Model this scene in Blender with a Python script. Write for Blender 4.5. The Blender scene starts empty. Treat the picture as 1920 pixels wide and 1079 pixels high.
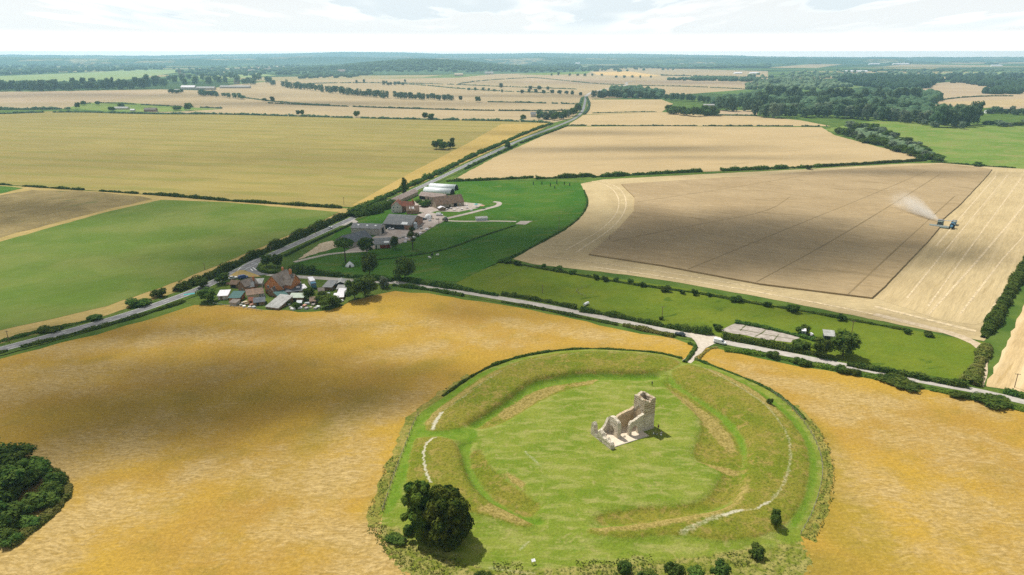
import bpy, bmesh, math, random
import numpy as np
from mathutils import Vector, Matrix, noise as mnoise
from mathutils.geometry import tessellate_polygon
R = math.radians
random.seed(7); rng = np.random.default_rng(7)
scene = bpy.context.scene
C = scene.collection

# ------------------------------------------------------------------ camera
H = 108.0; F = 1280.0; PITCH = math.atan((539.5 - 102) / F)
cam_d = bpy.data.cameras.new("camera"); cam = bpy.data.objects.new("camera", cam_d); C.objects.link(cam)
cam.location = (0, 0, H); cam.rotation_euler = (math.pi / 2 - PITCH, 0, 0)
cam_d.sensor_width = 36; cam_d.lens = 36 * F / 1920
cam_d.clip_start = 1; cam_d.clip_end = 120000
scene.camera = cam

# ------------------------------------------------------------------ light and sky
SUN_EL, SUN_AZ = R(57.0), R(-41)           # azimuth from +Y towards +X
SUN = Vector((math.cos(SUN_EL) * math.sin(SUN_AZ), math.cos(SUN_EL) * math.cos(SUN_AZ), math.sin(SUN_EL)))
sun_d = bpy.data.lights.new("sun", 'SUN'); sun_d.energy = 4.9; sun_d.angle = R(0.5); sun_d.color = (1, .955, .88)
sun_o = bpy.data.objects.new("sun", sun_d); C.objects.link(sun_o)
sun_o.rotation_euler = (-SUN).to_track_quat('-Z', 'Y').to_euler()

W = bpy.data.worlds.new("World"); scene.world = W; W.use_nodes = True
nt = W.node_tree; nt.nodes.clear()
def wn(t, **k):
    n = nt.nodes.new(t)
    for a, b in k.items(): setattr(n, a, b)
    return n
def wm(op, a, b=None, c=None):
    n = wn('ShaderNodeMath', operation=op)
    for i, v in enumerate((a, b, c)):
        if v is None: continue
        if isinstance(v, (int, float)): n.inputs[i].default_value = v
        else: nt.links.new(v, n.inputs[i])
    return n.outputs[0]
sky = wn('ShaderNodeTexSky', sky_type='NISHITA', sun_disc=False, sun_elevation=SUN_EL, sun_rotation=SUN_AZ % (2 * math.pi), altitude=100, air_density=1.0, dust_density=1.5)
geo = wn('ShaderNodeTexCoord'); sep = wn('ShaderNodeSeparateXYZ'); nt.links.new(geo.outputs['Generated'], sep.inputs[0])
sx, sy, sz = sep.outputs
zc = wm('MAXIMUM', sz, 0.0)
den = wm('ADD', zc, 0.05)
az = wm('DIVIDE', sx, wm('MAXIMUM', wm('ABSOLUTE', sy), .25))
def wnoise(scale, detail, rough, off):
    cb = wn('ShaderNodeCombineXYZ'); nt.links.new(wm('DIVIDE', wm('MULTIPLY', az, .62), den), cb.inputs[0]); nt.links.new(wm('DIVIDE', 0.21, den), cb.inputs[1]); nt.links.new(wm('MULTIPLY', sy, 2.0), cb.inputs[2])
    mp = wn('ShaderNodeMapping'); mp.inputs['Location'].default_value = off; nt.links.new(cb.outputs[0], mp.inputs[0])
    n = wn('ShaderNodeTexNoise'); n.inputs['Scale'].default_value = scale; n.inputs['Detail'].default_value = detail; n.inputs['Roughness'].default_value = rough
    nt.links.new(mp.outputs[0], n.inputs['Vector']); return n.outputs['Fac']
def wramp(v, a, b):
    n = wn('ShaderNodeMapRange', interpolation_type='SMOOTHSTEP'); nt.links.new(v, n.inputs[0]); n.inputs[1].default_value = a; n.inputs[2].default_value = b
    return n.outputs[0]
def wmix(f, a, b):
    n = wn('ShaderNodeMix', data_type='RGBA')
    for i, v in ((0, f), (6, a), (7, b)):
        if isinstance(v, (int, float)): n.inputs[i].default_value = v
        elif isinstance(v, tuple): n.inputs[i].default_value = (*v, 1)
        else: nt.links.new(v, n.inputs[i])
    return n.outputs[2]
k = 10.0
veil = wmix(wramp(sz, 0.0, 0.030), (2.7 * k, 2.3 * k, 2.05 * k), wmix(wramp(sz, 0.02, 0.26), (.91 * k, .935 * k, .94 * k), (.40 * k, .40 * k, .395 * k)))
base = wmix(wramp(sz, 0.05, 0.8), wmix(0.94, sky.outputs[0], veil), wmix(0.75, sky.outputs[0], veil))
OX = (4.3, 0.0, 1.7)
n1 = wnoise(0.62, 7, .56, OX); n1b = wnoise(0.62, 3, .5, (OX[0] + .12, OX[1] - .30, OX[2])); n2 = wnoise(1.5, 6, .6, (11.4, 5, 2))
hz = wm('MULTIPLY', wramp(sz, 0.020, 0.045), wramp(sz, .34, .12))
body = wm('MULTIPLY', wramp(n1, .475, .52), hz)
under = wm('MULTIPLY', wramp(n1b, .42, .56), body)
wisps = wm('MULTIPLY', wramp(n2, .52, .66), wm('MULTIPLY', wramp(sz, 0.012, 0.04), wramp(sz, .34, .12)))
col = wmix(wm('MULTIPLY', wisps, .5), base, (1.12 * k, 1.13 * k, 1.13 * k))
col = wmix(wm('MULTIPLY', body, .9), col, (1.30 * k, 1.30 * k, 1.28 * k))
col = wmix(wm('MULTIPLY', under, .9), col, (.70 * k, .78 * k, .82 * k))
bg = wn('ShaderNodeBackground'); bg.inputs[1].default_value = 0.10; nt.links.new(col, bg.inputs[0])
ow = wn('ShaderNodeOutputWorld'); nt.links.new(bg.outputs[0], ow.inputs[0])

vs = scene.view_settings; vs.view_transform = 'Standard'; vs.look = 'None'; vs.exposure = 0.16; vs.gamma = 1
cy = scene.cycles; cy.use_denoising = False; cy.volume_bounces = 1; cy.max_bounces = 6; cy.transparent_max_bounces = 96
cy.diffuse_bounces = 3; cy.glossy_bounces = 2; cy.sample_clamp_indirect = 4

# ------------------------------------------------------------------ helpers
def ray(px, py):
    dx = (px - 960) / F; dy = (539.5 - py) / F
    return np.array([dx, math.cos(PITCH) + dy * math.sin(PITCH), -math.sin(PITCH) + dy * math.cos(PITCH)])
def G(px, py, z=0.0):
    d = ray(px, py); t = (z - H) / d[2]
    return np.array([d[0] * t, d[1] * t])
def GP(pts): return np.array([G(*p) for p in pts])
def ppm(px, py):                      # photo pixels per metre where the ground shows at px, py
    g = G(px, py); z = g[1] * math.cos(PITCH) + H * math.sin(PITCH)
    return F / z
def hfac(px, py):                     # how much a vertical metre is foreshortened there
    g = G(px, py); el = math.atan2(H, math.hypot(*g)); return max(.5, math.cos(el))

def tag(o, label=None, cat=None, group=None, kind=None):
    if label: o['label'] = label
    if cat: o['category'] = cat
    if group: o['group'] = group
    if kind: o['kind'] = kind
    return o
def empty(name, loc, rz=0.0, label=None, cat=None, group=None):
    o = bpy.data.objects.new(name, None); C.objects.link(o); o.location = loc; o.rotation_euler = (0, 0, rz)
    o.empty_display_size = .5
    return tag(o, label, cat, group)
def copy_tree(o, parent=None):
    c = o.copy(); C.objects.link(c); c.parent = parent
    for ch in o.children: copy_tree(ch, c)
    return c

def mesh(name, V, Fs, mats, mi=None, smooth=False):
    """V (n,3); Fs list of int arrays (m,k) or list of tuples"""
    me = bpy.data.meshes.new(name)
    V = np.asarray(V, dtype=np.float32)
    if isinstance(Fs, np.ndarray): Fs = [Fs]
    if len(Fs) and not isinstance(Fs[0], np.ndarray):
        me.from_pydata(V.tolist(), [], [tuple(f) for f in Fs])
    else:
        Fs = [f for f in Fs if len(f)]
        loops = np.concatenate([f.ravel() for f in Fs]).astype(np.int32)
        tot = np.concatenate([np.full(len(f), f.shape[1]) for f in Fs]).astype(np.int32)
        st = np.concatenate([[0], np.cumsum(tot)[:-1]]).astype(np.int32)
        me.vertices.add(len(V)); me.vertices.foreach_set('co', V.ravel())
        me.loops.add(len(loops)); me.loops.foreach_set('vertex_index', loops)
        me.polygons.add(len(tot)); me.polygons.foreach_set('loop_start', st)
        me.update(calc_edges=True)
    if not isinstance(mats, (list, tuple)): mats = [mats]
    for m in mats: me.materials.append(m)
    if mi is not None: me.polygons.foreach_set('material_index', np.asarray(mi, dtype=np.int32))
    if smooth: me.polygons.foreach_set('use_smooth', np.ones(len(me.polygons), dtype=bool))
    me.update(); me.validate()
    return me
def obj(name, me, parent=None, label=None, cat=None, group=None, kind=None):
    o = bpy.data.objects.new(name, me); C.objects.link(o)
    if parent is not None: o.parent = parent
    return tag(o, label, cat, group, kind)

class MB:
    def __init__(s): s.V = []; s.F = []; s.n = 0
    def add(s, V, Fs):
        V = np.asarray(V, float).reshape(-1, 3); s.V.append(V); s.F += [tuple(int(i) + s.n for i in f) for f in Fs]; s.n += len(V); return s
    def box(s, x0, x1, y0, y1, z0, z1, rz=0, at=(0, 0, 0)):
        V = np.array([(x, y, z) for z in (z0, z1) for y in (y0, y1) for x in (x0, x1)], float)
        if rz:
            c, n = math.cos(rz), math.sin(rz); V[:, :2] = V[:, :2] @ np.array([[c, n], [-n, c]])
        return s.add(V + np.array(at), [(0, 2, 3, 1), (4, 5, 7, 6), (0, 1, 5, 4), (2, 6, 7, 3), (0, 4, 6, 2), (1, 3, 7, 5)])
    def prism(s, poly, axis, a, b):
        """poly of 2-D points in the two other axes, extruded along axis from a to b"""
        n = len(poly); V = []
        for t in (a, b):
            for p in poly:
                v = [0, 0, 0]; o = [i for i in range(3) if i != axis]; v[axis] = t; v[o[0]] = p[0]; v[o[1]] = p[1]; V.append(v)
        tris = tessellate_polygon([[Vector((p[0], p[1], 0)) for p in poly]])
        Fs = [tuple(t) for t in tris] + [tuple(i + n for i in t[::-1]) for t in tris] + [(i, (i + 1) % n, (i + 1) % n + n, i + n) for i in range(n)]
        return s.add(V, Fs)
    def tube(s, p0, p1, r0, r1=None, n=8, caps=True):
        r1 = r0 if r1 is None else r1; p0 = np.array(p0, float); p1 = np.array(p1, float); d = p1 - p0; d /= np.linalg.norm(d) + 1e-9
        u = np.cross(d, (0, 0, 1) if abs(d[2]) < .9 else (1, 0, 0)); u /= np.linalg.norm(u); v = np.cross(d, u)
        V = [p + r * (math.cos(2 * math.pi * i / n) * u + math.sin(2 * math.pi * i / n) * v) for p, r in ((p0, r0), (p1, r1)) for i in range(n)]
        Fs = [(i, (i + 1) % n, (i + 1) % n + n, i + n) for i in range(n)]
        if caps: Fs += [tuple(range(n))[::-1], tuple(range(n, 2 * n))]
        return s.add(V, Fs)
    def build(s, name, m, parent=None, label=None, cat=None, group=None, kind=None, smooth=False):
        me = mesh(name, np.concatenate(s.V), s.F, m, smooth=smooth)
        bm = bmesh.new(); bm.from_mesh(me); bmesh.ops.recalc_face_normals(bm, faces=bm.faces); bm.to_mesh(me); bm.free()
        return obj(name, me, parent, label, cat, group, kind)

# ------------------------------------------------------------------ materials
class NT:
    def __init__(s, name):
        s.m = bpy.data.materials.new(name); s.m.use_nodes = True; s.t = s.m.node_tree; s.t.nodes.clear()
        s.out = s.t.nodes.new('ShaderNodeOutputMaterial')
    def n(s, t, **k):
        x = s.t.nodes.new(t)
        for a, b in k.items(): setattr(x, a, b)
        return x
    def put(s, sock, v):
        if v is None: return
        if isinstance(v, bpy.types.NodeSocket): s.t.links.new(v, sock)
        elif isinstance(v, tuple) and len(v) == 3 and sock.type == 'RGBA': sock.default_value = (*v, 1)
        else: sock.default_value = v
    def math(s, op, a, b=None, c=None, clamp=False):
        x = s.n('ShaderNodeMath', operation=op, use_clamp=clamp)
        for i, v in enumerate((a, b, c)): s.put(x.inputs[i], v)
        return x.outputs[0]
    def mix(s, f, a, b, mode='MIX'):
        x = s.n('ShaderNodeMix', data_type='RGBA', blend_type=mode)
        s.put(x.inputs[0], f); s.put(x.inputs[6], a); s.put(x.inputs[7], b); return x.outputs[2]
    def ramp(s, v, a, b, lo=0.0, hi=1.0, smooth=True):
        x = s.n('ShaderNodeMapRange', interpolation_type='SMOOTHSTEP' if smooth else 'LINEAR')
        s.put(x.inputs[0], v)
        for i, q in enumerate((a, b, lo, hi)): x.inputs[i + 1].default_value = q
        return x.outputs[0]
    def pos(s): return s.n('ShaderNodeNewGeometry').outputs['Position']
    def map(s, v, rz=0, sc=(1, 1, 1), loc=(0, 0, 0)):
        x = s.n('ShaderNodeMapping'); s.put(x.inputs[0], v); x.inputs['Rotation'].default_value = (0, 0, rz); x.inputs['Scale'].default_value = sc; x.inputs['Location'].default_value = loc
        return x.outputs[0]
    def noise(s, v, sc, det=4, rough=.55, dist=0.0, col=False):
        x = s.n('ShaderNodeTexNoise'); s.put(x.inputs['Vector'], v); x.inputs['Scale'].default_value = sc; x.inputs['Detail'].default_value = det
        x.inputs['Roughness'].default_value = rough; x.inputs['Distortion'].default_value = dist
        return x.outputs['Color' if col else 'Fac']
    def done(s, col, rough=.9, bump=None, bstr=.4, bdist=.2, spec=.15, metal=0.0, emit=None, trans=None):
        b = s.n('ShaderNodeBsdfPrincipled'); s.put(b.inputs['Base Color'], col); s.put(b.inputs['Roughness'], rough)
        b.inputs['Specular IOR Level'].default_value = spec; b.inputs['Metallic'].default_value = metal
        if bump is not None:
            x = s.n('ShaderNodeBump'); x.inputs['Strength'].default_value = bstr; x.inputs['Distance'].default_value = bdist
            s.put(x.inputs['Height'], bump); s.t.links.new(x.outputs[0], b.inputs['Normal'])
        s.t.links.new(b.outputs[0], s.out.inputs[0]); return s.m

def fieldmat(name, c1, c2, c3=None, ang=0.0, period=0.0, stripe=(.7, .7, .7), samt=.5, big=60, mid=9, fine=.7, aniso=3.0, c3r=(.58, .68), contrast=.35, bump=.5, swid=.25, tram=0):
    """a crop or pasture surface: broad patches of c1/c2, streaks of c3, rows along ang (radians), tramlines"""
    t = NT(name); p = t.pos()
    rp = t.map(p, rz=-ang)
    sp = t.map(rp, sc=(1 / aniso, 1, 1))
    nb = t.noise(p, 1 / big, 4, .6)
    col = t.mix(t.ramp(nb, .36, .64), c1, c2)
    nm = t.noise(sp, 1 / mid, 5, .65, .4)
    if c3 is not None: col = t.mix(t.ramp(nm, *c3r), col, c3)
    nf = t.noise(sp, 1 / fine, 3, .7)
    nmm = t.noise(sp, 1 / (mid * .35), 4, .65)
    v = t.math('ADD', t.math('MULTIPLY', t.math('SUBTRACT', nf, .5), contrast * 2.4), t.math('MULTIPLY', t.math('SUBTRACT', nmm, .5), contrast * 1.7))
    col = t.mix(1.0, col, t.n('ShaderNodeCombineColor').outputs[0], 'MULTIPLY') if False else col
    g = t.n('ShaderNodeCombineColor'); vv = t.math('ADD', v, 1.0)
    for i in range(3): t.put(g.inputs[i], vv)
    col = t.mix(1.0, col, g.outputs[0], 'MULTIPLY')
    if period:
        y = t.n('ShaderNodeSeparateXYZ'); t.put(y.inputs[0], rp)
        wob = t.math('MULTIPLY', t.noise(p, 1 / 40, 2), period * .25)
        fr = t.math('FRACT', t.math('DIVIDE', t.math('ADD', y.outputs[1], wob), period))
        d = t.math('ABSOLUTE', t.math('SUBTRACT', fr, .5))
        f = t.ramp(d, swid, swid * .3)
        br = t.math('MULTIPLY', f, t.ramp(t.noise(t.map(rp, sc=(.25, 1, 1)), 1 / 14, 3), .35, .6))
        col = t.mix(t.math('MULTIPLY', br, samt), col, stripe)
    if tram:
        y = t.n('ShaderNodeSeparateXYZ'); t.put(y.inputs[0], rp)
        fr = t.math('FRACT', t.math('DIVIDE', y.outputs[1], tram))
        d1 = t.math('ABSOLUTE', t.math('SUBTRACT', fr, .5)); d = t.math('ABSOLUTE', t.math('SUBTRACT', t.math('MULTIPLY', d1, tram), .9))
        col = t.mix(t.math('MULTIPLY', t.ramp(d, .55, .2), .45), col, stripe)
    return t.done(col, .95, nf, bump, .35, .08)

def plain(name, c, rough=.7, var=.15, sc=1.5, spec=.2, metal=0.0, bump=.15, c2=None):
    t = NT(name); co = t.n('ShaderNodeTexCoord').outputs['Object']
    n = t.noise(co, sc, 4, .6)
    g = t.n('ShaderNodeCombineColor'); v = t.ramp(n, .3, .7, 1 - var, 1 + var, False)
    for i in range(3): t.put(g.inputs[i], v)
    col = c if c2 is None else t.mix(t.ramp(t.noise(co, sc * .4, 4, .65), .42, .62), c, c2)
    col = t.mix(1.0, col, g.outputs[0], 'MULTIPLY')
    return t.done(col, rough, n, bump, .05, spec, metal)
def leafmat(name, dark, light, clump_tone=None, transl=.25, hue=.12):
    t = NT(name); ge = t.n('ShaderNodeNewGeometry'); oi = t.n('ShaderNodeObjectInfo')
    r = ge.outputs['Random Per Island']
    col = t.mix(t.ramp(r, .1, .95, smooth=False), dark, light)
    cl = t.noise(ge.outputs['Position'], .28, 2, .5)
    col = t.mix(t.math('MULTIPLY', t.ramp(cl, .40, .66), .6), col, clump_tone if clump_tone else light)
    hs = t.n('ShaderNodeHueSaturation'); t.put(hs.inputs['Color'], col)
    t.put(hs.inputs['Hue'], t.math('ADD', t.math('MULTIPLY', oi.outputs['Random'], hue * .35), .5 - hue * .2))
    t.put(hs.inputs['Value'], t.math('ADD', t.math('MULTIPLY', oi.outputs['Random'], .5), .75))
    d = t.n('ShaderNodeBsdfDiffuse'); t.put(d.inputs[0], hs.outputs[0]); tr = t.n('ShaderNodeBsdfTranslucent'); t.put(tr.inputs[0], hs.outputs[0])
    m = t.n('ShaderNodeMixShader'); m.inputs[0].default_value = transl
    t.t.links.new(d.outputs[0], m.inputs[1]); t.t.links.new(tr.outputs[0], m.inputs[2]); t.t.links.new(m.outputs[0], t.out.inputs[0]); return t.m

M = {}
M['leaf_dark'] = leafmat('dark_leaf', (.026, .066, .018), (.10, .17, .034), (.135, .19, .036), .35)
M['leaf_yew'] = leafmat('yew_leaf', (.018, .052, .013), (.095, .165, .028), (.19, .24, .036), .45)  # brightest tone stands in for sunlit clumps, painted into the leaf colour
M['leaf_mid'] = leafmat('mid_leaf', (.034, .075, .018), (.105, .17, .034), (.14, .19, .036), .35)
M['leaf_bright'] = leafmat('bright_leaf', (.05, .11, .014), (.13, .21, .03), (.19, .25, .04))
M['leaf_silver'] = leafmat('silver_leaf', (.09, .13, .08), (.20, .26, .16), (.27, .31, .20), .35)
M['leaf_far'] = leafmat('far_leaf', (.055, .115, .068), (.13, .205, .105), (.16, .23, .115), .4)  # distance haze put into the leaf colour as added blue
M['leaf_scrub'] = leafmat('scrub_leaf', (.07, .11, .02), (.19, .22, .05), (.28, .26, .08), .4)
M['leaf_dry'] = leafmat('dry_leaf', (.17, .16, .035), (.36, .31, .09), (.46, .36, .13), .4)
M['bark'] = plain('bark', (.07, .055, .04), .95)
M['pale_bark'] = plain('pale_bark', (.20, .17, .14), .95)

# ------------------------------------------------------------------ land surfaces
def jitter_poly(P, step, amp):
    out = []
    n = len(P)
    for i in range(n):
        a, b = P[i], P[(i + 1) % n]; L = np.linalg.norm(b - a); k = max(1, min(80, int(L / step)))
        nrm = np.array([-(b - a)[1], (b - a)[0]]) / (L + 1e-6)
        for j in range(k):
            q = a + (b - a) * j / k
            out.append(q + nrm * amp * (rng.random() - .5) * 2)
    return np.array(out)
def flat(name, P, z, m, label=None, cat=None, kind='structure', jit=0.0, step=6.0, h=0.0):
    P = np.asarray(P, float)
    if jit: P = jitter_poly(P, step, jit)
    n = len(P)
    tr = tessellate_polygon([[Vector((p[0], p[1], 0)) for p in P]])
    V = np.column_stack([P, np.full(n, z)]); Fs = [tuple(t) for t in tr]
    V2 = [V]; out = []
    for f in Fs:
        a, b, c = (V[i] for i in f)
        out.append(f if (b - a)[0] * (c - a)[1] - (b - a)[1] * (c - a)[0] > 0 else f[::-1])
    if h:
        out += [(i, (i + 1) % n, (i + 1) % n + n, i + n) for i in range(n)]
        B = V.copy(); B[:, 2] = z; V[:, 2] = z + h; V2 = [V, B]
    return obj(name, mesh(name, np.concatenate(V2), out, m), None, label, cat, None, kind)
def field(name, px, z, m, label, jit=.6, step=6.0): return flat(name, GP(px), z, m, label, 'field', 'structure', jit, step)
def smooth_line(P, it=2):
    P = np.asarray(P, float)
    for _ in range(it):
        Q = [P[0]]
        for a, b in zip(P[:-1], P[1:]): Q += [a * .75 + b * .25, a * .25 + b * .75]
        Q.append(P[-1]); P = np.array(Q)
    return P
def normals2(P):
    T = np.gradient(P, axis=0); T /= np.linalg.norm(T, axis=1)[:, None] + 1e-9
    return np.column_stack([-T[:, 1], T[:, 0]])
def strip(name, P, w, z, m, label, cat, off=0.0, smooth=2, kind='structure', wj=0.0):
    P = smooth_line(P, smooth); N = normals2(P); n = len(P)
    w = np.full(n, w, float) * (1 + wj * (rng.random(n) - .5)); c = P + N * off
    L = c + N * w[:, None] / 2; Rr = c - N * w[:, None] / 2
    V = np.column_stack([np.concatenate([L, Rr]), np.full(2 * n, z)])
    return obj(name, mesh(name, V, [(i + n, i + 1 + n, i + 1, i) for i in range(n - 1)], m), None, label, cat, None, kind)
def strip_geo(P, w, z, off=0.0):
    N = normals2(P); n = len(P); c = P + N * off
    return np.column_stack([np.concatenate([c + N * w / 2, c - N * w / 2]), np.full(2 * n, z)]), [(i + n, i + 1 + n, i + 1, i) for i in range(n - 1)]

# ground: grassland with a patchwork of far fields
t = NT('ground_grass'); p = t.pos()
vo = t.n('ShaderNodeTexVoronoi'); t.put(vo.inputs['Vector'], t.map(p, rz=.5, sc=(1 / 620, 1 / 420, 1))); vo.inputs['Scale'].default_value = 1.0
sc_ = t.n('ShaderNodeSeparateColor'); t.put(sc_.inputs[0], vo.outputs['Color'])
cr = t.n('ShaderNodeValToRGB'); cr.color_ramp.interpolation = 'CONSTANT'; t.put(cr.inputs[0], sc_.outputs[0])
els = cr.color_ramp.elements; els[0].color = (.045, .085, .025, 1); els[1].position = .3; els[1].color = (.09, .15, .035, 1)
for q, c in ((.5, (.035, .07, .022)), (.66, (.12, .17, .05)), (.74, (.30, .25, .12)), (.88, (.05, .09, .03))):
    e = els.new(q); e.color = (*c, 1)
near = t.mix(t.ramp(t.noise(p, .05, 5, .6), .35, .65), (.05, .10, .015), (.10, .15, .025))
sp = t.n('ShaderNodeSeparateXYZ'); t.put(sp.inputs[0], p)
col = t.mix(t.ramp(sp.outputs[1], 1500, 2200), near, cr.outputs[0])
nf = t.noise(p, .9, 4, .7)
t.done(col, .95, nf, .5, .3, .05); M['ground'] = t.m
# (the sheet itself is built with the earthwork, whose ditch is cut down into it)
# ------------------------------------------------------------------ fields
def pang(a, b):
    d = G(*b) - G(*a); return math.atan2(d[1], d[0])
def blobs(t, p, lst, soft=.5):
    tot = None
    for (px, py, rx, ry, rot, s) in lst:
        c = G(px, py)
        m = t.n('ShaderNodeMapping', vector_type='TEXTURE'); t.put(m.inputs[0], p)
        m.inputs['Location'].default_value = (c[0], c[1], 0); m.inputs['Rotation'].default_value = (0, 0, rot); m.inputs['Scale'].default_value = (rx, ry, 1e4)
        L = t.n('ShaderNodeVectorMath', operation='LENGTH'); t.put(L.inputs[0], m.outputs[0])
        v = t.ramp(L.outputs['Value'], 1.25, .2, 0, s)
        tot = v if tot is None else t.math('MAXIMUM', tot, v)
    return tot
t = NT('ripe_barley'); p = t.pos()
wv = t.noise(p, 1 / 22, 3, .6, col=True)
wp = t.n('ShaderNodeVectorMath', operation='MULTIPLY_ADD'); t.put(wp.inputs[0], wv); wp.inputs[1].default_value = (9, 9, 0); t.put(wp.inputs[2], p)
pw = wp.outputs[0]
bl = blobs(t, p, [(60, 720, 60, 26, .3, .8), (130, 860, 48, 22, .6, .95), (40, 1030, 40, 26, .8, 1.0), (220, 980, 30, 14, .8, .7), (440, 880, 22, 14, .4, .85), (560, 980, 20, 20, .9, .8), (690, 1030, 22, 22, 0, 1.0), (620, 890, 26, 18, .6, .95),
    (700, 770, 26, 16, .7, .9), (640, 610, 50, 18, 0, .6), (450, 630, 40, 16, 0, .7), (250, 640, 60, 18, .4, .7), (780, 660, 34, 14, .5, .75), (520, 690, 22, 10, .2, .45), (330, 720, 40, 16, .3, .5), (880, 620, 50, 22, -.2, .55),
    (1060, 620, 50, 12, -.35, .8), (1190, 632, 26, 7, -.35, .6), (1560, 735, 40, 10, -.45, .95), (1680, 800, 38, 16, -.6, .8), (1440, 694, 26, 6, -.5, .6), (1620, 890, 16, 26, -.2, .7), (1820, 860, 34, 18, -.3, .7), (1860, 1000, 30, 26, 0, .8), (1700, 1010, 16, 26, 0, .5), (1780, 760, 30, 8, -.4, .6)])
big = t.ramp(t.noise(p, 1 / 40, 5, .6), .32, .68)
gold = t.mix(big, (.392, .25, .037), (.325, .198, .040))
gold = t.mix(t.math('MULTIPLY', t.ramp(t.noise(pw, 1 / 12, 4, .6), .50, .68), .6), gold, (.275, .19, .034))
ol = blobs(t, p, [(640, 790, 9, 30, -.4, .55), (790, 690, 16, 7, .6, .4), (560, 900, 20, 12, 0, .25), (260, 600, 60, 8, .6, .3), (1600, 960, 8, 34, .1, .5), (745, 900, 5, 28, -.2, .6), (1560, 850, 5, 28, -.1, .5), (300, 760, 60, 14, .2, .3), (1480, 1060, 24, 8, 0, .6), (1580, 1000, 8, 20, .3, .5)])
gold = t.mix(ol, gold, (.20, .17, .022))
fib = t.noise(t.map(pw, rz=-.6, sc=(1 / 2.6, 1 / .75, 1)), 1.0, 5, .72, .5)
fib2 = t.noise(t.map(pw, rz=.5, sc=(1 / 4.5, 1 / 1.3, 1)), 1.0, 5, .7, .6)
fn = t.noise(p, 1.1, 4, .75)
straw = t.mix(t.ramp(fib, .36, .62), (.285, .195, .065), (.45, .325, .135)); straw = t.mix(t.math('MULTIPLY', t.ramp(fib2, .55, .70), .7), straw, (.55, .415, .205))
lod = t.math('ADD', t.math('MULTIPLY', bl, .75), t.math('MULTIPLY', t.math('SUBTRACT', t.noise(pw, 1 / 16, 5, .65), .47), 2.0))
lodm = t.math('MULTIPLY', t.ramp(t.math('ADD', lod, t.math('MULTIPLY', t.math('SUBTRACT', fib2, .5), .8)), .12, .95), .92)
col = t.mix(lodm, gold, straw)
col = t.mix(t.math('MULTIPLY', t.ramp(fib2, .52, .68), .22), col, (.24, .155, .03))
col = t.mix(t.math('MULTIPLY', t.ramp(fib, .54, .70), .25), col, (.54, .40, .17))
gcol = t.n('ShaderNodeCombineColor'); v = t.math('ADD', t.math('MULTIPLY', fn, 1.2), .42)
for i in range(3): t.put(gcol.inputs[i], v)
col = t.mix(1.0, col, gcol.outputs[0], 'MULTIPLY')
hb = t.math('ADD', t.math('MULTIPLY', fib, .7), t.math('ADD', t.math('MULTIPLY', fib2, .8), t.math('MULTIPLY', fn, .4)))
t.done(col, .95, hb, .55, .6, .06); M['barley'] = t.m

A_ol = pang((100, 283), (640, 300)); A_st = pang((1640, 555), (1862, 320)); A_gr = pang((0, 560), (480, 470)); A_fr = pang((650, 389), (1035, 231))
M['olive'] = fieldmat('green_gold_wheat', (.235, .192, .056), (.275, .222, .066), (.20, .172, .047), A_ol, 44, (.195, .185, .042), .75, 160, 34, 3, 16, contrast=.22)
M['gold'] = fieldmat('golden_headland', (.34, .245, .07), (.38, .27, .082), None, A_fr, 9, (.33, .24, .06), .4, 60, 10, 1.2, 10, contrast=.2)
M['green'] = fieldmat('green_crop', (.088, .142, .017), (.135, .168, .034), (.105, .152, .024), A_gr, 0, samt=.4, big=55, mid=12, fine=.8, aniso=5, contrast=.2)
M['fallow'] = fieldmat('brown_fallow', (.17, .13, .05), (.235, .18, .075), (.12, .125, .035), A_gr, 0, big=40, mid=14, aniso=3, contrast=.6)
M['headland'] = fieldmat('pale_headland', (.37, .27, .10), (.31, .235, .08), (.24, .20, .06), A_gr, 0, big=20, mid=5, aniso=4, contrast=.35)
M['stub_far'] = fieldmat('tan_wheat', (.33, .255, .145), (.37, .285, .16), (.30, .235, .135), A_ol, 24, (.36, .25, .12), .25, 200, 40, 4, 10, contrast=.12)
M['stub_grey'] = fieldmat('greyish_stubble', (.36, .27, .17), (.40, .30, .18), (.34, .27, .16), A_ol, 30, (.31, .245, .15), .25, 200, 40, 4, 10, contrast=.1)
M['stub_gold'] = fieldmat('bright_gold_stubble', (.58, .39, .14), (.54, .36, .15), None, A_ol, 0, big=200, mid=40, fine=4, contrast=.1)
M['stub_near'] = fieldmat('ripe_tan_wheat', (.385, .29, .15), (.425, .32, .168), (.345, .262, .137), pang((860, 336), (1700, 300)), 24, (.42, .295, .14), .3, 110, 20, 2, 8, contrast=.14)
M['cut'] = fieldmat('cut_stubble', (.41, .315, .165), (.455, .355, .19), (.36, .272, .135), A_st, 10.5, (.53, .415, .24), .45, 60, 7, .8, 12, contrast=.28, swid=.12)
M['edge'] = fieldmat('stubble_headland', (.40, .31, .165), (.455, .36, .195), (.35, .272, .14), 0, 0, big=30, mid=6, fine=.8, aniso=3, contrast=.3)
M['uncut'] = fieldmat('standing_crop', (.31, .228, .122), (.35, .262, .145), (.26, .19, .098), pang((1100, 480), (1640, 558)), 0, samt=.3, big=60, mid=9, fine=.8, aniso=5, contrast=.34)
M['past_dk'] = fieldmat('lush_pasture', (.032, .108, .006), (.058, .130, .010), (.095, .135, .020), .3, 0, big=35, mid=8, aniso=3, contrast=.25, c3r=(.52, .68))
M['past'] = fieldmat('grazed_pasture', (.095, .145, .010), (.13, .165, .014), (.06, .105, .008), .3, 0, big=30, mid=7, aniso=2, contrast=.3, c3r=(.60, .68))
M['meadow'] = fieldmat('river_meadow', (.11, .19, .025), (.17, .22, .045), (.20, .21, .06), .1, 0, big=70, mid=16, fine=2, aniso=2, contrast=.3, c3r=(.5, .65))
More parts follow.
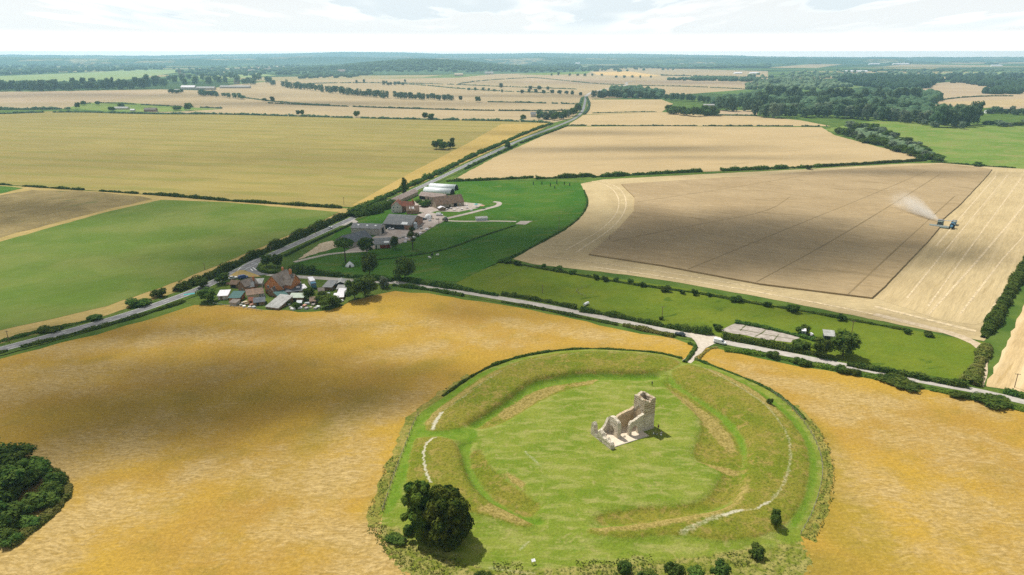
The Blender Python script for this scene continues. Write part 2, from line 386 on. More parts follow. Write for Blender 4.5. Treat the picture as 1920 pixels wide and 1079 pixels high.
M['pale_green'] = fieldmat('pale_green_field', (.20, .27, .09), (.24, .29, .11), None, 0, 0, big=200, mid=50, fine=5, contrast=.1)
M['verge'] = fieldmat('rough_verge', (.055, .10, .014), (.095, .135, .02), (.16, .155, .03), .5, 0, big=14, mid=3, fine=.5, aniso=2, contrast=.6, bump=.8)

# far land first (lowest), then nearer fields stacked a little higher
tan = [(430, 160), (520, 152), (700, 148), (860, 146), (960, 136), (1010, 132), (1200, 128), (1300, 130), (1440, 134), (1440, 165), (1300, 176), (1220, 183), (1110, 186), (1090, 218), (1035, 231), (960, 229), (500, 219), (340, 213), (130, 204), (-260, 205), (-260, 174), (60, 172), (300, 168), (380, 170)]
field('wheat_field', tan, .05, M['stub_far'], 'broad tan wheat fields between thin hedgerows beyond the olive field')
field('stubble_field', [(-260, 195), (0, 193), (170, 191), (300, 178), (335, 172), (200, 171), (0, 173), (-260, 176)], .12, M['stub_grey'], 'greyish stubble field at far left before the tree belt')
field('meadow', [(120, 204), (165, 193), (230, 192), (340, 201), (420, 205), (330, 210), (220, 210)], .16, M['meadow'], 'small green meadow around a far cottage', 1)
field('wheat_field', [(440, 170), (520, 167), (640, 178), (800, 190), (940, 195), (1085, 200), (1082, 207), (960, 206), (700, 202), (560, 193)], .14, M['stub_far'], 'tan wheat strip below the long dark tree belt')
field('stubble_field', [(960, 155), (1040, 143), (1180, 151), (1175, 158), (1100, 158)], .14, M['stub_grey'], 'greyish field beside the far bend of the road')
field('stubble_field', [(1190, 153), (1300, 149), (1440, 156), (1470, 166), (1300, 160), (1200, 158)], .14, M['stub_grey'], 'greyish stubble strip right of the far road bend')
field('stubble_field', [(1110, 136), (1180, 134), (1240, 143), (1200, 144), (1120, 141)], .16, M['stub_gold'], 'bright gold stubble field far along the road')
field('meadow', [(970, 140), (1060, 132), (1110, 133), (1100, 139), (1020, 141)], .16, M['meadow'], 'bright green far meadow beside the wooded hill', 1)
field('pale_green_field', [(-200, 146), (0, 143), (150, 137), (270, 131), (330, 132), (335, 136), (220, 152), (100, 153), (-200, 154)], .1, M['pale_green'], 'long pale green field before the far left woods')
field('pale_green_field', [(355, 143), (480, 138), (520, 142), (400, 150)], .1, M['pale_green'], 'small pale green field near the far village')
field('wheat_field', [(1105, 187), (1240, 187), (1262, 195), (1240, 211), (1098, 215)], .1, M['stub_near'], 'tan field right of the road beside the copse')
field('wheat_field', [(1270, 208), (1420, 207), (1420, 216), (1280, 213)], .1, M['stub_grey'], 'narrow greyish field inside the river trees')
field('wheat_field', [(1092, 216), (1245, 211), (1400, 217), (1500, 226), (1558, 237), (1400, 236.5), (1062, 236.5)], .1, M['stub_near'], 'tan wheat field below the willow thicket, right of the road')
field('wheat_field', [(1058, 238), (1240, 237), (1540, 239), (1565, 254), (1640, 274), (1700, 288), (1740, 298), (1690, 304), (1600, 311), (1430, 319), (1300, 323), (1150, 331), (1000, 334), (870, 338), (850, 337), (925, 297), (1000, 263)], .1, M['stub_near'], 'big pale tan wheat field right of the road')
field('meadow', [(1545, 243), (1640, 226), (1800, 232), (1920, 238), (2300, 242), (2300, 335), (1920, 317), (1790, 308), (1742, 299), (1640, 268)], .08, M['meadow'], 'rough green river meadow at far right', 2)
field('wheat_field', [(1720, 160), (1800, 152), (1920, 150), (2300, 150), (2300, 205), (1920, 208), (1840, 200), (1735, 200)], .08, M['stub_grey'], 'tan fields beyond the river wood at far right')
field('stubble_field', [(1745, 193), (1920, 186), (2300, 184), (2300, 196), (1920, 200), (1840, 203)], .14, M['stub_near'], 'pale tan field above the river wood, far right')
field('pale_green_field', [(1520, 173), (1630, 171), (1625, 184), (1530, 181)], .1, M['meadow'], 'green field enclosed by river trees', 1)
for a in ([(1440, 127), (1530, 120), (1580, 121), (1530, 128)], [(1655, 125), (1700, 121), (1860, 123), (1850, 125.5)], [(1575, 135), (1640, 134), (1645, 137), (1580, 138)], [(1260, 139), (1440, 137), (1440, 141), (1300, 142)]):
    field('stubble_field', a, .12, M['stub_far'], f'thin pale stubble strip in the far plain near the {["long ridge", "far right edge", "river wood", "road bend"][[1440,1655,1575,1260].index(a[0][0])]}', 1)

field('olive_field', [(-320, 216), (0, 213), (100, 209), (200, 211), (350, 214), (500, 217), (700, 223), (900, 226), (980, 228), (1040, 231), (995, 254), (935, 278), (860, 312), (800, 342), (745, 368), (692, 390), (650, 389), (560, 383), (400, 373), (250, 363), (100, 353), (0, 346), (-320, 330)], .2, M['olive'], 'vast olive gold wheat field left of the main road')
field('headland', [(1036, 231.5), (940, 233), (880, 268), (760, 330), (660, 386), (690, 389), (745, 367), (800, 341), (860, 311), (935, 277), (995, 253)], .26, M['gold'], 'golden strip of ripe wheat along the left side of the road', .3)
field('headland', [(-320, 376), (0, 348), (100, 354), (250, 364), (400, 375), (560, 385), (658, 392), (655, 404), (560, 447), (480, 482), (410, 512), (330, 548), (200, 592), (0, 645), (-320, 722)], .06, M['headland'], 'pale dry headland around the green crop field')
field('green_field', [(-320, 540), (0, 454), (100, 426), (200, 398), (303, 375), (430, 380), (560, 392), (636, 398), (600, 416), (540, 442), (480, 468), (400, 502), (300, 540), (200, 574), (100, 599), (0, 620), (-320, 690)], .12, M['green'], 'large mid green crop field left of the road')
field('fallow_field', [(-320, 470), (0, 367), (60, 357), (150, 358), (262, 369), (285, 374), (200, 393), (100, 419), (0, 446), (-320, 520)], .12, M['fallow'], 'brown weedy fallow field above the green crop', 1)
field('green_field', [(-320, 372), (0, 364), (45, 353), (0, 349), (-320, 346)], .14, M['past_dk'], 'sliver of dark green field at the left edge')
BARLEY = [(-420, 790), (0, 672), (150, 636), (320, 588), (365, 573), (440, 572), (490, 580), (560, 585), (620, 583), (660, 566), (700, 553), (740, 547), (800, 551), (870, 562), (950, 574), (1050, 594), (1150, 615), (1260, 636), (1310, 652), (1345, 656), (1420, 672), (1500, 687), (1600, 707), (1700, 725), (1800, 744), (1920, 772), (2400, 880), (2700, 1500), (-500, 1500)]
field('pasture', [(850, 340), (1000, 340), (1088, 342), (1100, 370), (1090, 405), (1045, 435), (960, 482), (940, 490), (860, 528), (800, 524), (740, 524), (640, 512), (545, 497), (600, 470), (640, 424), (720, 390), (790, 355)], .05, M['past_dk'], 'lush dark green pasture beside the farm', .6)
field('pasture', [(858, 529), (938, 490), (1000, 503), (1100, 515), (1300, 543), (1600, 600), (1845, 643), (1850, 650), (1822, 716), (1700, 698), (1500, 664), (1380, 641), (1300, 626), (1100, 588), (980, 562), (840, 541)], .05, M['past'], 'yellow green pasture strip between lane and stubble', .6)
field('rough_grass', [(545, 497), (640, 512), (740, 526), (842, 541), (740, 536), (640, 527), (560, 521), (500, 516)], .07, M['verge'], 'rough grass beside the narrow lane behind the houses')
field('garden', [(330, 563), (420, 522), (470, 512), (560, 524), (700, 534), (745, 545), (700, 552), (660, 565), (620, 582), (560, 584), (490, 579), (440, 572), (365, 573)], .08, M['verge'], 'green garden ground around the brick house')
harv = [(1088, 345), (1130, 337), (1300, 328), (1500, 318), (1700, 307), (1770, 306), (1920, 316), (2300, 336), (2300, 400), (1920, 508), (1880, 590), (1845, 640), (1820, 635), (1750, 622), (1600, 592), (1450, 562), (1300, 535), (1200, 519), (1100, 507), (1000, 496), (962, 486), (1000, 464), (1060, 432), (1092, 405), (1104, 380), (1096, 358)]
field('stubble_field', harv, .06, M['edge'], 'pale harvested headland round the standing crop', .4)
field('stubble_field', [(1640, 559), (1862, 318), (1920, 320), (2300, 342), (2300, 395), (1920, 500), (1872, 590), (1830, 610), (1760, 600)], .10, M['cut'], 'striped cut stubble behind the harvester', .4)
t = M['uncut']
crop = [(1165, 347), (1190, 372), (1188, 398), (1160, 430), (1104, 479), (1240, 500), (1425, 535), (1634, 561), (1655, 543), (1738, 456), (1768, 421), (1766, 414), (1800, 385), (1848, 334), (1860, 319), (1775, 309), (1600, 318), (1400, 332)]
flat('standing_crop', GP(crop), .12, t, 'brown standing crop block not yet harvested', 'crop', 'structure', .12, 5, .75)
field('stubble_field', [(1932, 545), (1890, 640), (1848, 724), (1900, 733), (1990, 750), (2400, 830), (2400, 560), (2100, 520)], .06, fieldmat('cut_stubble_side', (.45, .32, .155), (.50, .37, .19), (.40, .28, .12), pang((1850, 715), (1920, 585)), 9, (.66, .52, .31), .7, 40, 6, .7, 10, contrast=.28), 'cut tan stubble field at the right edge', .5)
# worn tracks inside the crop (real gaps of flattened straw)
M['track'] = fieldmat('worn_straw', (.20, .145, .072), (.24, .175, .09), None, 0, 0, big=20, mid=5, contrast=.3)
for i, q in enumerate(([(1195, 381), (1320, 362), (1440, 343), (1530, 326)], [(1150, 455), (1300, 425), (1440, 400), (1480, 372)], [(1290, 508), (1480, 430), (1640, 365), (1740, 322)], [(1418, 532), (1560, 455), (1690, 375), (1760, 330)], [(1590, 555), (1680, 470), (1790, 370)])):
    strip('crop_track', GP(q), .8, .885, M['track'], f'worn wheel track through the standing crop, {["first","second","third","fourth","fifth"][i]} from the left', 'track', wj=.4)
M['swath'] = plain('straw_swath', (.52, .41, .245), .95, .4, .6)
for i, q in enumerate(([(1755, 462), (1868, 330)], [(1700, 560), (1800, 436), (1890, 328)], [(1740, 575), (1830, 450), (1915, 335)], [(1742, 590), (1850, 470), (1950, 350)], [(1800, 590), (1900, 460), (2010, 355)], [(1845, 600), (1930, 480), (2050, 375)])):
    strip('straw_swath', GP(q), .9, .13, M['swath'], f'pale straw line left by the harvester, {["first","second","third","fourth","fifth","sixth"][i]} from the crop edge', 'straw', smooth=1, wj=.8)
M['ruts'] = plain('pale_ruts', (.54, .43, .26), .95, .4, .6)
for i, (q, w) in enumerate((([(1110, 340), (1150, 352), (1165, 385), (1140, 425), (1060, 470)], 1.0), ([(1125, 339), (1165, 353), (1178, 385), (1155, 425), (1080, 474)], 1.0), ([(1105, 500), (1300, 527), (1500, 562), (1650, 592), (1790, 625)], 1.6), ([(1000, 478), (1150, 497), (1300, 519), (1450, 546)], .9), ([(1640, 575), (1740, 600), (1830, 622)], 2.6))):
    strip('wheel_rut', GP(q), w, .115, M['ruts'], f'pale wheel rut on the harvested headland, {["curving at the top left","inner curve at the top left","long along the bottom","middle one along the bottom","wide at the bottom right"][i]}', 'track', wj=.5)

# ------------------------------------------------------------------ roads
for a_, m_, nm_ in (([(1590, 141), (1700, 138), (1720, 141), (1600, 144)], 'pale_green', 'pale green'), ([(1450, 147), (1560, 143), (1570, 147), (1470, 151)], 'stub_far', 'tan'), ([(1760, 138), (1920, 135), (1960, 138), (1780, 141)], 'pale_green', 'pale yellow green'), ([(-100, 121), (60, 119), (120, 122), (-60, 126)], 'pale_green', 'dull green'), ([(430, 128), (520, 124), (560, 127), (470, 132)], 'stub_far', 'narrow tan'), ([(560, 142), (640, 137), (660, 142), (600, 146)], 'stub_grey', 'greyish'), ([(1200, 117), (1330, 115), (1350, 117), (1230, 119)], 'stub_far', 'thin tan'), ([(1400, 116), (1480, 115), (1490, 117), (1420, 118)], 'stub_gold', 'thin bright'), ([(1760, 118), (1920, 117), (1960, 119), (1800, 120)], 'stub_far', 'long thin tan'), ([(1020, 115), (1100, 114), (1110, 116), (1040, 117)], 'pale_green', 'thin green')):
    field('far_field', a_, .2, M[m_], f'{nm_} far field among the hazy distant woods', 1)
def roadmat(name, c, c2, sc=.4):
    t = NT(name); p = t.pos(); n = t.noise(p, sc, 5, .65); f = t.noise(p, 6, 3, .7)
    return t.done(t.mix(t.ramp(n, .35, .7), c, c2), .9, f, .2, .02, .1)
M['asphalt'] = roadmat('asphalt', (.17, .17, .175), (.24, .235, .235)); M['lane'] = roadmat('pale_lane', (.36, .33, .29), (.47, .43, .38)); M['gravel'] = roadmat('pale_gravel', (.44, .385, .31), (.56, .50, .41), .8)
M['yard'] = roadmat('farmyard', (.34, .28, .24), (.46, .40, .35), .2); M['concrete'] = roadmat('old_concrete', (.30, .26, .22), (.44, .39, .34), .5); M['paint'] = plain('road_paint', (.75, .75, .72), .7); M['dirt'] = roadmat('dirt_track', (.42, .33, .21), (.56, .46, .32), .5)
main_px = [(-420, 775), (-150, 697), (0, 657), (60, 641), (150, 617), (250, 588), (330, 560), (370, 545), (420, 521), (470, 497), (520, 474), (580, 447), (640, 420), (690, 397), (740, 373.5), (790, 351), (830, 332), (880, 307.5), (930, 284), (980, 261), (1030, 243), (1060, 231), (1082, 221), (1093, 208), (1096, 196), (1098, 186), (1098, 181)]
MAIN = smooth_line(GP(main_px), 2)
strip('verge', GP(main_px), 13, .28, M['verge'], 'green verge along the main road', 'verge', smooth=2, wj=.15)
strip('road', GP(main_px), 5.6, .30, M['asphalt'], 'grey main road running to the distance', 'road', smooth=2)
far_px = [(1098, 181), (1110, 172), (1160, 163), (1178, 160), (1172, 155), (1190, 152)]
strip('road', GP(far_px), 10, .3, M['lane'], 'far bend of the main road beyond the copse', 'road')
lane_px = [(469, 503), (490, 512), (520, 518), (600, 522), (660, 527), (737, 530), (790, 536), (842, 544), (909, 555), (974, 566), (1030, 576), (1120, 594), (1200, 611), (1250, 621), (1300, 631), (1340, 638), (1375, 646), (1440, 658), (1500, 670), (1575, 685), (1607, 690), (1686, 707), (1765, 722), (1828, 733), (1875, 744), (1920, 754), (2100, 795), (2300, 840)]
LANE = smooth_line(GP(lane_px), 2)
strip('verge', GP(lane_px), 10, .14, M['verge'], 'green verge along the narrow lane', 'verge', wj=.2)
strip('road', GP(lane_px), 4.4, .17, M['lane'], 'pale narrow lane past the earthwork', 'road')
flat('road_junction', GP([(452, 500), (470, 490), (505, 478), (486, 493), (482, 503), (490, 511), (505, 515.5), (480, 518), (465, 512)]), .31, M['asphalt'], 'grey road junction mouth near the brick house', 'road')
flat('grass_island', GP([(425, 522), (447, 508), (458, 508), (478, 515), (490, 520), (440, 522)]), .33, M['headland'], 'dry grass corner beside the road junction', 'grass')
flat('lay_by', GP([(1288, 626), (1318, 624), (1338, 630), (1352, 634), (1360, 642), (1338, 646), (1322, 654), (1312, 656), (1308, 650), (1302, 640)]), .19, M['gravel'], 'pale gravel bellmouth where the path meets the lane', 'lay-by', 'structure', .15, 2)
strip('path', GP([(1320, 645), (1312, 655), (1302, 666), (1291, 677), (1283, 682)]), 3.6, .21, M['gravel'], 'short pale gravel path into the earthwork', 'path', wj=.15)
strip('path', GP([(1640, 590), (1845, 640), (1840, 690), (1832, 735)]), 4, .12, M['dirt'], 'dusty field gateway track at the stubble corner', 'track', smooth=2, wj=.4)
# main road paint: edge lines and dashed centre line in one sheet of markings
Vs, Fs_, nn = [], [], 0
near_main = MAIN[:np.searchsorted(MAIN[:, 1], 900)]
def rs(P, d):
    s = np.concatenate([[0], np.cumsum(np.linalg.norm(np.diff(P, axis=0), axis=1))]); u = np.arange(0, s[-1], d)
    return np.column_stack([np.interp(u, s, P[:, 0]), np.interp(u, s, P[:, 1])])
nm = rs(near_main, 3.0)
for off in (-2.6, 2.6):
    V, f = strip_geo(nm, .22, .315, off); Vs.append(V); Fs_ += [tuple(i + nn for i in q) for q in f]; nn += len(V)
for i in range(0, len(nm) - 2, 3):
    V, f = strip_geo(nm[i:i + 2], .16, .315); Vs.append(V); Fs_ += [tuple(j + nn for j in q) for q in f]; nn += len(V)
for q in ([(447, 507), (452, 503)], [(474, 503), (481, 508)], [(470, 505.5), (474, 509)]):
    V, f = strip_geo(GP(q), .5, .33); Vs.append(V); Fs_ += [tuple(j + nn for j in q2) for q2 in f]; nn += len(V)
obj('road_markings', mesh('road_markings', np.concatenate(Vs), Fs_, M['paint']), None, 'white painted lines on the main road', 'road markings', None, 'structure')
# farm tracks, yard, concrete pad
flat('farmyard', GP([(700, 446), (722, 432), (790, 400), (805, 398), (830, 404), (842, 411), (815, 424), (790, 440), (770, 450), (735, 462), (700, 468), (672, 474), (640, 476), (668, 462)]), .12, M['yard'], 'dusty farmyard between the barns', 'yard', 'structure', .5, 3)
flat('farmyard', GP([(745, 392), (790, 372), (850, 382), (845, 392), (800, 400)]), .13, M['yard'], 'inner courtyard of the stone farm range', 'yard', 'structure')
flat('patio', GP([(825, 388), (860, 379), (905, 383), (895, 391), (860, 398), (822, 397)]), .13, M['concrete'], 'grey paved patio beside the stone barn', 'patio')
strip('track', GP([(838, 410), (870, 403), (920, 390), (935, 386), (937, 380), (925, 379)]), 4, .14, M['concrete'], 'grey access loop track beside the patio', 'track')
strip('track', GP([(826, 414), (870, 416), (920, 415), (968, 416)]), 2.6, .15, M['gravel'], 'pale track crossing the pasture from the farmyard', 'track')
flat('hardstanding', GP([(966, 421), (976, 415), (998, 415), (985, 422)]), .14, M['concrete'], 'grey hardstanding at the end of the pasture track', 'hardstanding')
strip('track', GP([(552, 492), (585, 484), (612, 478), (645, 474), (690, 471)]), 3.0, .14, M['gravel'], 'pale curving drive into the farm from the road', 'track')
flat('bare_ground', GP([(560, 487), (600, 457), (622, 452), (640, 462), (600, 474), (575, 482)]), .12, M['dirt'], 'bare dry patch beside the farm drive', 'ground', 'structure', .8, 3)
flat('road_apron', GP([(636, 424), (662, 411), (672, 417), (655, 424)]), .29, M['lane'], 'pale farm entrance apron on the main road', 'road')
flat('concrete_pad', GP([(1350, 620), (1378, 608), (1400, 610), (1450, 621), (1502, 634), (1482, 643), (1440, 638), (1400, 630), (1365, 624)]), .12, M['concrete'], 'cracked concrete pad beside the lane', 'pad', 'structure', .25, 2)
M['crack'] = plain('weedy_joint', (.10, .11, .04), .95)
for i, q in enumerate(([(1398, 611), (1392, 616), (1388, 621)], [(1436, 619), (1428, 626), (1415, 632)], [(1460, 628), (1450, 640)], [(1385, 618), (1440, 629), (1490, 637)])):
    strip('pad_joint', GP(q), .5, .13, M['crack'], f'weedy joint in the concrete pad, {["first","second","third","long middle"][i]} one', 'joint', smooth=1, wj=.9)
# ------------------------------------------------------------------ the earthwork: one sculpted sheet
outer = [(1283, 676), (1238, 664), (1180, 658.5), (1119, 655), (1062, 657), (1016, 663), (970, 672), (923, 687.5), (888.5, 706), (851, 731.5), (819, 753.5), (784, 777), (773, 800), (759, 837), (742, 883), (725, 930), (709, 972), (705, 1000), (730, 1050), (800, 1120), (1500, 1120), (1525, 1060), (1501, 1007), (1527, 960), (1543, 900), (1543, 872), (1537, 844), (1523, 814), (1504, 786), (1481, 760), (1446.5, 734), (1400, 712), (1342, 690), (1303, 675)]
scrub_edge = [(1485, 1020), (1433, 1027), (1321, 1043), (1230, 1053), (1100, 1061), (1020, 1068), (930, 1072), (880, 1058), (840, 1052), (800, 1040), (762, 1015), (750, 990), (717, 982), (690, 985), (690, 1130), (1540, 1130), (1540, 1000)]
bankN = [(1119, 661), (1062, 664), (1004, 671), (946, 690), (900, 712), (854, 746), (810, 779), (796, 800), (800, 814), (856, 810), (872, 800), (902, 782.5), (935, 763), (970, 737), (995, 716.5), (1039, 708), (1085, 701), (1119, 700), (1180, 702), (1249, 700), (1272, 690), (1276, 680), (1238, 668), (1180, 664)]
bankE = [(1291, 686), (1342, 698), (1388, 720), (1423, 740), (1458, 770), (1488, 800), (1509, 832), (1517, 866), (1514, 913), (1501, 952), (1472, 991), (1433, 1009), (1381, 1018), (1324, 1017), (1280, 1007), (1220, 1009), (1165, 1014), (1110, 1006), (1095, 1000), (1104, 992), (1204, 984), (1282, 970), (1350, 958), (1381, 941), (1399, 892), (1403, 850), (1400, 832), (1384, 802), (1361, 779), (1328, 756), (1291, 733), (1261, 712), (1256, 702), (1272, 694)]
bankW = [(777, 826), (770, 855), (766, 881), (762, 910), (780, 935), (830, 955), (885, 967), (930, 977), (970, 990), (1000, 994), (1006, 986), (967, 967), (930, 950), (892, 922), (872, 885), (862, 847), (856, 834), (842, 825), (810, 823)]
scarpN = [(888, 803), (912, 788), (958, 758), (988, 737), (1016, 723), (1062, 714), (1119, 709), (1119, 718), (1074, 726), (1023, 744), (981, 770), (947, 790), (912, 802)]
scarpE = [(1240, 716), (1249, 714), (1291, 740), (1337, 770), (1365, 797), (1384, 825), (1393, 855), (1390, 884), (1384, 926), (1360, 944), (1316, 957), (1256, 973), (1178, 979), (1113, 982), (1113, 965), (1178, 951), (1282, 948), (1327, 934), (1347, 905), (1360, 882), (1316, 869), (1295, 851), (1310, 825), (1317, 788), (1300, 765), (1273, 742)]
scarpW = [(881, 844), (900, 839), (912, 865), (930, 882), (952, 902), (980, 922), (1015, 945), (1012, 956), (1002, 965), (975, 962), (950, 947), (920, 927), (897, 895), (882, 867)]
ditchN = [(1119, 700), (1085, 701), (1039, 708), (995, 716), (970, 737), (935, 763), (902, 782), (872, 800), (888, 803), (912, 788), (958, 758), (988, 737), (1016, 723), (1062, 714), (1119, 709), (1230, 712), (1249, 702), (1180, 702)]
ditchE = [(1256, 702), (1261, 712), (1291, 733), (1328, 756), (1361, 779), (1384, 802), (1400, 832), (1403, 850), (1399, 892), (1381, 941), (1350, 958), (1282, 970), (1204, 984), (1104, 992), (1113, 982), (1178, 979), (1256, 973), (1316, 957), (1360, 944), (1384, 926), (1390, 884), (1393, 855), (1384, 825), (1365, 797), (1337, 770), (1291, 740), (1249, 714)]
ditchW = [(856, 834), (862, 847), (872, 885), (892, 922), (930, 950), (967, 967), (1006, 986), (1030, 975), (1010, 966), (975, 962), (950, 947), (920, 927), (897, 895), (882, 867), (881, 844), (885, 825)]
lushG = [(773, 802), (784, 779), (819, 755), (851, 733), (888, 708), (923, 690), (946, 690), (900, 712), (854, 746), (810, 779), (796, 800), (800, 815), (872, 803), (900, 806), (890, 830), (856, 826), (800, 818), (777, 826), (770, 855), (762, 900), (740, 960), (714, 972), (728, 930), (745, 883), (761, 837)]
lushE = [(1310, 682), (1342, 695), (1388, 716), (1423, 734), (1470, 766), (1500, 794), (1522, 830), (1533, 866), (1530, 913), (1516, 958), (1480, 1010), (1472, 993), (1501, 952), (1514, 913), (1517, 866), (1509, 832), (1488, 800), (1458, 772), (1423, 742), (1388, 722), (1342, 700)]
tanP = [[(796, 800), (810, 779), (854, 750), (900, 716), (946, 694), (1004, 676), (1119, 661), (1180, 663), (1180, 667), (1119, 663), (1051, 672), (993, 679), (958, 691), (923, 710), (888, 735), (854, 761), (820, 785), (806, 808)],
        [(1310, 690), (1342, 700), (1388, 722), (1423, 742), (1458, 775), (1475, 800), (1458, 790), (1435, 764), (1407, 745), (1377, 726), (1342, 706)],
        [(1104, 993), (1204, 985), (1282, 971), (1350, 960), (1382, 943), (1399, 900), (1410, 900), (1395, 950), (1360, 968), (1290, 985), (1204, 1004), (1110, 1003)],
        [(885, 960), (930, 950), (967, 970), (1004, 987), (1000, 993), (930, 976)], [(930, 882), (980, 900), (995, 925), (960, 905)], [(1296, 851), (1316, 862), (1390, 880), (1386, 892), (1340, 880)],
        [(935, 770), (990, 735), (1020, 722), (1062, 716), (1062, 724), (1020, 740), (975, 770), (940, 788)], [(1125, 705), (1125, 711), (1095, 719), (1070, 722), (1075, 714)],
        [(1240, 718), (1300, 752), (1340, 780), (1375, 815), (1380, 850), (1350, 830), (1320, 790), (1280, 755)]]
chalk = [([(812, 809), (818, 795), (828, 781)], 1.0, 1.0), ([(828, 781), (854, 763), (888, 737), (923, 712), (958, 693), (993, 680), (1051, 673), (1119, 664), (1180, 669), (1226, 671), (1270, 678)], .40, .5), ([(820, 824), (806, 831), (797, 845), (793.5, 860), (796, 880), (800, 897), (808, 912)], 1.0, .45),
         ([(1310, 690), (1342, 707), (1377, 727), (1407, 746), (1435, 766), (1458, 793), (1476, 823), (1481, 850), (1481, 880), (1470, 910), (1457, 936), (1441, 952)], .42, .8), ([(1443, 950), (1432, 956), (1420, 962)], 0.8, .6), ([(1420, 962), (1412, 965), (1390, 967)], .4, .8), ([(1390, 967), (1370, 969), (1355, 973)], 0.85, .8), ([(1357, 972), (1334, 980), (1303, 996), (1280, 1006)], .45, 1.6),
         ([(985, 848), (1000, 862), (1012, 873)], .45, .8), ([(1100, 700), (1110, 712), (1105, 730)], .2, .8), ([(975, 1032), (988, 1020), (992, 1016)], .42, .8), ([(1029, 885), (1033, 887)], .45, .5), ([(920, 1066), (960, 1072), (1000, 1076)], .35, .9)]
def inpoly(X, Y, P):
    r = np.zeros(X.shape, bool); n = len(P)
    for i in range(n):
        x0, y0 = P[i]; x1, y1 = P[(i + 1) % n]
        if y0 == y1: continue
        c = (y0 > Y) != (y1 > Y)
        r ^= c & (X < (x1 - x0) * (Y - y0) / (y1 - y0) + x0)
    return r
def blur(a, s):
    k = int(s * 3) + 1; w = np.exp(-.5 * (np.arange(-k, k + 1) / s) ** 2); w /= w.sum()
    p = np.pad(a, k, mode='edge')
    p = sum(w[i] * p[i:i + a.shape[0], :] for i in range(2 * k + 1)); return sum(w[i] * p[:, i:i + a.shape[1]] for i in range(2 * k + 1))
def dline(X, Y, P):
    d = np.full(X.shape, 1e9)
    for a, b in zip(P[:-1], P[1:]):
        ab = b - a; tt = np.clip(((X - a[0]) * ab[0] + (Y - a[1]) * ab[1]) / (ab @ ab + 1e-9), 0, 1)
        d = np.minimum(d, np.hypot(X - a[0] - tt * ab[0], Y - a[1] - tt * ab[1]))
    return d
OUT = GP(outer)
st = .4
gx = np.arange(OUT[:, 0].min() - 2, OUT[:, 0].max() + 2, st); gy = np.arange(OUT[:, 1].min() - 2, OUT[:, 1].max() + 2, st)
GX, GY = np.meshgrid(gx, gy)
msk = lambda px: inpoly(GX, GY, smooth_line(np.vstack([GP(px), GP(px)[:1]]), 2)).astype(float)
bank = np.clip(msk(bankN) + msk(bankE) + msk(bankW), 0, 1); scarp = np.clip(msk(scarpN) + msk(scarpE) + msk(scarpW), 0, 1); ditch = np.clip(msk(ditchN) + msk(ditchE) + msk(ditchW), 0, 1)
ditch *= 1 - bank
inside = inpoly(GX, GY, OUT)
hh = .95 * blur(bank, 2.4 / st) + .4 * blur(bank, .6 / st) - 1.45 * blur(np.clip(ditch + scarp * .7, 0, 1), .95 / st)
edge = blur(inside.astype(float), 1.5 / st)
lump = np.array([mnoise.noise((x * .35, y * .35, 3.3)) for x, y in zip(GX.ravel(), GY.ravel())]).reshape(GX.shape)
lump2 = np.array([mnoise.noise((x * 1.1, y * 1.1, 7.3)) for x, y in zip(GX.ravel(), GY.ravel())]).reshape(GX.shape)
rough = np.clip(blur(bank, .8 / st) + blur(scarp, 1.1 / st), 0, 1); scr = blur(msk(scrub_edge), 1.2 / st)
hh = hh + lump * .08 + lump2 * (.05 + .16 * rough + .25 * scr)
hh = hh * np.clip((edge - .25) / .5, 0, 1) + .07
def HZ(x, y):
    i = int(round((x - gx[0]) / st)); j = int(round((y - gy[0]) / st))
    return float(hh[j, i]) if 0 <= i < len(gx) and 0 <= j < len(gy) and inside[j, i] else 0.0
tanm = np.zeros_like(hh)
for q in tanP: tanm = np.maximum(tanm, blur(msk(q), .9 / st))
lush = np.clip(blur(np.clip(ditch + msk(lushG) + msk(lushE), 0, 1), 1.0 / st), 0, 1)
ch = np.zeros_like(hh)
for q, s, w in chalk:
    P = smooth_line(GP(q), 2); w = w * .72; ch = np.maximum(ch, s * np.clip(1.4 - dline(GX + lump2 * .5, GY + lump * .6, P) / w, 0, 1))
keep = inside | (blur(inside.astype(float), 1) > .3)
idx = -np.ones(GX.shape, int); fm = keep[:-1, :-1] & keep[1:, :-1] & keep[:-1, 1:] & keep[1:, 1:]
used = np.zeros(GX.shape, bool); used[:-1, :-1] |= fm; used[1:, :-1] |= fm; used[:-1, 1:] |= fm; used[1:, 1:] |= fm
idx[used] = np.arange(used.sum())
Fq = np.stack([idx[:-1, :-1][fm], idx[:-1, 1:][fm], idx[1:, 1:][fm], idx[1:, :-1][fm]], -1)
t = NT('earthwork_turf'); p = t.pos()
at = t.n('ShaderNodeAttribute', attribute_name='cover'); sc_ = t.n('ShaderNodeSeparateColor'); t.put(sc_.inputs[0], at.outputs['Color']); chs = at.outputs['Alpha']
rgh, tn, lsh = sc_.outputs
a2 = t.n('ShaderNodeAttribute', attribute_name='scrub').outputs['Fac']
nA = t.noise(p, 1 / 14, 5, .62); nB = t.noise(p, 1 / 3.2, 5, .68, .5); nC = t.noise(p, 1.6, 4, .7); nD = t.noise(t.map(p, rz=.4, sc=(.12, .4, 1)), 1, 4, .6)
col = t.mix(t.ramp(nA, .35, .65), (.13, .19, .016), (.20, .235, .034))
col = t.mix(t.math('MULTIPLY', t.ramp(nD, .46, .64), .75), col, (.27, .275, .075))
col = t.mix(t.math('MULTIPLY', t.ramp(nB, .54, .68), .6), col, (.31, .28, .10))
col = t.mix(t.math('MULTIPLY', t.ramp(nB, .46, .30), .55), col, (.105, .185, .013))
nE = t.noise(p, 1 / 1.3, 4, .7)
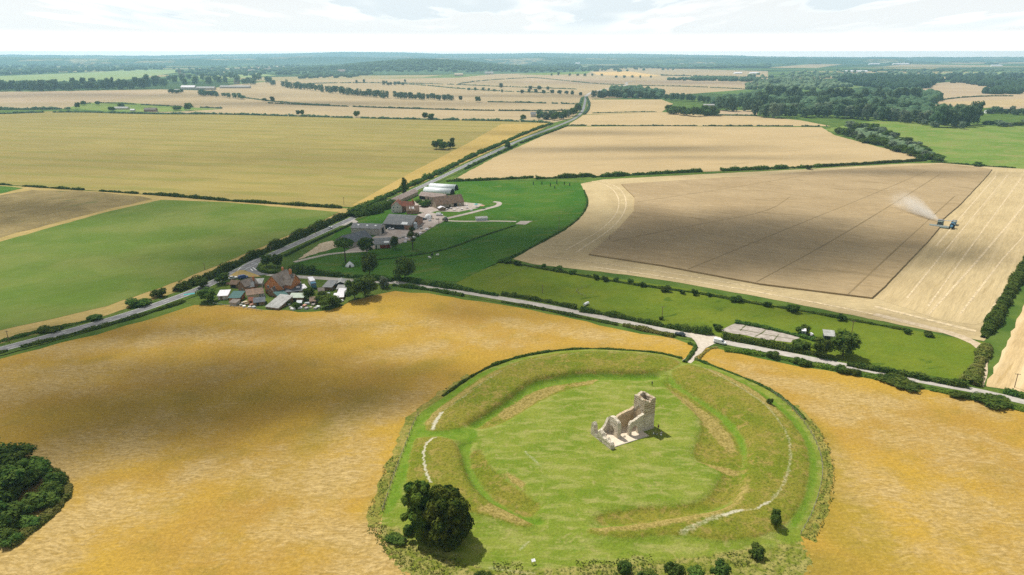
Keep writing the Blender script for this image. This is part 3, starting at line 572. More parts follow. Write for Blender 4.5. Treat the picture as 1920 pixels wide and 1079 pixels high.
def m2(m, am=.55): return t.ramp(t.math('ADD', t.math('ADD', m, t.math('MULTIPLY', t.math('SUBTRACT', nB, .5), am * 1.4)), t.math('MULTIPLY', t.math('SUBTRACT', nE, .5), .7)), .28, .70)
col = t.mix(m2(lsh, .3), col, t.mix(t.ramp(nB, .4, .6), (.11, .195, .014), (.15, .222, .024)))
rc = t.mix(t.ramp(nA, .38, .62), (.135, .165, .014), (.20, .185, .026)); rc = t.mix(t.ramp(nB, .48, .64), rc, (.25, .20, .05)); rc = t.mix(t.math('MULTIPLY', t.ramp(nC, .5, .36), .6), rc, (.09, .12, .012))
col = t.mix(m2(rgh, .35), col, rc)
tc = t.mix(t.ramp(nC, .38, .62), (.22, .178, .042), (.325, .255, .082))
col = t.mix(m2(tn, .8), col, tc)
scc = t.mix(t.ramp(nB, .40, .60), (.15, .175, .022), (.28, .25, .075)); scc = t.mix(t.ramp(nC, .50, .34), scc, (.05, .075, .012))
col = t.mix(m2(a2, .5), col, scc)
col = t.mix(t.ramp(t.math('ADD', chs, t.math('MULTIPLY', t.math('SUBTRACT', nC, .5), .9)), .18, .9), col, (.46, .43, .31))
gg = t.n('ShaderNodeCombineColor'); v = t.math('ADD', t.math('MULTIPLY', nC, 1.1), .45)
for i in range(3): t.put(gg.inputs[i], v)
col = t.mix(1.0, col, gg.outputs[0], 'MULTIPLY')
t.done(col, .95, t.math('ADD', nC, t.math('MULTIPLY', t.noise(p, 5, 2, .6), .5)), .8, .35, .05); M['turf'] = t.m
me = mesh('earthwork', np.column_stack([GX[used], GY[used], hh[used]]), [Fq], M['turf'], smooth=True)
ca = me.attributes.new('cover', 'FLOAT_COLOR', 'POINT'); ca.data.foreach_set('color', np.column_stack([rough[used], tanm[used], lush[used], np.clip(ch[used], 0, 1)]).astype(np.float32).ravel())
sa = me.attributes.new('scrub', 'FLOAT', 'POINT'); sa.data.foreach_set('value', scr[used].astype(np.float32))
# the land sheet and the barley field, both with the earthwork's outline cut out of them
def holed(P, hole, z):
    P = np.asarray(P); loops = [[Vector((p[0], p[1], 0)) for p in P], [Vector((p[0], p[1], 0)) for p in hole]]
    tr = tessellate_polygon(loops); A = np.vstack([P, hole]); out = []
    for f in tr:
        a, b, c = (A[i] for i in f); out.append(f if (b - a)[0] * (c - a)[1] - (b - a)[1] * (c - a)[0] > 0 else f[::-1])
    return np.column_stack([A, np.full(len(A), z)]), out
mid = OUT.mean(0); HOLE = mid + (OUT - mid) * .985
V, Fs = holed(jitter_poly(GP(BARLEY), 6, 1.0), HOLE, .04)
obj('barley_field', mesh('barley_field', V, [tuple(f) for f in Fs], M['barley']), None, 'golden ripe barley with pale flattened patches around the earthwork', 'field', None, 'structure')
xs = [-18000, -12000, -5000, -2000, -1000, 1000, 2000, 5000, 12000, 18000]; ys = [-1500, -500, 1000, 2000, 3500, 6000, 10000, 14000, 18000]
X, Y = np.meshgrid(xs, ys); V0 = np.column_stack([X.ravel(), Y.ravel(), np.zeros(X.size)]); I = np.arange(X.size).reshape(X.shape); Fs0 = []
for j in range(len(ys) - 1):
    for i in range(len(xs) - 1):
        if not (xs[i] == -1000 and ys[j] == -500): Fs0.append((int(I[j, i]), int(I[j, i + 1]), int(I[j + 1, i + 1]), int(I[j + 1, i])))
V1, F1 = holed([(-1000, -500), (1000, -500), (1000, 1000), (-1000, 1000)], HOLE, 0)
obj('ground', mesh('ground', np.vstack([V0, V1]), Fs0 + [tuple(i + len(V0) for i in f) for f in F1], M['ground']), None, 'grassy ground reaching to the horizon', 'ground', None, 'structure')
obj('terrain', me, None, 'green circular earthwork with grassy bank and ditch', 'earthwork', None, 'structure')
# ------------------------------------------------------------------ vegetation
def quads(cent, nrm, size, jit=.35, asp=.65):
    n = len(cent); r = rng.normal(size=(n, 3)); nrm = nrm / (np.linalg.norm(nrm, axis=1)[:, None] + 1e-9)
    u = np.cross(nrm, r); u /= np.linalg.norm(u, axis=1)[:, None] + 1e-9; v = np.cross(nrm, u)
    s = (size * (1 + jit * (rng.random(n) * 2 - 1)))[:, None] if np.ndim(size) else (size * (1 + jit * (rng.random(n) * 2 - 1)))[:, None]
    k = [.5 + .25 * rng.random((n, 1)) for _ in range(4)]
    V = np.stack([cent + s * u * k[0], cent + s * v * asp * k[1], cent - s * u * k[2], cent - s * v * asp * k[3]], 1).reshape(-1, 3)
    return V, np.arange(4 * n).reshape(n, 4)
ICO = {}
def ico(sub):
    if sub not in ICO:
        bm = bmesh.new(); bmesh.ops.create_icosphere(bm, subdivisions=sub, radius=1)
        ICO[sub] = (np.array([v.co[:] for v in bm.verts]), np.array([[v.index for v in f.verts] for f in bm.faces])); bm.free()
    return ICO[sub]
def crown_geo(lobes, n, size, core=.72, up=.25):
    """leaf clusters spread over a set of lobes [(centre, radii)], with dark inner masses"""
    A = np.array([r[0] * r[1] + r[1] * r[2] + r[0] * r[2] for c, r in lobes]); A = A / A.sum()
    cs, ns = [], []
    for (c, r), a in zip(lobes, A):
        m = max(6, int(n * a)); d = rng.normal(size=(m, 3)); d[:, 2] += up; d /= np.linalg.norm(d, axis=1)[:, None]
        rad = (.72 + .33 * rng.random((m, 1)) ** .7) * (1 + .10 * np.sin(d[:, :1] * 5 + c[0]) * np.cos(d[:, 1:2] * 6 + c[1]))
        cs.append(np.array(c) + d * np.array(r) * rad); ns.append(d / np.array(r) + rng.normal(size=(m, 3)) * .35 / np.mean(r) + np.array([0, 0, .25 / np.mean(r)]))
    V, Fq = quads(np.concatenate(cs), np.concatenate(ns), size)
    iv, it = ico(1); Vc, Fc, o = [V], [], len(V)
    for c, r in lobes:
        Vc.append(iv * np.array(r) * core * (1 + .15 * (rng.random((len(iv), 1)) - .5)) + np.array(c)); Fc.append(it + o); o += len(iv)
    return np.concatenate(Vc), [Fq] + ([np.concatenate(Fc)] if Fc else [])
def lobes_round(n=9, h=1.0, w=1.0, base=.12):
    """unit tree: height 1, width 1"""
    L = [((0, 0, .55), (.30 * w, .30 * w, .36))]
    for i in range(n):
        a = i * 2.4 + rng.random() * .6; z = base + .16 + (.78 - base) * ((i + .5) / n); rr = .27 * math.sin(math.pi * min(.95, max(.18, (z - base) / (1.02 - base)))) ** .6
        s = .10 + .14 * rng.random()
        L.append(((rr * math.cos(a) * w, rr * math.sin(a) * w, min(z, .98 - s)), (s * w, s * w, s * .9)))
    return L
def trunk_geo(mb, h, r, limbs=5, spread=.25, lean=(0, 0)):
    p = [(0, 0, -.02), (lean[0] * .5, lean[1] * .5, h * .5), (lean[0], lean[1], h)]
    mb.tube(p[0], p[1], r, r * .75, 7, False); mb.tube(p[1], p[2], r * .75, r * .45, 7, False)
    for i in range(limbs):
        a = i * 2.4 + .5; q = np.array(p[1]) * (.4) + np.array(p[2]) * .6 if i % 2 else np.array(p[2])
        mb.tube(q, q + np.array([math.cos(a) * spread, math.sin(a) * spread, spread * (.7 + .3 * (i % 3))]), r * .4, r * .12, 5, False)
    return mb
# unit-size tree meshes, shared by every copy
PROTO = {}
def proto(key, leaf, lobes, n, size, th, tr, core=.72, limbs=5, spread=.22, lean=(0, 0), bark='bark'):
    V, Fq = crown_geo(lobes, n, size, core)
    cm = mesh('crown', V, Fq, M[leaf]); mb = trunk_geo(MB(), th, tr, limbs, spread, lean)
    tm = mesh('trunk', np.concatenate(mb.V), mb.F, M[bark]); PROTO[key] = (cm, tm)
for q in range(3): proto(f'round{q}', 'leaf_mid', lobes_round(9 + q * 2), 1500, .062, .5, .022)
for q in range(3): proto(f'dark{q}', 'leaf_dark', lobes_round(10 + q), 1500, .065, .5, .022)
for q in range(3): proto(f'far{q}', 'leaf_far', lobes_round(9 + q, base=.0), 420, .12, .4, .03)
def bushy():
    L = [((.06, -.04, .30), (.30, .27, .32))]
    for i in range(9):
        a = i * 2.4 + rng.random(); r_ = .18 + .20 * rng.random(); s = .11 + .15 * rng.random(); L.append(((r_ * math.cos(a), r_ * math.sin(a) * .85, .12 + (.62 - r_) * rng.random() + s * .5), (s, s * .9, s * 1.05)))
    return L
for q in range(2): proto(f'bush{q}', 'leaf_mid', bushy(), 1100, .085, .25, .03, limbs=3)
for q in range(2): proto(f'dbush{q}', 'leaf_dark', bushy(), 1100, .085, .25, .03, limbs=3)
for q in range(2): proto(f'silver{q}', 'leaf_silver', lobes_round(9, base=-.05), 700, .09, .3, .03)
for q in range(2): proto(f'tall{q}', 'leaf_far', [((.05 * math.cos(i * 2), .05 * math.sin(i * 2), .14 + i * .125), (.34 - .03 * abs(i - 2), .34 - .03 * abs(i - 2), .15)) for i in range(7)], 500, .10, .6, .03)
proto('pine', 'leaf_dark', [((0, 0, .80), (.44, .40, .15)), ((-.30, .08, .74), (.22, .22, .12)), ((.32, -.05, .76), (.22, .22, .12)), ((.08, .3, .76), (.22, .2, .12)), ((-.05, -.3, .74), (.24, .2, .12)), ((.1, 0, .88), (.26, .26, .10))], 1500, .055, .70, .035, core=.6, limbs=8, spread=.24)
proto('ivy', 'leaf_dark', [((0, 0, .16), (.26, .26, .2)), ((.02, 0, .4), (.3, .3, .22)), ((.1, 0, .6), (.36, .34, .18)), ((.14, 0, .78), (.26, .26, .12)), ((-.06, 0, .93), (.14, .14, .06))], 1400, .06, .9, .04, limbs=2, spread=.1)
proto('sparse', 'leaf_dark', [((0, 0, .85), (.18, .18, .10)), ((-.25, 0, .55), (.20, .18, .10)), ((.25, .1, .62), (.2, .18, .1)), ((.05, -.1, .7), (.2, .2, .1)), ((-.1, .1, .38), (.16, .16, .1))], 650, .06, .92, .035, core=.4, limbs=8, spread=.25)
def tree_at(xy, h, w, key, label, cat='tree', name=None, group=None, z=0.0, trunk=True):
    cm, tm = PROTO[key]; nm = name or ('bush' if 'bush' in key else 'tree')
    if not trunk:
        o = bpy.data.objects.new(nm, cm); C.objects.link(o); tag(o, label, cat, group)
    else:
        o = empty(nm, (0, 0, 0), 0, label, cat, group); obj('crown', cm, o); obj('trunk' if 'bush' not in key else 'stem', tm, o)
    o.location = (xy[0], xy[1], z); o.scale = (w, w, h); o.rotation_euler = (0, 0, rng.random() * 6.28)
    return o
def tree(px, py, hp, wp, key, label, cat=None, name=None, group=None, trunk=True, z=0.0):
    s = ppm(px, py); c = G(px, py)
    return tree_at(c, hp / s / hfac(px, py), wp / s, key, label, cat or ('bush' if 'bush' in key else 'tree'), name, group, z, trunk)
ORD = ['first', 'second', 'third', 'fourth', 'fifth', 'sixth', 'seventh', 'eighth', 'ninth', 'tenth', 'eleventh', 'twelfth', 'thirteenth', 'fourteenth', 'fifteenth', 'sixteenth', 'seventeenth', 'eighteenth', 'nineteenth']
TENS = {20: 'twent', 30: 'thirt', 40: 'fort', 50: 'fift', 60: 'sixt', 70: 'sevent'}
def ordinal(i):
    i += 1
    if i < 20: return ORD[i - 1]
    d, u = i // 10 * 10, i % 10
    return TENS[d] + 'ieth' if u == 0 else TENS[d] + 'y-' + ORD[u - 1]
def row(pts, n, hr, wr, keys, desc, group, cat='tree', jx=.35, jy=1.0, trunk=True, mass=None):
    """trees along a line; with mass, the row stays one far wood mass instead of single trees"""
    P = np.array(pts, float); s = np.concatenate([[0], np.cumsum(np.linalg.norm(np.diff(P, axis=0), axis=1))])
    u = (np.arange(n) + .5 + (rng.random(n) - .5) * jx * 2) / n * s[-1]; u.sort()
    xs = np.interp(u, s, P[:, 0]); ys = np.interp(u, s, P[:, 1]) + (rng.random(n) - .5) * 2 * jy
    Vs, Fs, o = [], [], 0
    for i, j in enumerate(np.argsort(xs)):
        hp, wp, key = hr[0] + (hr[1] - hr[0]) * rng.random(), wr[0] + (wr[1] - wr[0]) * rng.random(), keys[rng.integers(len(keys))]
        if not mass: tree(xs[j], ys[j], hp, wp, key, desc.format(ordinal(i)), cat, 'bush' if cat == 'bush' else 'tree', group, trunk); continue
        me = PROTO[key][0]; V = np.empty(len(me.vertices) * 3, np.float32); me.vertices.foreach_get('co', V); V = V.reshape(-1, 3).astype(float)
        sc, c, a = ppm(xs[j], ys[j]), G(xs[j], ys[j]), rng.random() * 6.28
        V = V @ np.array([[math.cos(a), math.sin(a), 0], [-math.sin(a), math.cos(a), 0], [0, 0, 1]]) * np.array([wp / sc, wp / sc, hp / sc / hfac(xs[j], ys[j])]) + np.array([c[0], c[1], 0])
        nq = sum(1 for p in me.polygons if p.loop_total == 4); Vs.append(V); Fs.append(np.arange(4 * nq).reshape(-1, 4) + o); o += len(V)
    if mass: obj('woodland', mesh('woodland', np.concatenate(Vs), [np.concatenate(Fs)], M['leaf_far']), None, mass, 'woodland', None, 'stuff')

# hedges: a leafy mass along a line, one object each
def hedge(px, w, h, label, leaf='leaf_dark', size=None, gaps=0.0, off=0.0, ground=False, dens=1.0, name='hedge', bump=.5, cat='hedge', z0=0.0):
    P = smooth_line(GP(px) if not ground else np.asarray(px, float), 1)
    dist = float(np.mean(np.hypot(P[:, 0], P[:, 1]))); sz = size or max(.42, dist / 620)
    P = rs(P, max(.8, sz * 1.2)) if np.linalg.norm(P[-1] - P[0]) > 2 * max(.8, sz * 1.2) else P
    N = normals2(P); P = P + N * off; n = len(P)
    f = np.array([mnoise.noise((p[0] * .11, p[1] * .11, 1.5)) + .6 * mnoise.noise((p[0] * .4, p[1] * .4, 9)) for p in P])
    hv = h * np.clip(1 + bump * 1.6 * f, .35, 2); wv_ = w * np.clip(1 + bump * 1.3 * f, .45, 1.8)
    g2 = np.array([mnoise.noise((p[0] * .05, p[1] * .05, 21)) for p in P]) if gaps else np.ones(n)
    on = g2 > (-.45 + gaps) if gaps else np.ones(n, bool)
    seg = float(np.mean(np.linalg.norm(np.diff(P, axis=0), axis=1)))
    per = max(3, int(dens * 1.5 * (seg * (w + 2 * h)) / (sz * sz * .62)))
    ii = np.repeat(np.where(on)[0], per); m = len(ii)
    if m == 0: return None
    th = rng.random(m) * math.pi; cx = np.cos(th); cz = np.sin(th)
    cx = np.sign(cx) * np.abs(cx) ** .7
    rad = .8 + .28 * rng.random(m)
    al = (rng.random(m) - .5) * seg; T = np.column_stack([N[:, 1], -N[:, 0]])
    c2 = P[ii] + N[ii] * (cx * rad * wv_[ii] / 2)[:, None] + T[ii] * al[:, None]
    cen = np.column_stack([c2, z0 + np.maximum(.1, cz * rad * hv[ii])])
    nrm = np.column_stack([N[ii] * cx[:, None], cz + .3]) + rng.normal(size=(m, 3)) * .4
    V, Fq = quads(cen, nrm, sz * 1.15)
    # inner mass
    o = len(V); Vs = [V]; Ft = []
    prof = [(-.40, 0), (-.36, .55), (0, .82), (.36, .55), (.40, 0)]
    core = np.stack([np.column_stack([P + N * (a * wv_)[:, None], z0 + b * hv]) for a, b in prof], 1).reshape(-1, 3)
    q = []
    for i in range(n - 1):
        if on[i] and on[i + 1]:
            for j in range(4): q.append((o + i * 5 + j, o + i * 5 + j + 1, o + (i + 1) * 5 + j + 1, o + (i + 1) * 5 + j))
    if cat == 'weeds': return obj(name, mesh(name, V, [Fq], M[leaf]), None, label, cat, None, 'stuff')
    me = mesh(name, np.concatenate([V, core]), [np.concatenate([Fq, np.array(q, int).reshape(-1, 4)])], M[leaf])
    return obj(name, me, None, label, cat)

# --- around the earthwork
OL = [(1276, 674), (1238, 664), (1180, 659), (1119, 655.5), (1062, 657.5), (1016, 663.5), (970, 672.5), (923, 688), (888, 706), (851, 732), (819, 754), (784, 777), (773, 800), (759, 837), (742, 883), (726, 930), (712, 970)]
ORr = [(1303, 676), (1342, 691), (1400, 713), (1446, 735), (1481, 761), (1504, 787), (1523, 815), (1537, 845), (1543, 873), (1543, 900), (1527, 960), (1501, 1007)]
hedge(OL[:8], 1.3, .75, 'low dark hedge curving along the far edge of the earthwork', 'leaf_dark', .38, .05, -.6, bump=.5)
hedge(OL[6:12], 1.2, .65, 'ragged low hedge along the upper left edge of the earthwork', 'leaf_mid', .38, .25, -.6, bump=.6)
M['fringe'] = fieldmat('rough_fringe', (.20, .19, .035), (.27, .225, .055), (.13, .155, .022), .4, 0, big=9, mid=2.5, fine=.5, aniso=1.5, contrast=.7, bump=.9, c3r=(.45, .62))
for nm_, q_, w_, o_ in (('left', OL[8:] + [(706, 990)], 3.0, -1.7), ('right', ORr[4:], 2.6, 1.5)):
    P_ = smooth_line(GP(q_), 2); N_ = normals2(P_); w0 = np.array([w_ * (1 + .5 * mnoise.noise((p_[0] * .3, p_[1] * .3, 4))) for p_ in P_])
    flat('rough_grass', np.vstack([P_ + N_ * .3 * np.sign(-o_), (P_ + N_ * (np.sign(o_) * w0)[:, None])[::-1]]), .075, M['fringe'], f'rough uncut grass fringe outside the {nm_} fence of the earthwork', 'grass', 'structure', .5, 1.2)
hedge(OL[9:], 2.6, .30, 'weedy growth along the left fence of the earthwork', 'leaf_scrub', .34, .30, -1.6, name='scrub', dens=.22, bump=.7, cat='weeds')
hedge(ORr[:6], 1.2, .6, 'low dark hedge along the upper right edge of the earthwork', 'leaf_dark', .38, .10, .8, bump=.6)
hedge(ORr[5:], 2.2, .25, 'dry weedy growth outside the right fence of the earthwork', 'leaf_scrub', .34, .25, 2.0, name='scrub', dens=.18, bump=.7, cat='weeds')
hedge([(1283, 681), (1292, 672), (1300, 660), (1306, 650), (1290, 645)], 1.4, .9, 'short hedge on the left side of the gravel path', 'leaf_mid', .4, bump=.6)
hedge([(1305, 676), (1318, 664), (1330, 655), (1345, 652)], 1.6, .5, 'grassy growth on the right side of the gravel path', 'leaf_dry', .4, bump=.6, cat='weeds', name='scrub')
for q, (a_, lb) in enumerate((([(700, 985), (720, 1010), (750, 1035), (800, 1056), (850, 1072)], 'rough weeds below the two dark trees'), ([(930, 1082), (1050, 1074), (1150, 1068), (1230, 1062)], 'rough weeds along the bottom edge left of the bush clump'), ([(1370, 1052), (1420, 1042), (1495, 1026)], 'rough weeds along the bottom edge right of the bush clump'))):
    hedge(a_, 6, .32, lb, 'leaf_scrub', .34, .30, name='scrub', dens=.22, bump=.7, cat='weeds')
def big_tree(px, py, hgt, wid, n, label, lobes, leaf='leaf_yew', size=.62):
    c = G(px, py); o = empty('tree', (c[0], c[1], HZ(*c) - .1), 0, label, 'tree')
    V, Fq = crown_geo(lobes, n, size, .55, .15); obj('crown', mesh('crown', V, Fq, M[leaf]), o)
    trunk_geo(MB(), hgt * .6, .4, 7, wid * .28).build('trunk', M['bark'], o); return o
def conic(h, w, n, seed, base=.04):
    r = np.random.default_rng(seed); L = [((0, 0, h * .5), (w * .26, w * .26, h * .44))]
    for i in range(n):
        z = h * (base + .86 * (i + .5) / n); rr = w * .5 * (1 - .62 * (z / h) ** 2.2) * min(1, .72 + z / h); a = i * 2.4 + r.random(); s = w * (.085 + .14 * r.random() ** 1.3)
        k = rr - s * .55; L.append(((k * math.cos(a), k * math.sin(a), z), (s, s, s * .9)))
    return L
def rounded(h, w, n, seed):
    r = np.random.default_rng(seed); L = [((0, 0, h * .5), (w * .30, w * .30, h * .40))]
    for i in range(n):
        z = h * (.06 + .84 * (i + .5) / n); rr = w * .5 * math.sin(math.pi * (.18 + .74 * z / h)) ** .55; a = i * 2.4 + r.random() * .9; s = w * (.10 + .11 * r.random() ** 1.5); k = max(0, rr - s * .75)
        L.append(((k * math.cos(a), k * math.sin(a), z), (s, s, s * .85)))
    return L
big_tree(786, 1000, 13, 8, 9000, 'tall dark tree inside the earthwork, narrower left one of the pair', conic(15.0, 8.2, 24, 3, .02))
big_tree(838, 1010, 12, 11, 13000, 'broad dark tree inside the earthwork, right one of the pair', conic(14.0, 11.2, 36, 5, .0))
for px, py, hp, wp, k, lb in ((1452, 990, 30, 28, 'dbush0', 'small dark bush on the lower right bank of the earthwork'), (1418, 1044, 24, 38, 'dbush1', 'round dark bush on the bottom right edge of the earthwork'), (1172, 1076, 28, 34, 'dbush0', 'dark bush at the bottom edge, left of the larger bush group'),
        (1262, 1086, 34, 44, 'bush0', 'leftmost bush of the clump at the bottom edge'), (1306, 1087, 30, 46, 'bush1', 'middle bush of the clump at the bottom edge'), (1350, 1086, 36, 48, 'dbush1', 'rightmost and darkest bush of the clump at the bottom edge'), (1214, 1090, 26, 40, 'bush1', 'pale bush half cut off by the bottom edge'), (1443, 763, 13, 14, 'dbush0', 'lone small bush on the right bank near its crest'), (905, 1088, 16, 40, 'bush0', 'low green bush below the shadow of the two dark trees'), (745, 1016, 16, 40, 'bush1', 'low scrubby bush left of the two dark trees')):
    c = G(px, py); tree(px, py, hp, wp, k, lb, z=HZ(*c) - .1)
# --- scrub wood at the lower left corner
n = 0
for (px, py, hp, wp, k) in ((-90, 890, 60, 110, 'dark0'), (-30, 870, 52, 90, 'dark1'), (25, 874, 46, 80, 'bush0'), (70, 890, 40, 66, 'bush1'), (102, 918, 34, 56, 'dbush0'), (40, 925, 58, 86, 'dark2'), (-20, 930, 60, 100, 'bush0'), (80, 950, 42, 66, 'bush1'), (30, 975, 48, 76, 'dbush1'), (-30, 990, 62, 96, 'dark0'), (5, 1010, 34, 60, 'dbush0'), (-100, 960, 70, 110, 'dark1'), (60, 908, 44, 60, 'dbush1'), (95, 935, 30, 46, 'bush0'), (55, 985, 26, 50, 'bush1'), (20, 1018, 22, 44, 'bush0'), (10, 945, 50, 70, 'bush0')):
    tree(px, py, hp, wp, k, f'{["leafy","dark"]["d" in k]} {"bush" if "bush" in k else "tree"} in the scrub wood at lower left, {ordinal(n)} of its clump counted from behind', 'tree', 'tree' if 'bush' not in k else 'bush', 'scrub wood at the lower left', z=-.3); n += 1
hedge([(-60, 852), (20, 862), (80, 878), (122, 905), (128, 925), (95, 965), (50, 1000), (10, 1026)], 3.5, 1.2, 'low scrubby fringe round the wood at lower left', 'leaf_scrub', .5, .05, name='scrub', cat='scrub')

# --- hedges of the near roads and fields
hedge([(-300, 716), (-100, 668), (0, 640), (60, 624), (120, 612), (175, 600)], 3.0, .7, 'low hedge bank above the main road at far left', 'leaf_mid', .6, .1, -1)
hedge([(-300, 752), (0, 663), (60, 648), (150, 625), (250, 597), (320, 575), (345, 566)], 2.4, 1.0, 'dark verge hedge on the near side of the main road', 'leaf_dark', .6, .05, 0)
for px, py, hp, wp, lb in ((92, 622, 12, 46, 'long low bush on the road bank, leftmost of three'), (180, 600, 12, 34, 'low bush on the road bank, second of three'), (258, 574, 17, 50, 'dark rounded bush on the road bank, third of three'), (300, 557, 20, 32, 'round dark tree-like bush beside the road near the houses')):
    tree(px, py, hp, wp, 'dbush0', lb)
hedge([(335, 548), (360, 537), (385, 528), (420, 511), (470, 487), (520, 465), (580, 438), (640, 411), (656, 404)], 6.0, 3.4, 'tall dark hedge on the far side of the main road by the houses', 'leaf_dark', .7, 0, 1)
hedge([(660, 402), (690, 388), (740, 364), (790, 341), (835, 321), (880, 297), (935, 274), (985, 251), (1035, 233)], 6.0, 2.6, 'long dark hedge running up the left side of the main road', 'leaf_dark', 1.0, .0, 1)
hedge([(872, 318), (905, 302), (935, 289), (985, 265), (1035, 248), (1065, 236)], 3.0, 1.8, 'thin hedge along the right side of the distant main road', 'leaf_dark', 1.2, .05)
hedge([(535, 481), (580, 458), (640, 431), (660, 421)], 1.4, 1.3, 'clipped dark hedge right of the main road before the farm', 'leaf_dark', .5, bump=.12)
hedge([(660, 408), (690, 402), (720, 390), (740, 384)], 11, 4.5, 'thick dark shrubbery between the road and the big grey barn', 'leaf_dark', .7)
hedge([(484, 505), (490, 511), (505, 514), (527, 513)], 2.0, 1.5, 'clipped curving hedge at the road junction', 'leaf_mid', .5, bump=.12)
for px, py, hp, wp, k, lb in ((500, 500, 22, 30, 'dark0', 'dark small tree behind the curved hedge at the junction'), (520, 502, 26, 30, 'dark1', 'dark small tree behind the brick house chimneys')): tree(px, py, hp, wp, k, lb)
hedge([(545, 510), (570, 512), (590, 514)], 5, 3.4, 'tall dark hedge right of the brick house chimneys', 'leaf_dark', .6)
hedge([(594, 515), (630, 518), (660, 521), (690, 524), (735, 528)], 3.0, 2.0, 'dark hedge below the bell tent pasture', 'leaf_dark', .6)
hedge([(740, 524), (790, 533), (850, 541), (900, 550), (935, 556)], 3.2, 2.2, 'dark hedge between the pasture and the lane', 'leaf_dark', .6, .0)
hedge([(738, 536), (790, 542), (840, 550), (870, 556)], 2.0, 1.2, 'low hedge on the near side of the lane by the big tree', 'leaf_dark', .5)
hedge([(942, 554), (985, 560), (1030, 568), (1080, 580)], 2.6, 1.8, 'hedge above the lane, middle stretch', 'leaf_mid', .55, .0)
hedge([(1090, 584), (1150, 594), (1200, 604), (1260, 616), (1320, 626), (1335, 627)], 3.0, 2.0, 'dense hedge above the lane left of the parked cars', 'leaf_mid', .5, .0)
hedge([(910, 562), (960, 570), (1030, 583), (1100, 598), (1160, 610)], 2.2, .8, 'ragged hedge below the lane, left part', 'leaf_mid', .5, .2)
hedge([(1170, 611), (1220, 622), (1262, 632)], 3.0, 1.2, 'ragged hedge below the lane beside the dark car', 'leaf_scrub', .45, .0)
hedge([(1356, 634), (1400, 642), (1450, 651), (1500, 661), (1540, 668)], 4.2, 2.0, 'thick hedge between the lane and the concrete pad', 'leaf_mid', .5, .0)
hedge([(1380, 606), (1420, 613), (1460, 622), (1500, 632), (1530, 640)], 2.4, 1.6, 'dark hedge behind the concrete pad', 'leaf_dark', .5, .0)
hedge([(1590, 686), (1640, 695), (1700, 705), (1760, 718), (1815, 727)], 2.4, 1.5, 'dark hedge along the lane below the small paddock', 'leaf_dark', .5, .05)
hedge([(1360, 658), (1420, 664), (1500, 680), (1600, 700), (1700, 722), (1800, 742), (1910, 768), (2100, 812)], 3.0, 1.05, 'weedy verge growth along the near side of the lane', 'leaf_bright', .42, .05)
for px, py, hp, wp, k, lb in ((1448, 671, 16, 26, 'bush0', 'bright round bush on the lane verge, leftmost of four'), (1501, 683, 18, 32, 'bush1', 'bright bush on the lane verge, second of four'), (1577, 699, 18, 24, 'bush0', 'bush on the lane verge, third of four'), (1597, 702, 17, 26, 'bush1', 'bush on the lane verge, fourth of four'), (1690, 722, 15, 74, 'bush1', 'long low bush on the lane verge further right'), (1795, 745, 14, 36, 'dbush1', 'dark low bush on the verge near the field gateway'), (1862, 757, 16, 70, 'bush0', 'long green bush on the verge at the right edge')):
    tree(px, py, hp, wp, k, lb)
hedge([(1884, 737), (1920, 747), (1980, 762), (2100, 790)], 2.6, 1.5, 'hedge above the lane at the right edge', 'leaf_dark', .5)
hedge([(1845, 634), (1862, 606), (1885, 565), (1905, 530), (1930, 485), (1960, 430)], 5.0, 2.6, 'thick bushy hedge running up the right side of the stubble', 'leaf_mid', .6, .0, bump=.5)
hedge([(1818, 722), (1828, 700), (1842, 670), (1850, 648)], 4.5, 1.6, 'overgrown hedge at the right end of the small paddock', 'leaf_scrub', .5, .1)
hedge([(940, 489), (975, 497), (1020, 505), (1100, 519), (1160, 530), (1230, 540), (1320, 552), (1420, 571), (1500, 583), (1600, 602), (1700, 620)], 2.0, .7, 'low weedy hedge bank below the stubble field', 'leaf_dark', .6, .1)
for i, (px, py, hp, wp) in enumerate(((948, 492, 8, 30), (970, 497, 12, 18), (1020, 503, 11, 12), (1045, 508, 11, 24), (1074, 514, 10, 18), (1117, 524, 14, 14), (1134, 528, 13, 14), (1155, 528, 10, 14), (1182, 532, 12, 14), (1206, 538, 12, 15), (1248, 547, 14, 22), (1279, 551, 11, 14), (1302, 554, 15, 15), (1330, 556, 10, 12), (1380, 566, 14, 26), (1437, 575, 14, 18), (1487, 585, 17, 30), (1578, 601, 16, 22), (1505, 626, 20, 30), (1700, 624, 12, 22), (1740, 630, 10, 24))):
    tree(px, py, hp, wp, ['dbush0', 'dbush1'][i % 2], f'dark bush in the line below the stubble field, {ordinal(i)} from the left' if i != 18 else 'dark round bush behind the white shed cluster', 'bush', group='bushes below the stubble field')
hedge([(838, 341), (900, 339), (960, 336), (1000, 334)], 3.0, 2.2, 'dark hedge along the top of the farm pasture, left stretch', 'leaf_dark', .9, .05)
hedge([(1005, 336), (1060, 334), (1110, 331)], 3.4, 2.8, 'dark hedge along the top of the farm pasture, right stretch', 'leaf_dark', .9, .0)
hedge([(1110, 333), (1200, 328), (1300, 323), (1400, 319), (1480, 316), (1540, 313)], 4.5, 2.6, 'bushy hedge between the stubble and the pale wheat field', 'leaf_mid', .95, .12, bump=.6)
hedge([(1540, 313), (1600, 310), (1660, 306), (1735, 302)], 3.5, 2.6, 'dense dark hedge right of the bushy field hedge', 'leaf_dark', .95, .0, bump=.2)
hedge([(1735, 303), (1790, 308), (1840, 312), (1905, 316)], 2.2, 1.3, 'low dark hedge below the river meadow', 'leaf_dark', .95, .05)
tree(1832, 312, 10, 20, 'dbush0', 'lone dark bush on the meadow edge at right'); tree(1516, 318, 12, 16, 'dbush1', 'rounded bush standing out of the field hedge')
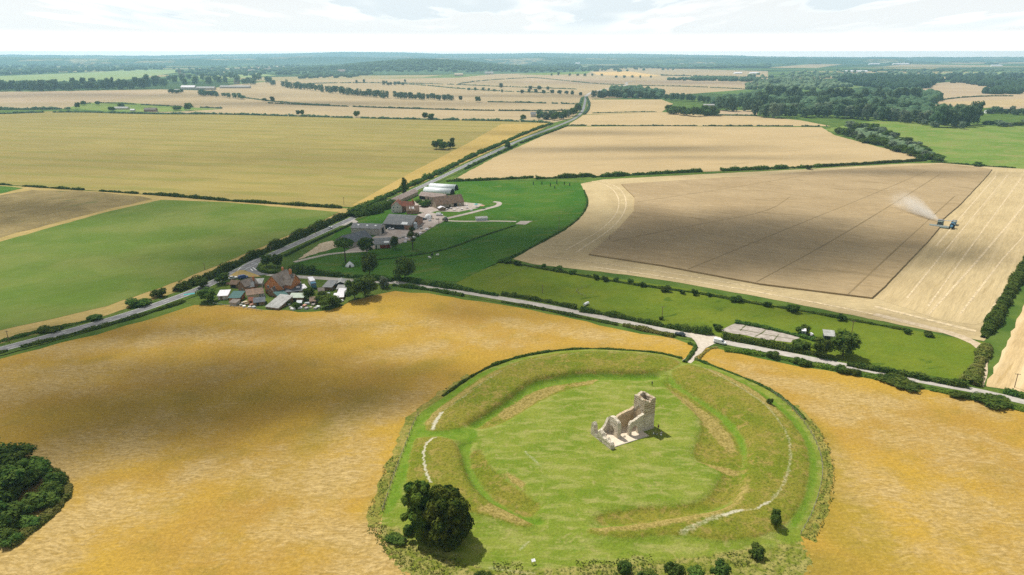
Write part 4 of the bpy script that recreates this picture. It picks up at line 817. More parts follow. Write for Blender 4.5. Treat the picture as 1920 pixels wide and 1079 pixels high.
hedge([(-200, 345), (0, 346), (45, 350), (120, 355), (185, 359), (260, 364), (330, 369)], 2.6, 1.5, 'gappy hedge below the olive wheat, left part', 'leaf_dark', .8, .25, bump=.5)
hedge([(290, 366), (340, 370), (420, 377), (500, 382), (560, 386), (640, 391)], 3.0, 2.0, 'hedge below the olive wheat, right part', 'leaf_dark', .8, .05, bump=.4)
hedge([(1095, 358), (1103, 380), (1092, 405), (1060, 431), (1000, 463), (960, 484), (940, 490)], 1.2, .9, 'thin dark hedge curving between pasture and stubble', 'leaf_dark', .6, .0)
hedge([(965, 424), (900, 445), (840, 468), (790, 478), (720, 487), (680, 490)], .9, .6, 'thin fence line hedge dividing the lush pasture', 'leaf_dark', .55, .0)
# --- single trees and bushes of the middle ground
for px, py, hp, wp, k, lb in ((760, 526, 46, 50, 'round0', 'large round tree standing by the lane below the pasture'), (693, 517, 42, 40, 'round1', 'rounded tree beside the bell tent'), (648, 492, 46, 40, 'pine', 'dark umbrella shaped pine with bare trunk near the drive'), (688, 476, 30, 42, 'dark0', 'dense dark round tree right of the umbrella pine'), (740, 467, 24, 20, 'round2', 'green tree at the corner of the farm buildings'), (774, 468, 44, 32, 'sparse', 'sparse dark tree with bare branches by the yard'),
        (758, 363, 30, 19, 'ivy', 'ivy covered tree stump standing beside the farm road'), (665, 562, 40, 46, 'round1', 'bright green tree right of the garden sheds'), (690, 556, 40, 48, 'round2', 'dark leafy tree beyond the garden sheds'), (720, 540, 22, 26, 'silver0', 'grey green rounded tree near the lane hedge'), (618, 576, 24, 44, 'round0', 'bright leafy tree at the lower garden edge'), (580, 562, 24, 28, 'round2', 'small dark green tree in the middle of the garden'), (536, 572, 12, 16, 'bush1', 'small garden bush right of the big grey roof'), (598, 568, 14, 24, 'round0', 'small garden tree above the junk heaps'), (630, 572, 16, 26, 'bush0', 'green bush below the right shed cluster'), (486, 545, 9, 14, 'dbush0', 'dark bush beside the pale garage'), (605, 556, 16, 22, 'bush1', 'garden bush behind the bright leafy tree'),
        (390, 566, 26, 44, 'round1', 'leafy tree at the left end of the gardens'), (418, 532, 20, 34, 'dark1', 'dark tree beside the parked cars by the junction'), (380, 540, 18, 30, 'dark2', 'dark roadside tree above the blue pool'), (556, 578, 14, 18, 'bush0', 'bright green garden bush near the rubble'), (1580, 668, 46, 66, 'round2', 'large leafy tree beside the white roofed shed'), (1540, 668, 34, 46, 'round0', 'leafy tree left of the largest lane tree'), (1500, 656, 24, 40, 'bush0', 'leafy bush at the right end of the pad hedge'),
        (798, 387, 14, 30, 'dbush0', 'dark shrub in the stone farm courtyard'), (786, 380, 10, 20, 'bush1', 'pale shrub in the stone farm courtyard'), (1345, 618, 14, 24, 'dbush1', 'dark bush at the left end of the concrete pad'), (1240, 600, 8, 10, 'dbush0', 'small dark bush at the foot of the utility pole')):
    tree(px, py, hp, wp, k, lb)
for i, (px, py, hp, wp) in enumerate(((818, 280, 16, 26), (832, 281, 15, 28), (845, 279, 14, 20), (825, 276, 15, 18))): tree(px, py, hp, wp, 'dark%d' % (i % 3), f'dark tree in the island thicket of the olive field, {ordinal(i)} one', group='island thicket trees')
tree(848, 272, 14, 12, 'round1', 'little tree poking above the island thicket'); tree(952, 279, 13, 15, 'dark1', 'small round tree on the roadside hedge')
# ------------------------------------------------------------------ far hedgerows, trees and woods
def lumps(pts, hr, wr, sub, rnd=.22, sink=.15):
    iv, it = ico(sub); nv = len(iv); n = len(pts)
    h = hr[0] + (hr[1] - hr[0]) * rng.random(n); w = wr[0] + (wr[1] - wr[0]) * rng.random(n)
    V = iv[None] * (1 + rnd * (rng.random((n, nv, 1)) - .5) * 2); V = V * np.stack([w / 2, w / 2, h / 2], -1)[:, None]
    V[..., 2] += (h * (.5 - sink))[:, None]; V[..., :2] += pts[:, None, :2]
    if pts.shape[1] > 2: V[..., 2] += pts[:, 2][:, None]
    return V.reshape(-1, 3), (it[None] + (np.arange(n) * nv)[:, None, None]).reshape(-1, 3)
def scatter(px, n):
    P = GP(px); lo, hi = P.min(0), P.max(0); out = np.zeros((0, 2))
    while len(out) < n:
        q = lo + (hi - lo) * rng.random((n * 3, 2)); out = np.concatenate([out, q[inpoly(q[:, 0], q[:, 1], P)]])
    return out[:n]
def scatter_px(px, n):
    """even in the photograph, so that near edges are not starved"""
    P = np.array(px, float); lo, hi = P.min(0), P.max(0); out = np.zeros((0, 2))
    while len(out) < n:
        q = lo + (hi - lo) * rng.random((n * 3, 2)); out = np.concatenate([out, q[inpoly(q[:, 0], q[:, 1], P)]])
    return np.array([G(*p) for p in out[:n]])
def canopy(name, c1, c2, c3):
    t = NT(name); ge = t.n('ShaderNodeNewGeometry'); p = ge.outputs['Position']
    col = t.mix(ge.outputs['Random Per Island'], c1, c2); col = t.mix(t.ramp(t.noise(p, .16, 4, .7), .46, .64), col, c3)
    n = t.noise(p, .45, 4, .75); col = t.mix(t.math('MULTIPLY', t.ramp(n, .5, .36), .55), col, tuple(x * .6 for x in c1))
    return t.done(col, .95, n, .9, 1.2, .03)
M['canopy'] = canopy('hazy_wood_canopy', (.042, .088, .050), (.085, .145, .070), (.105, .165, .075)); M['canopy_lt'] = canopy('light_canopy', (.085, .14, .075), (.15, .21, .11), (.18, .24, .13))  # wood canopy colours carry a painted blue cast of distant haze
M['canopy_dk'] = canopy('plantation_canopy', (.022, .048, .026), (.040, .072, .034), (.05, .085, .04))
def wood(px, n, hr, wr, label, m='canopy', sub=2, zfun=None, even=True):
    pts = scatter_px(px, n) if even else scatter(px, n)
    if zfun: pts = np.column_stack([pts, [zfun(*p) for p in pts]])
    V, Fq = lumps(pts, hr, wr, sub)
    return obj('woodland', mesh('woodland', V, [Fq], M[m]), None, label, 'woodland', None, 'stuff')
# hedgerows of the tan fields
for pts, w, h, lb in (([(-200, 214), (0, 215), (60, 212), (150, 211), (250, 214), (330, 215), (420, 215), (560, 219), (700, 223), (850, 226), (960, 228), (1030, 231)], 6, 3.0, 'long dark hedge along the top of the olive wheat'),
        ([(500, 194), (560, 197), (640, 200), (720, 203), (820, 206), (900, 208), (1000, 209), (1060, 208)], 4, 2.4, 'thin hedge between two tan wheat strips'), ([(450, 183), (510, 191), (560, 195), (620, 198)], 4, 2, 'hedge running right from the bushes at the tan field'),
        ([(915, 192), (980, 193), (1040, 195), (1090, 196)], 4, 2.4, 'hedge left of the road below the row of round trees'), ([(560, 158), (640, 156), (720, 156), (790, 160), (860, 167), (940, 172), (1030, 175)], 4, 2.2, 'far hedge curving through the upper tan fields'),
        ([(740, 156), (850, 159), (940, 163), (1080, 168)], 4, 2.0, 'upper far hedge in the tan fields'), ([(860, 158), (900, 152), (960, 148), (1000, 146)], 4, 2.0, 'short slanting hedge in the far tan fields'), ([(1000, 146), (1060, 152), (1120, 158), (1170, 160)], 4, 2.0, 'far hedge leading to the road bend'),
        ([(1190, 161), (1300, 163), (1400, 168), (1440, 171)], 4, 2.0, 'far hedge right of the road bend'), ([(1065, 236), (1160, 236.5), (1240, 237), (1350, 237), (1450, 237), (1550, 238)], 3.2, 1.5, 'thin dark hedge between two tan fields right of the road'),
        ([(1110, 213), (1180, 211), (1245, 210)], 3, 1.4, 'short thin hedge by the willow thicket'), ([(1735, 196), (1780, 185), (1850, 181), (1900, 181)], 5, 2.2, 'curved far hedge in the tan fields at right'), ([(1280, 213), (1340, 217), (1420, 218)], 4, 2, 'hedge at the foot of the river trees'),
        ([(150, 196), (190, 193), (300, 199), (415, 204)], 5, 2, 'hedge round the small far meadow'), ([(-200, 205), (0, 206), (60, 206), (130, 205)], 14, 4, 'thick scrub belt at the far left above the olive wheat'),
        ([(1100, 184), (1106, 195), (1102, 208), (1094, 216)], 5, 2, 'verge hedge right of the distant road bend'), ([(1092, 184), (1088, 196), (1082, 208)], 5, 2, 'verge hedge left of the distant road bend'), ([(1240, 142), (1380, 145), (1450, 147)], 7, 4, 'distant hedge above the far right tan fields')):
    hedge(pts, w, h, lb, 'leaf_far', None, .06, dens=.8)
# far individual trees
for i, (px, py, hp, wp) in enumerate(((559, 217, 10, 11), (567, 217, 11, 11), (669, 220, 12, 17), (797, 224, 13, 14), (808, 225, 12, 16), (981, 226, 11, 14), (1010, 225, 10, 12), (511, 192, 11, 11), (496, 190, 6, 12), (864, 190, 10, 10), (896, 192, 11, 15), (353, 208, 15, 20), (332, 208, 8, 22), (146, 204, 12, 12), (157, 198, 9, 12), (184, 198, 8, 10), (210, 209, 9, 18), (228, 202, 8, 16), (278, 209, 7, 20))):
    tree(px, py, hp, wp, ['dark0', 'dark1', 'round0'][i % 3], f'lone round tree along the far hedges, {ordinal(i)} in order of distance', 'tree', group='lone hedgerow trees', trunk=i < 8)
row([(972, 176), (1000, 175), (1060, 178), (1095, 180)], 9, (7, 10), (8, 12), ['far0', 'far1', 'far2'], 'round tree in the row left of the road copse, {} from the left', 'round trees in a row by the copse', jx=.15, trunk=False)
row([(988, 169), (1010, 168), (1036, 170)], 3, (7, 8), (8, 11), ['far0', 'far1'], 'round tree in the short row above the copse row, {} from the left', 'short upper row of round trees', jx=.2, trunk=False)
row([(875, 170), (905, 170), (945, 174)], 6, (5, 7), (6, 8), ['far0', 'far1', 'far2'], 'small round tree in the spaced far row, {} from the left', 'spaced far row of trees', jx=.2, trunk=False, mass='few spaced small trees in a far tan field')
row([(938, 165), (940, 165)], 1, (9, 9), (10, 10), ['far1'], 'single tree in the upper tan field', None, trunk=False)
row([(718, 160), (758, 160)], 6, (6, 9), (7, 10), ['far0', 'far1', 'far2'], 'tree in the small far clump on a tan hedge, {} from the left', 'small far clump of trees', trunk=False, mass='small far clump of trees on a tan field hedge')
row([(640, 158), (660, 157), (766, 156), (784, 156)], 4, (4, 7), (5, 7), ['far0', 'far1'], 'scattered small tree beside the small far clump, {} from the left', 'scattered small far trees', trunk=False, mass='scattered small trees beside the far clump')
row([(1020, 143), (1060, 143), (1110, 143), (1170, 147), (1230, 147)], 12, (4, 7), (5, 8), ['far0', 'far1', 'far2'], 'tiny far tree among the distant fields, {} from the left', 'tiny far trees', trunk=False, mass='tiny scattered trees among the most distant fields')
row([(1080, 132), (1120, 132), (1200, 130), (1240, 129)], 14, (3.5, 6), (6, 9), ['far0', 'far1', 'far2'], 'tree on the far skyline hedge above the gold stubble, {} from the left', 'skyline hedge trees', trunk=False, mass='hedge trees above the far gold stubble')
row([(372, 180), (400, 181), (430, 184), (462, 188)], 9, (7, 12), (10, 16), ['dark0', 'dark1', 'far2'], 'dark tree in the bushy hedge by the far farm, {} from the left', 'bushy far hedge trees', trunk=False, mass='dark bushy trees on the hedge by the far farm')
row([(315, 175), (345, 175)], 4, (7, 9), (10, 14), ['far0', 'far1'], 'dark tree left of the far farm barns, {} from the left', 'trees left of far farm', trunk=False)
row([(375, 180), (405, 180)], 4, (9, 16), (12, 16), ['far0', 'far2'], 'tree right of the far farm barns, {} from the left', 'trees right of far farm', trunk=False)
row([(530, 164), (600, 172), (660, 179), (728, 185)], 40, (11, 15), (9, 12), ['far0', 'far1', 'far2', 'tall0'], 'tree in the long dark shelter belt, {} from the left', 'long shelter belt', jx=.45, trunk=False, mass='long dark shelter belt of trees between tan fields')
row([(737, 185), (790, 187), (850, 189)], 20, (10, 14), (9, 12), ['far0', 'far1', 'far2'], 'tree in the shorter shelter belt, {} from the left', 'shorter shelter belt', jx=.45, trunk=False, mass='shorter dark shelter belt right of the long one')
row([(1010, 221), (1030, 222), (1050, 224), (1070, 219), (1085, 212)], 15, (12, 18), (14, 20), ['dark0', 'dark1', 'far2', 'silver0'], 'tree in the clump beside the road below the bend, {} from the left', 'roadside clump trees', trunk=True, jy=3)
row([(-60, 170), (60, 170), (150, 168), (260, 166), (300, 160)], 44, (14, 22), (13, 20), ['far0', 'far1', 'far2', 'tall1'], 'tree in the left belt before the pale green field, {} from the left', 'left tree belt', jx=.5, jy=2.5, trunk=False)
row([(300, 158), (340, 155), (400, 154), (470, 154), (520, 160)], 26, (10, 17), (11, 17), ['far0', 'far1', 'far2'], 'tree around the far village, {} from the left', 'far village trees', jx=.5, jy=6, trunk=False, mass='trees around the far village and church')
# the river wood at right
row([(1112, 185), (1160, 183), (1225, 186)], 14, (12, 17), (12, 17), ['far0', 'far1', 'far2'], 'tree along the front of the road copse, {} from the left', 'road copse front trees', trunk=False, mass='front trees of the copse at the road bend')
row([(1245, 187), (1300, 190), (1350, 196), (1400, 194)], 16, (10, 16), (12, 18), ['far0', 'far1', 'far2'], 'tree in the dark line right of the road copse, {} from the left', 'dark line of trees', jy=2, trunk=False, mass='dark line of trees right of the road copse')
row([(1250, 212), (1290, 217), (1345, 218)], 12, (15, 21), (18, 26), ['round0', 'round1', 'bush0'], 'light green willow in the field corner thicket, {} from the left', 'field corner willows', jy=2, trunk=False)
row([(1410, 196), (1470, 190), (1540, 196), (1640, 196), (1720, 192)], 30, (20, 32), (18, 26), ['far0', 'far1', 'far2', 'tall0', 'tall1'], 'tall tree in the back row of the river wood, {} from the left', 'river wood back row', jy=3, trunk=False, mass='tall back row of the river wood')
row([(1340, 203), (1400, 208), (1450, 208), (1540, 210), (1640, 214), (1720, 216)], 34, (20, 30), (20, 28), ['far0', 'far1', 'far2', 'silver0'], 'tree in the middle of the river wood, {} from the left', 'river wood middle row', jy=4, trunk=False, mass='trees in the middle of the river wood')
row([(1415, 219), (1480, 220), (1560, 222), (1650, 226), (1720, 230), (1760, 234)], 34, (18, 32), (20, 30), ['far0', 'far1', 'far2', 'silver1', 'silver0'], 'tree along the front of the river wood, {} from the left', 'river wood front row', jy=3, trunk=False)
row([(1755, 236), (1790, 236), (1830, 232)], 9, (34, 46), (26, 34), ['far0', 'far1', 'far2'], 'tall poplar at the right end of the river wood, {} from the left', 'tall river poplars', jy=3, trunk=False)
row([(1660, 226), (1700, 231), (1760, 238), (1820, 240)], 12, (9, 15), (14, 20), ['silver0', 'silver1', 'bush0'], 'pale willow bush at the foot of the river wood, {} from the left', 'pale willow bushes', jy=3, trunk=False)
row([(1850, 213), (1880, 214), (1920, 216), (1940, 222)], 9, (9, 16), (14, 22), ['far0', 'far1', 'silver0'], 'tree by the white cottage at far right, {} from the left', 'far right cottage trees', trunk=False)
row([(1850, 235), (1890, 238), (1930, 232)], 7, (8, 12), (18, 28), ['silver1', 'bush1', 'far1'], 'scrubby meadow bush at the right edge, {} from the left', 'meadow scrub bushes', 'bush', trunk=False)
row([(1574, 252), (1610, 262), (1650, 274), (1690, 286), (1730, 296), (1765, 303)], 34, (10, 17), (17, 26), ['round0', 'round1', 'bush0', 'bush1', 'silver0'], 'green willow along the field edge of the meadow scrub, {} from the left', 'meadow scrub front', jy=2.5, trunk=False)
row([(1590, 245), (1630, 246), (1670, 258), (1710, 276), (1740, 290)], 34, (10, 16), (17, 26), ['round0', 'round2', 'bush0', 'bush1', 'silver1'], 'green willow on the meadow side of the scrub, {} from the left', 'meadow scrub back', jy=4, trunk=False)
# --- hill wood, copse and masses nobody could count
HILL = G(760, 134); 
def hillz(x, y):
    return 62 * math.exp(-((x - HILL[0] - 60) / 620) ** 2 - ((y - HILL[1] - 500) / 620) ** 2)
hx = np.linspace(HILL[0] - 1800, HILL[0] + 1800, 60); hy = np.linspace(HILL[1] - 700, HILL[1] + 2300, 50); X, Y = np.meshgrid(hx, hy)
Zh = np.vectorize(hillz)(X, Y) - .8; I = np.arange(X.size).reshape(X.shape)
obj('hill', mesh('hill', np.column_stack([X.ravel(), Y.ravel(), Zh.ravel()]), [np.stack([I[:-1, :-1], I[:-1, 1:], I[1:, 1:], I[1:, :-1]], -1).reshape(-1, 4)], M['canopy'], smooth=True), None, 'low wooded hill in the distance', 'hill', None, 'structure')
pts = np.column_stack([HILL[0] + 60 + rng.normal(size=2600) * 520, HILL[1] + 330 + rng.normal(size=2600) * 330]); pts = pts[(pts[:, 1] > HILL[1] - 420)]
pts = np.column_stack([pts, [hillz(*p) for p in pts]]); V, Fq = lumps(pts, (13, 20), (16, 28), 2)
obj('woodland', mesh('woodland', V, [Fq], M['canopy']), None, 'dense wood covering the low distant hill', 'woodland', None, 'stuff')
wood([(1115, 183), (1150, 168), (1200, 166), (1240, 175), (1245, 186)], 120, (13, 18), (14, 20), 'small dense copse where the road bends')
wood([(1330, 197), (1400, 184), (1480, 178), (1600, 180), (1720, 172), (1760, 186), (1735, 212), (1600, 206), (1440, 202)], 420, (16, 24), (16, 26), 'dense riverside wood mass behind the river trees')
wood([(1400, 205), (1500, 203), (1640, 208), (1730, 214), (1760, 228), (1640, 220), (1500, 214)], 200, (14, 22), (16, 24), 'dense riverside wood mass between the river tree rows')
wood([(1580, 250), (1620, 246), (1660, 258), (1720, 282), (1760, 300), (1720, 292), (1640, 270)], 110, (5, 8), (7, 12), 'tangled scrub filling the meadow thicket', 'canopy_lt')
wood([(1570, 152), (1620, 143), (1700, 146), (1760, 152), (1735, 168), (1680, 170), (1600, 160)], 420, (18, 26), (18, 28), 'dark plantation beyond the river wood', 'canopy_dk')
wood([(1690, 150), (1780, 143), (1960, 142), (2250, 142), (2250, 166), (1960, 172), (1900, 168), (1850, 164), (1820, 158), (1720, 153)], 560, (18, 26), (18, 30), 'dark conifer wood at the far right', 'canopy_dk')
wood([(1840, 178), (1960, 176), (1960, 166), (1880, 168)], 60, (16, 22), (18, 26), 'dark wood end beside the far white barn', 'canopy_dk')
wood([(1400, 142), (1560, 132), (1800, 131), (2000, 132), (2000, 143), (1760, 145), (1560, 152), (1420, 152)], 300, (10, 18), (16, 30), 'pale scattered trees in the far right plain', 'canopy_lt')
wood([(1380, 165), (1440, 152), (1540, 152), (1600, 164), (1520, 170), (1460, 172)], 220, (12, 18), (14, 22), 'pale trees below the far plantation', 'canopy_lt')
wood([(1240, 151), (1330, 147), (1420, 151), (1440, 154), (1300, 152)], 160, (12, 18), (14, 22), 'dark tree line right of the far road bend')
wood([(-260, 143), (-100, 118), (100, 117), (240, 124), (340, 127), (320, 131), (150, 136), (0, 142)], 600, (18, 26), (20, 36), 'large dark wood beyond the pale green field')
wood([(330, 136), (420, 126), (560, 122), (640, 126), (600, 138), (500, 142), (400, 146)], 230, (14, 22), (18, 30), 'wooded village edge at far left')
wood([(560, 148), (600, 132), (680, 128), (700, 140), (660, 146)], 200, (14, 20), (16, 26), 'dark wood patch left of the wooded hill')
wood([(965, 134), (1000, 120), (1060, 118), (1090, 126), (1050, 131)], 260, (18, 26), (20, 32), 'dark wood right of the wooded hill')
wood([(-60, 168), (60, 168), (200, 166), (310, 156), (300, 152), (200, 157), (60, 158), (-60, 160)], 330, (12, 18), (13, 20), 'dense belt of wood along the pale green field')
for a, n_, lb in (([(-400, 116), (300, 113), (700, 113), (700, 117), (300, 122), (-400, 120)], 220, 'far hazy woods across the left plain'), ([(900, 113), (1300, 112), (1700, 113), (2300, 114), (2300, 120), (1700, 122), (1300, 121), (960, 120)], 220, 'far hazy woods across the right plain'), ([(1100, 127), (1250, 121), (1440, 122), (1440, 127), (1280, 129)], 150, 'hazy wood line above the gold stubble')):
    wood(a, n_, (18, 28), (50, 150), lb, 'canopy', 2)
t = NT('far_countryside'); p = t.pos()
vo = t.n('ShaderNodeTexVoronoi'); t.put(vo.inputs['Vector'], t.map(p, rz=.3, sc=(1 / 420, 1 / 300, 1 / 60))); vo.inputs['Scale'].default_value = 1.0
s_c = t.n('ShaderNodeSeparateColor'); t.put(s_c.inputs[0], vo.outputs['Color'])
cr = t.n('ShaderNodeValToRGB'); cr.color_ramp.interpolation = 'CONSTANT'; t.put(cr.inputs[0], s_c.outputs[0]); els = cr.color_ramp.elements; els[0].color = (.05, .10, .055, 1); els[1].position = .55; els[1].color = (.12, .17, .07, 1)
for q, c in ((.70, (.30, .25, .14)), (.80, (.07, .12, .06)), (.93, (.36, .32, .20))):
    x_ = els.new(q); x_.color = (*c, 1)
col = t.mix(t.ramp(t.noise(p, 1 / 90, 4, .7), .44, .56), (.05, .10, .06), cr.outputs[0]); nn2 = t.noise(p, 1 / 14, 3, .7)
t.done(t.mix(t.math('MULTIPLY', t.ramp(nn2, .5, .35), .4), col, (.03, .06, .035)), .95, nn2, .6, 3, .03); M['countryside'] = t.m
# --- distant ridges: real long hills with a bumpy wooded surface
def ridge(prof, D, depth, bump, mat_, label):
    px = np.arange(prof[0][0], prof[-1][0] + 1, 7.0); top = np.interp(px, [p[0] for p in prof], [p[1] for p in prof])
    rows = np.linspace(-1, 1, 13); V = []
    for r_ in rows:
        for i, (x, y) in enumerate(zip(px, top)):
            d = ray(x, y); tt = D / d[1]; zt = H + tt * d[2]; X_ = tt * d[0]
            b = mnoise.noise((X_ * .0016, r_ * 2, 3)) * bump * 1.6 + mnoise.noise((X_ * .006, r_ * 5, 8)) * bump
            V.append((X_ * (1 + r_ * depth / D), D + r_ * depth, max(-1, zt + b) * (1 - abs(r_) ** 1.8) - 1))
    I = np.arange(len(V)).reshape(len(rows), len(px))
    obj('hills', mesh('hills', V, [np.stack([I[:-1, :-1], I[:-1, 1:], I[1:, 1:], I[1:, :-1]], -1).reshape(-1, 4)], M[mat_], smooth=True), None, label, 'hills', None, 'structure')
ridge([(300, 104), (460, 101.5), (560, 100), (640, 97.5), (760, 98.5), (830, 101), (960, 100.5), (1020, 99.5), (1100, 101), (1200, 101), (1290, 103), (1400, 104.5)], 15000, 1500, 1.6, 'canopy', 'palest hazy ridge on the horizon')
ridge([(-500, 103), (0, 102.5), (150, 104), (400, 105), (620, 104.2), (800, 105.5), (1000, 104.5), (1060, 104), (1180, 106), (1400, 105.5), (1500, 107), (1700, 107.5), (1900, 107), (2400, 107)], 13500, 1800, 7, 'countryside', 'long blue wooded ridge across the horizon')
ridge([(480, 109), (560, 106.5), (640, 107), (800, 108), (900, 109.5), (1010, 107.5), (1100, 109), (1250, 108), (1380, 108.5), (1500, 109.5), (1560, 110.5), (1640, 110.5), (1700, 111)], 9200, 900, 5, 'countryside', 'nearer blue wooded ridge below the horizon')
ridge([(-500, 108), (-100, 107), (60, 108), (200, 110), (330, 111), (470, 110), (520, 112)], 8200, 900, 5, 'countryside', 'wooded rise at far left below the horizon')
# ------------------------------------------------------------------ the ruined church
def stone(name, c1, c2, c3, band=0.0):
    t = NT(name); co = t.n('ShaderNodeTexCoord').outputs['Object']
    a = t.noise(co, .9, 5, .7); b = t.noise(co, 3.2, 4, .7); c = t.n('ShaderNodeTexVoronoi'); t.put(c.inputs['Vector'], t.map(co, sc=(1, 1, 1.7))); c.inputs['Scale'].default_value = 3.0
    col = t.mix(t.ramp(a, .38, .62), c1, c2); col = t.mix(t.ramp(b, .52, .66), col, c3)
    if band:
        s = t.n('ShaderNodeSeparateXYZ'); t.put(s.inputs[0], co)
        w = t.math('SINE', t.math('ADD', t.math('MULTIPLY', s.outputs[2], band), t.math('MULTIPLY', a, 5.0)))
        up = t.ramp(s.outputs[2], 4.4, 5.2)
        f = t.math('MULTIPLY', t.math('MULTIPLY', t.ramp(w, -.1, .5), up), t.ramp(t.noise(t.map(co, sc=(.5, .5, 1.4)), 1.3, 3), .36, .58))
        col = t.mix(f, col, (.22, .14, .075)); col = t.mix(t.math('MULTIPLY', up, .3), col, (.46, .37, .24))
    col = t.mix(t.math('MULTIPLY', t.ramp(c.outputs['Distance'], .4, .7), .5), col, (.17, .13, .085))
    return t.done(col, .95, t.math('ADD', b, c.outputs['Distance']), .8, .12, .08)
M['flint'] = stone('flint_and_stone', (.60, .54, .42), (.74, .68, .55), (.38, .30, .19)); M['flint_tower'] = stone('banded_tower_stone', (.62, .55, .43), (.76, .69, .55), (.40, .30, .18), 9.0); M['browned'] = stone('browned_flint', (.54, .41, .25), (.64, .52, .35), (.34, .24, .13)); M['ashlar'] = plain('pale_dressed_stone', (.50, .45, .36), .9, .2, 2)
cu, cv = np.array([.838, .546]), np.array([-.546, .838]); c0 = G(1217.5, 817.1)
CZ = HZ(*(c0 - cu * 7 + cv * 4))
church = empty('ruined_church', (c0[0], c0[1], CZ - .05), math.atan2(cu[1], cu[0]) - .07, 'roofless ruined stone church with a square tower inside the earthwork', 'ruined church')
def arch(x, w, spring, rise, n=7):
    return [(x - w / 2, 0), (x - w / 2, spring)] + [(x - w / 2 * math.cos(math.pi * i / n), spring + rise * math.sin(math.pi * i / n)) for i in range(1, n)] + [(x + w / 2, spring), (x + w / 2, 0)]
def ruin_wall(name, m, tops, arches, axis, a, b, parent=church, label=None, z0=-.3, rough=.16, mats=None):
    """tops: outline of the wall head along its length; arches: doorways cut to the ground; extruded across axis from a to b"""
    P = [(tops[0][0], z0)]
    for ar in sorted(arches, key=lambda q: q[0][0]): P += [(ar[0][0], z0)] + ar[1:-1] + [(ar[-1][0], z0)]
    P.append((tops[-1][0], z0))
    r = []
    for (x0, z_0), (x1, z_1) in zip(tops[:-1], tops[1:]):
        k = max(1, int(abs(x1 - x0) / .45))
        for i in range(k): r.append((x0 + (x1 - x0) * i / k, z_0 + (z_1 - z_0) * i / k + (rng.random() - .5) * rough * 2))
    r.append(tops[-1]); P += r[::-1]
    mb = MB(); mb.prism(P, axis, a, b); o = mb.build(name, m, parent, label)
    bm = bmesh.new(); bm.from_mesh(o.data); bmesh.ops.subdivide_edges(bm, edges=[e for e in bm.edges if e.calc_length() > .7], cuts=1)
    for v in bm.verts:
        if v.co.z > .05: v.co += Vector((mnoise.noise(v.co * 2.1), mnoise.noise(v.co * 2.1 + Vector((9, 0, 0))), mnoise.noise(v.co * 2.1 + Vector((0, 9, 0))))) * .07
    bm.to_mesh(o.data); bm.free(); return o
TX0, TX1, TY0, TY1, TH = -.3, 3.9, 2.7, 7.6, 10.4
# tower: four walls round a hollow, each butted against its neighbours
th = .95
ruin_wall('tower_wall', M['flint_tower'], [(TX0, TH - .1), (1.2, TH - .5), (1.6, TH - 1.1), (2.1, TH - .9), (2.5, TH - .2), (TX1, TH)], [], 1, TY0, TY0 + th, label='tower wall in shade with pale lower half')
ruin_wall('tower_wall', M['flint_tower'], [(TX0, TH), (.6, TH - .3), (1.8, TH + .35), (2.3, TH + .5), (TX1, TH - .3)], [], 1, TY1 - th, TY1)
ruin_wall('tower_wall', M['flint_tower'], [(TY0 + th, TH - .1), (4.4, TH - .3), (5.2, TH + .1), (TY1 - th, TH)], [arch(5.1, 1.9, 2.0, 1.3)], 0, TX0, TX0 + th, label='tower wall facing the nave with a gable scar and arch')
ruin_wall('tower_wall', M['flint_tower'], [(TY0 + th, TH), (4.8, TH - .25), (TY1 - th, TH - .2)], [arch(5.1, .9, 1.2, .5)], 0, TX1 - th, TX1)
mb = MB()
for y0, z0, y1, z1 in ((3.0, 5.2, 5.1, 8.2), (5.1, 8.2, 7.2, 5.2)):
    d = math.hypot(y1 - y0, z1 - z0); mb.tube((TX0 - .02, y0, z0), (TX0 - .02, y1, z1), .16, .16, 5)
mb.build('roof_scar', M['ashlar'], church, 'pale stone line of the vanished nave roof')
mb = MB(); mb.prism([(3.25, .3 + 4.6), (5.1, 7.8), (6.95, .3 + 4.6), (6.95, 3.5), (3.25, 3.5)], 0, TX0 - .07, TX0 + .05); mb.build('scar_infill', M['browned'], church)
mb = MB(); mb.box(TX0 - .12, TX1 + .12, TY0 - .14, TY1 + .12, -.3, .55); mb.box(TX0 - .0, TX1 + .08, TY0 - .09, TY0 + .02, 4.55, 4.8); o = mb.build('plinth', M['ashlar'], church)
# nave walls, chancel arch, chancel
ruin_wall('nave_wall', M['flint'], [(-5.7, 3.6), (-5.3, 4.5), (-4.2, 4.7), (-3.0, 5.2), (-1.2, 5.9), (-.3, 6.1)], [arch(-3.6, 2.3, 1.8, 1.2)], 1, 2.5, 3.4, label='front nave wall with a pointed doorway')
ruin_wall('nave_wall', M['browned'], [(-8.6, 3.4), (-7.9, 4.4), (-7.0, 4.2), (-5.6, 4.9), (-3.4, 5.3), (-1.6, 5.6), (-.3, 6.2)], [arch(-6.6, 1.5, 1.7, .9)], 1, 7.2, 8.1, label='brown inner face of the far nave wall')
ruin_wall('chancel_arch_wall', M['flint'], [(3.0, 3.6), (3.3, 4.9), (4.0, 5.5), (5.6, 5.9), (7.0, 5.8), (7.9, 5.0), (8.4, 3.6)], [arch(5.9, 2.0, 1.9, 1.1)], 0, -9.6, -8.4, label='tall wall with the round chancel arch')
ruin_wall('chancel_wall', M['flint'], [(-13.6, .8), (-12.6, 1.0), (-11.6, 1.6), (-10.6, 2.9), (-9.6, 4.7)], [], 1, 7.5, 8.4, label='broken chancel wall sloping down from the arch', rough=.3)
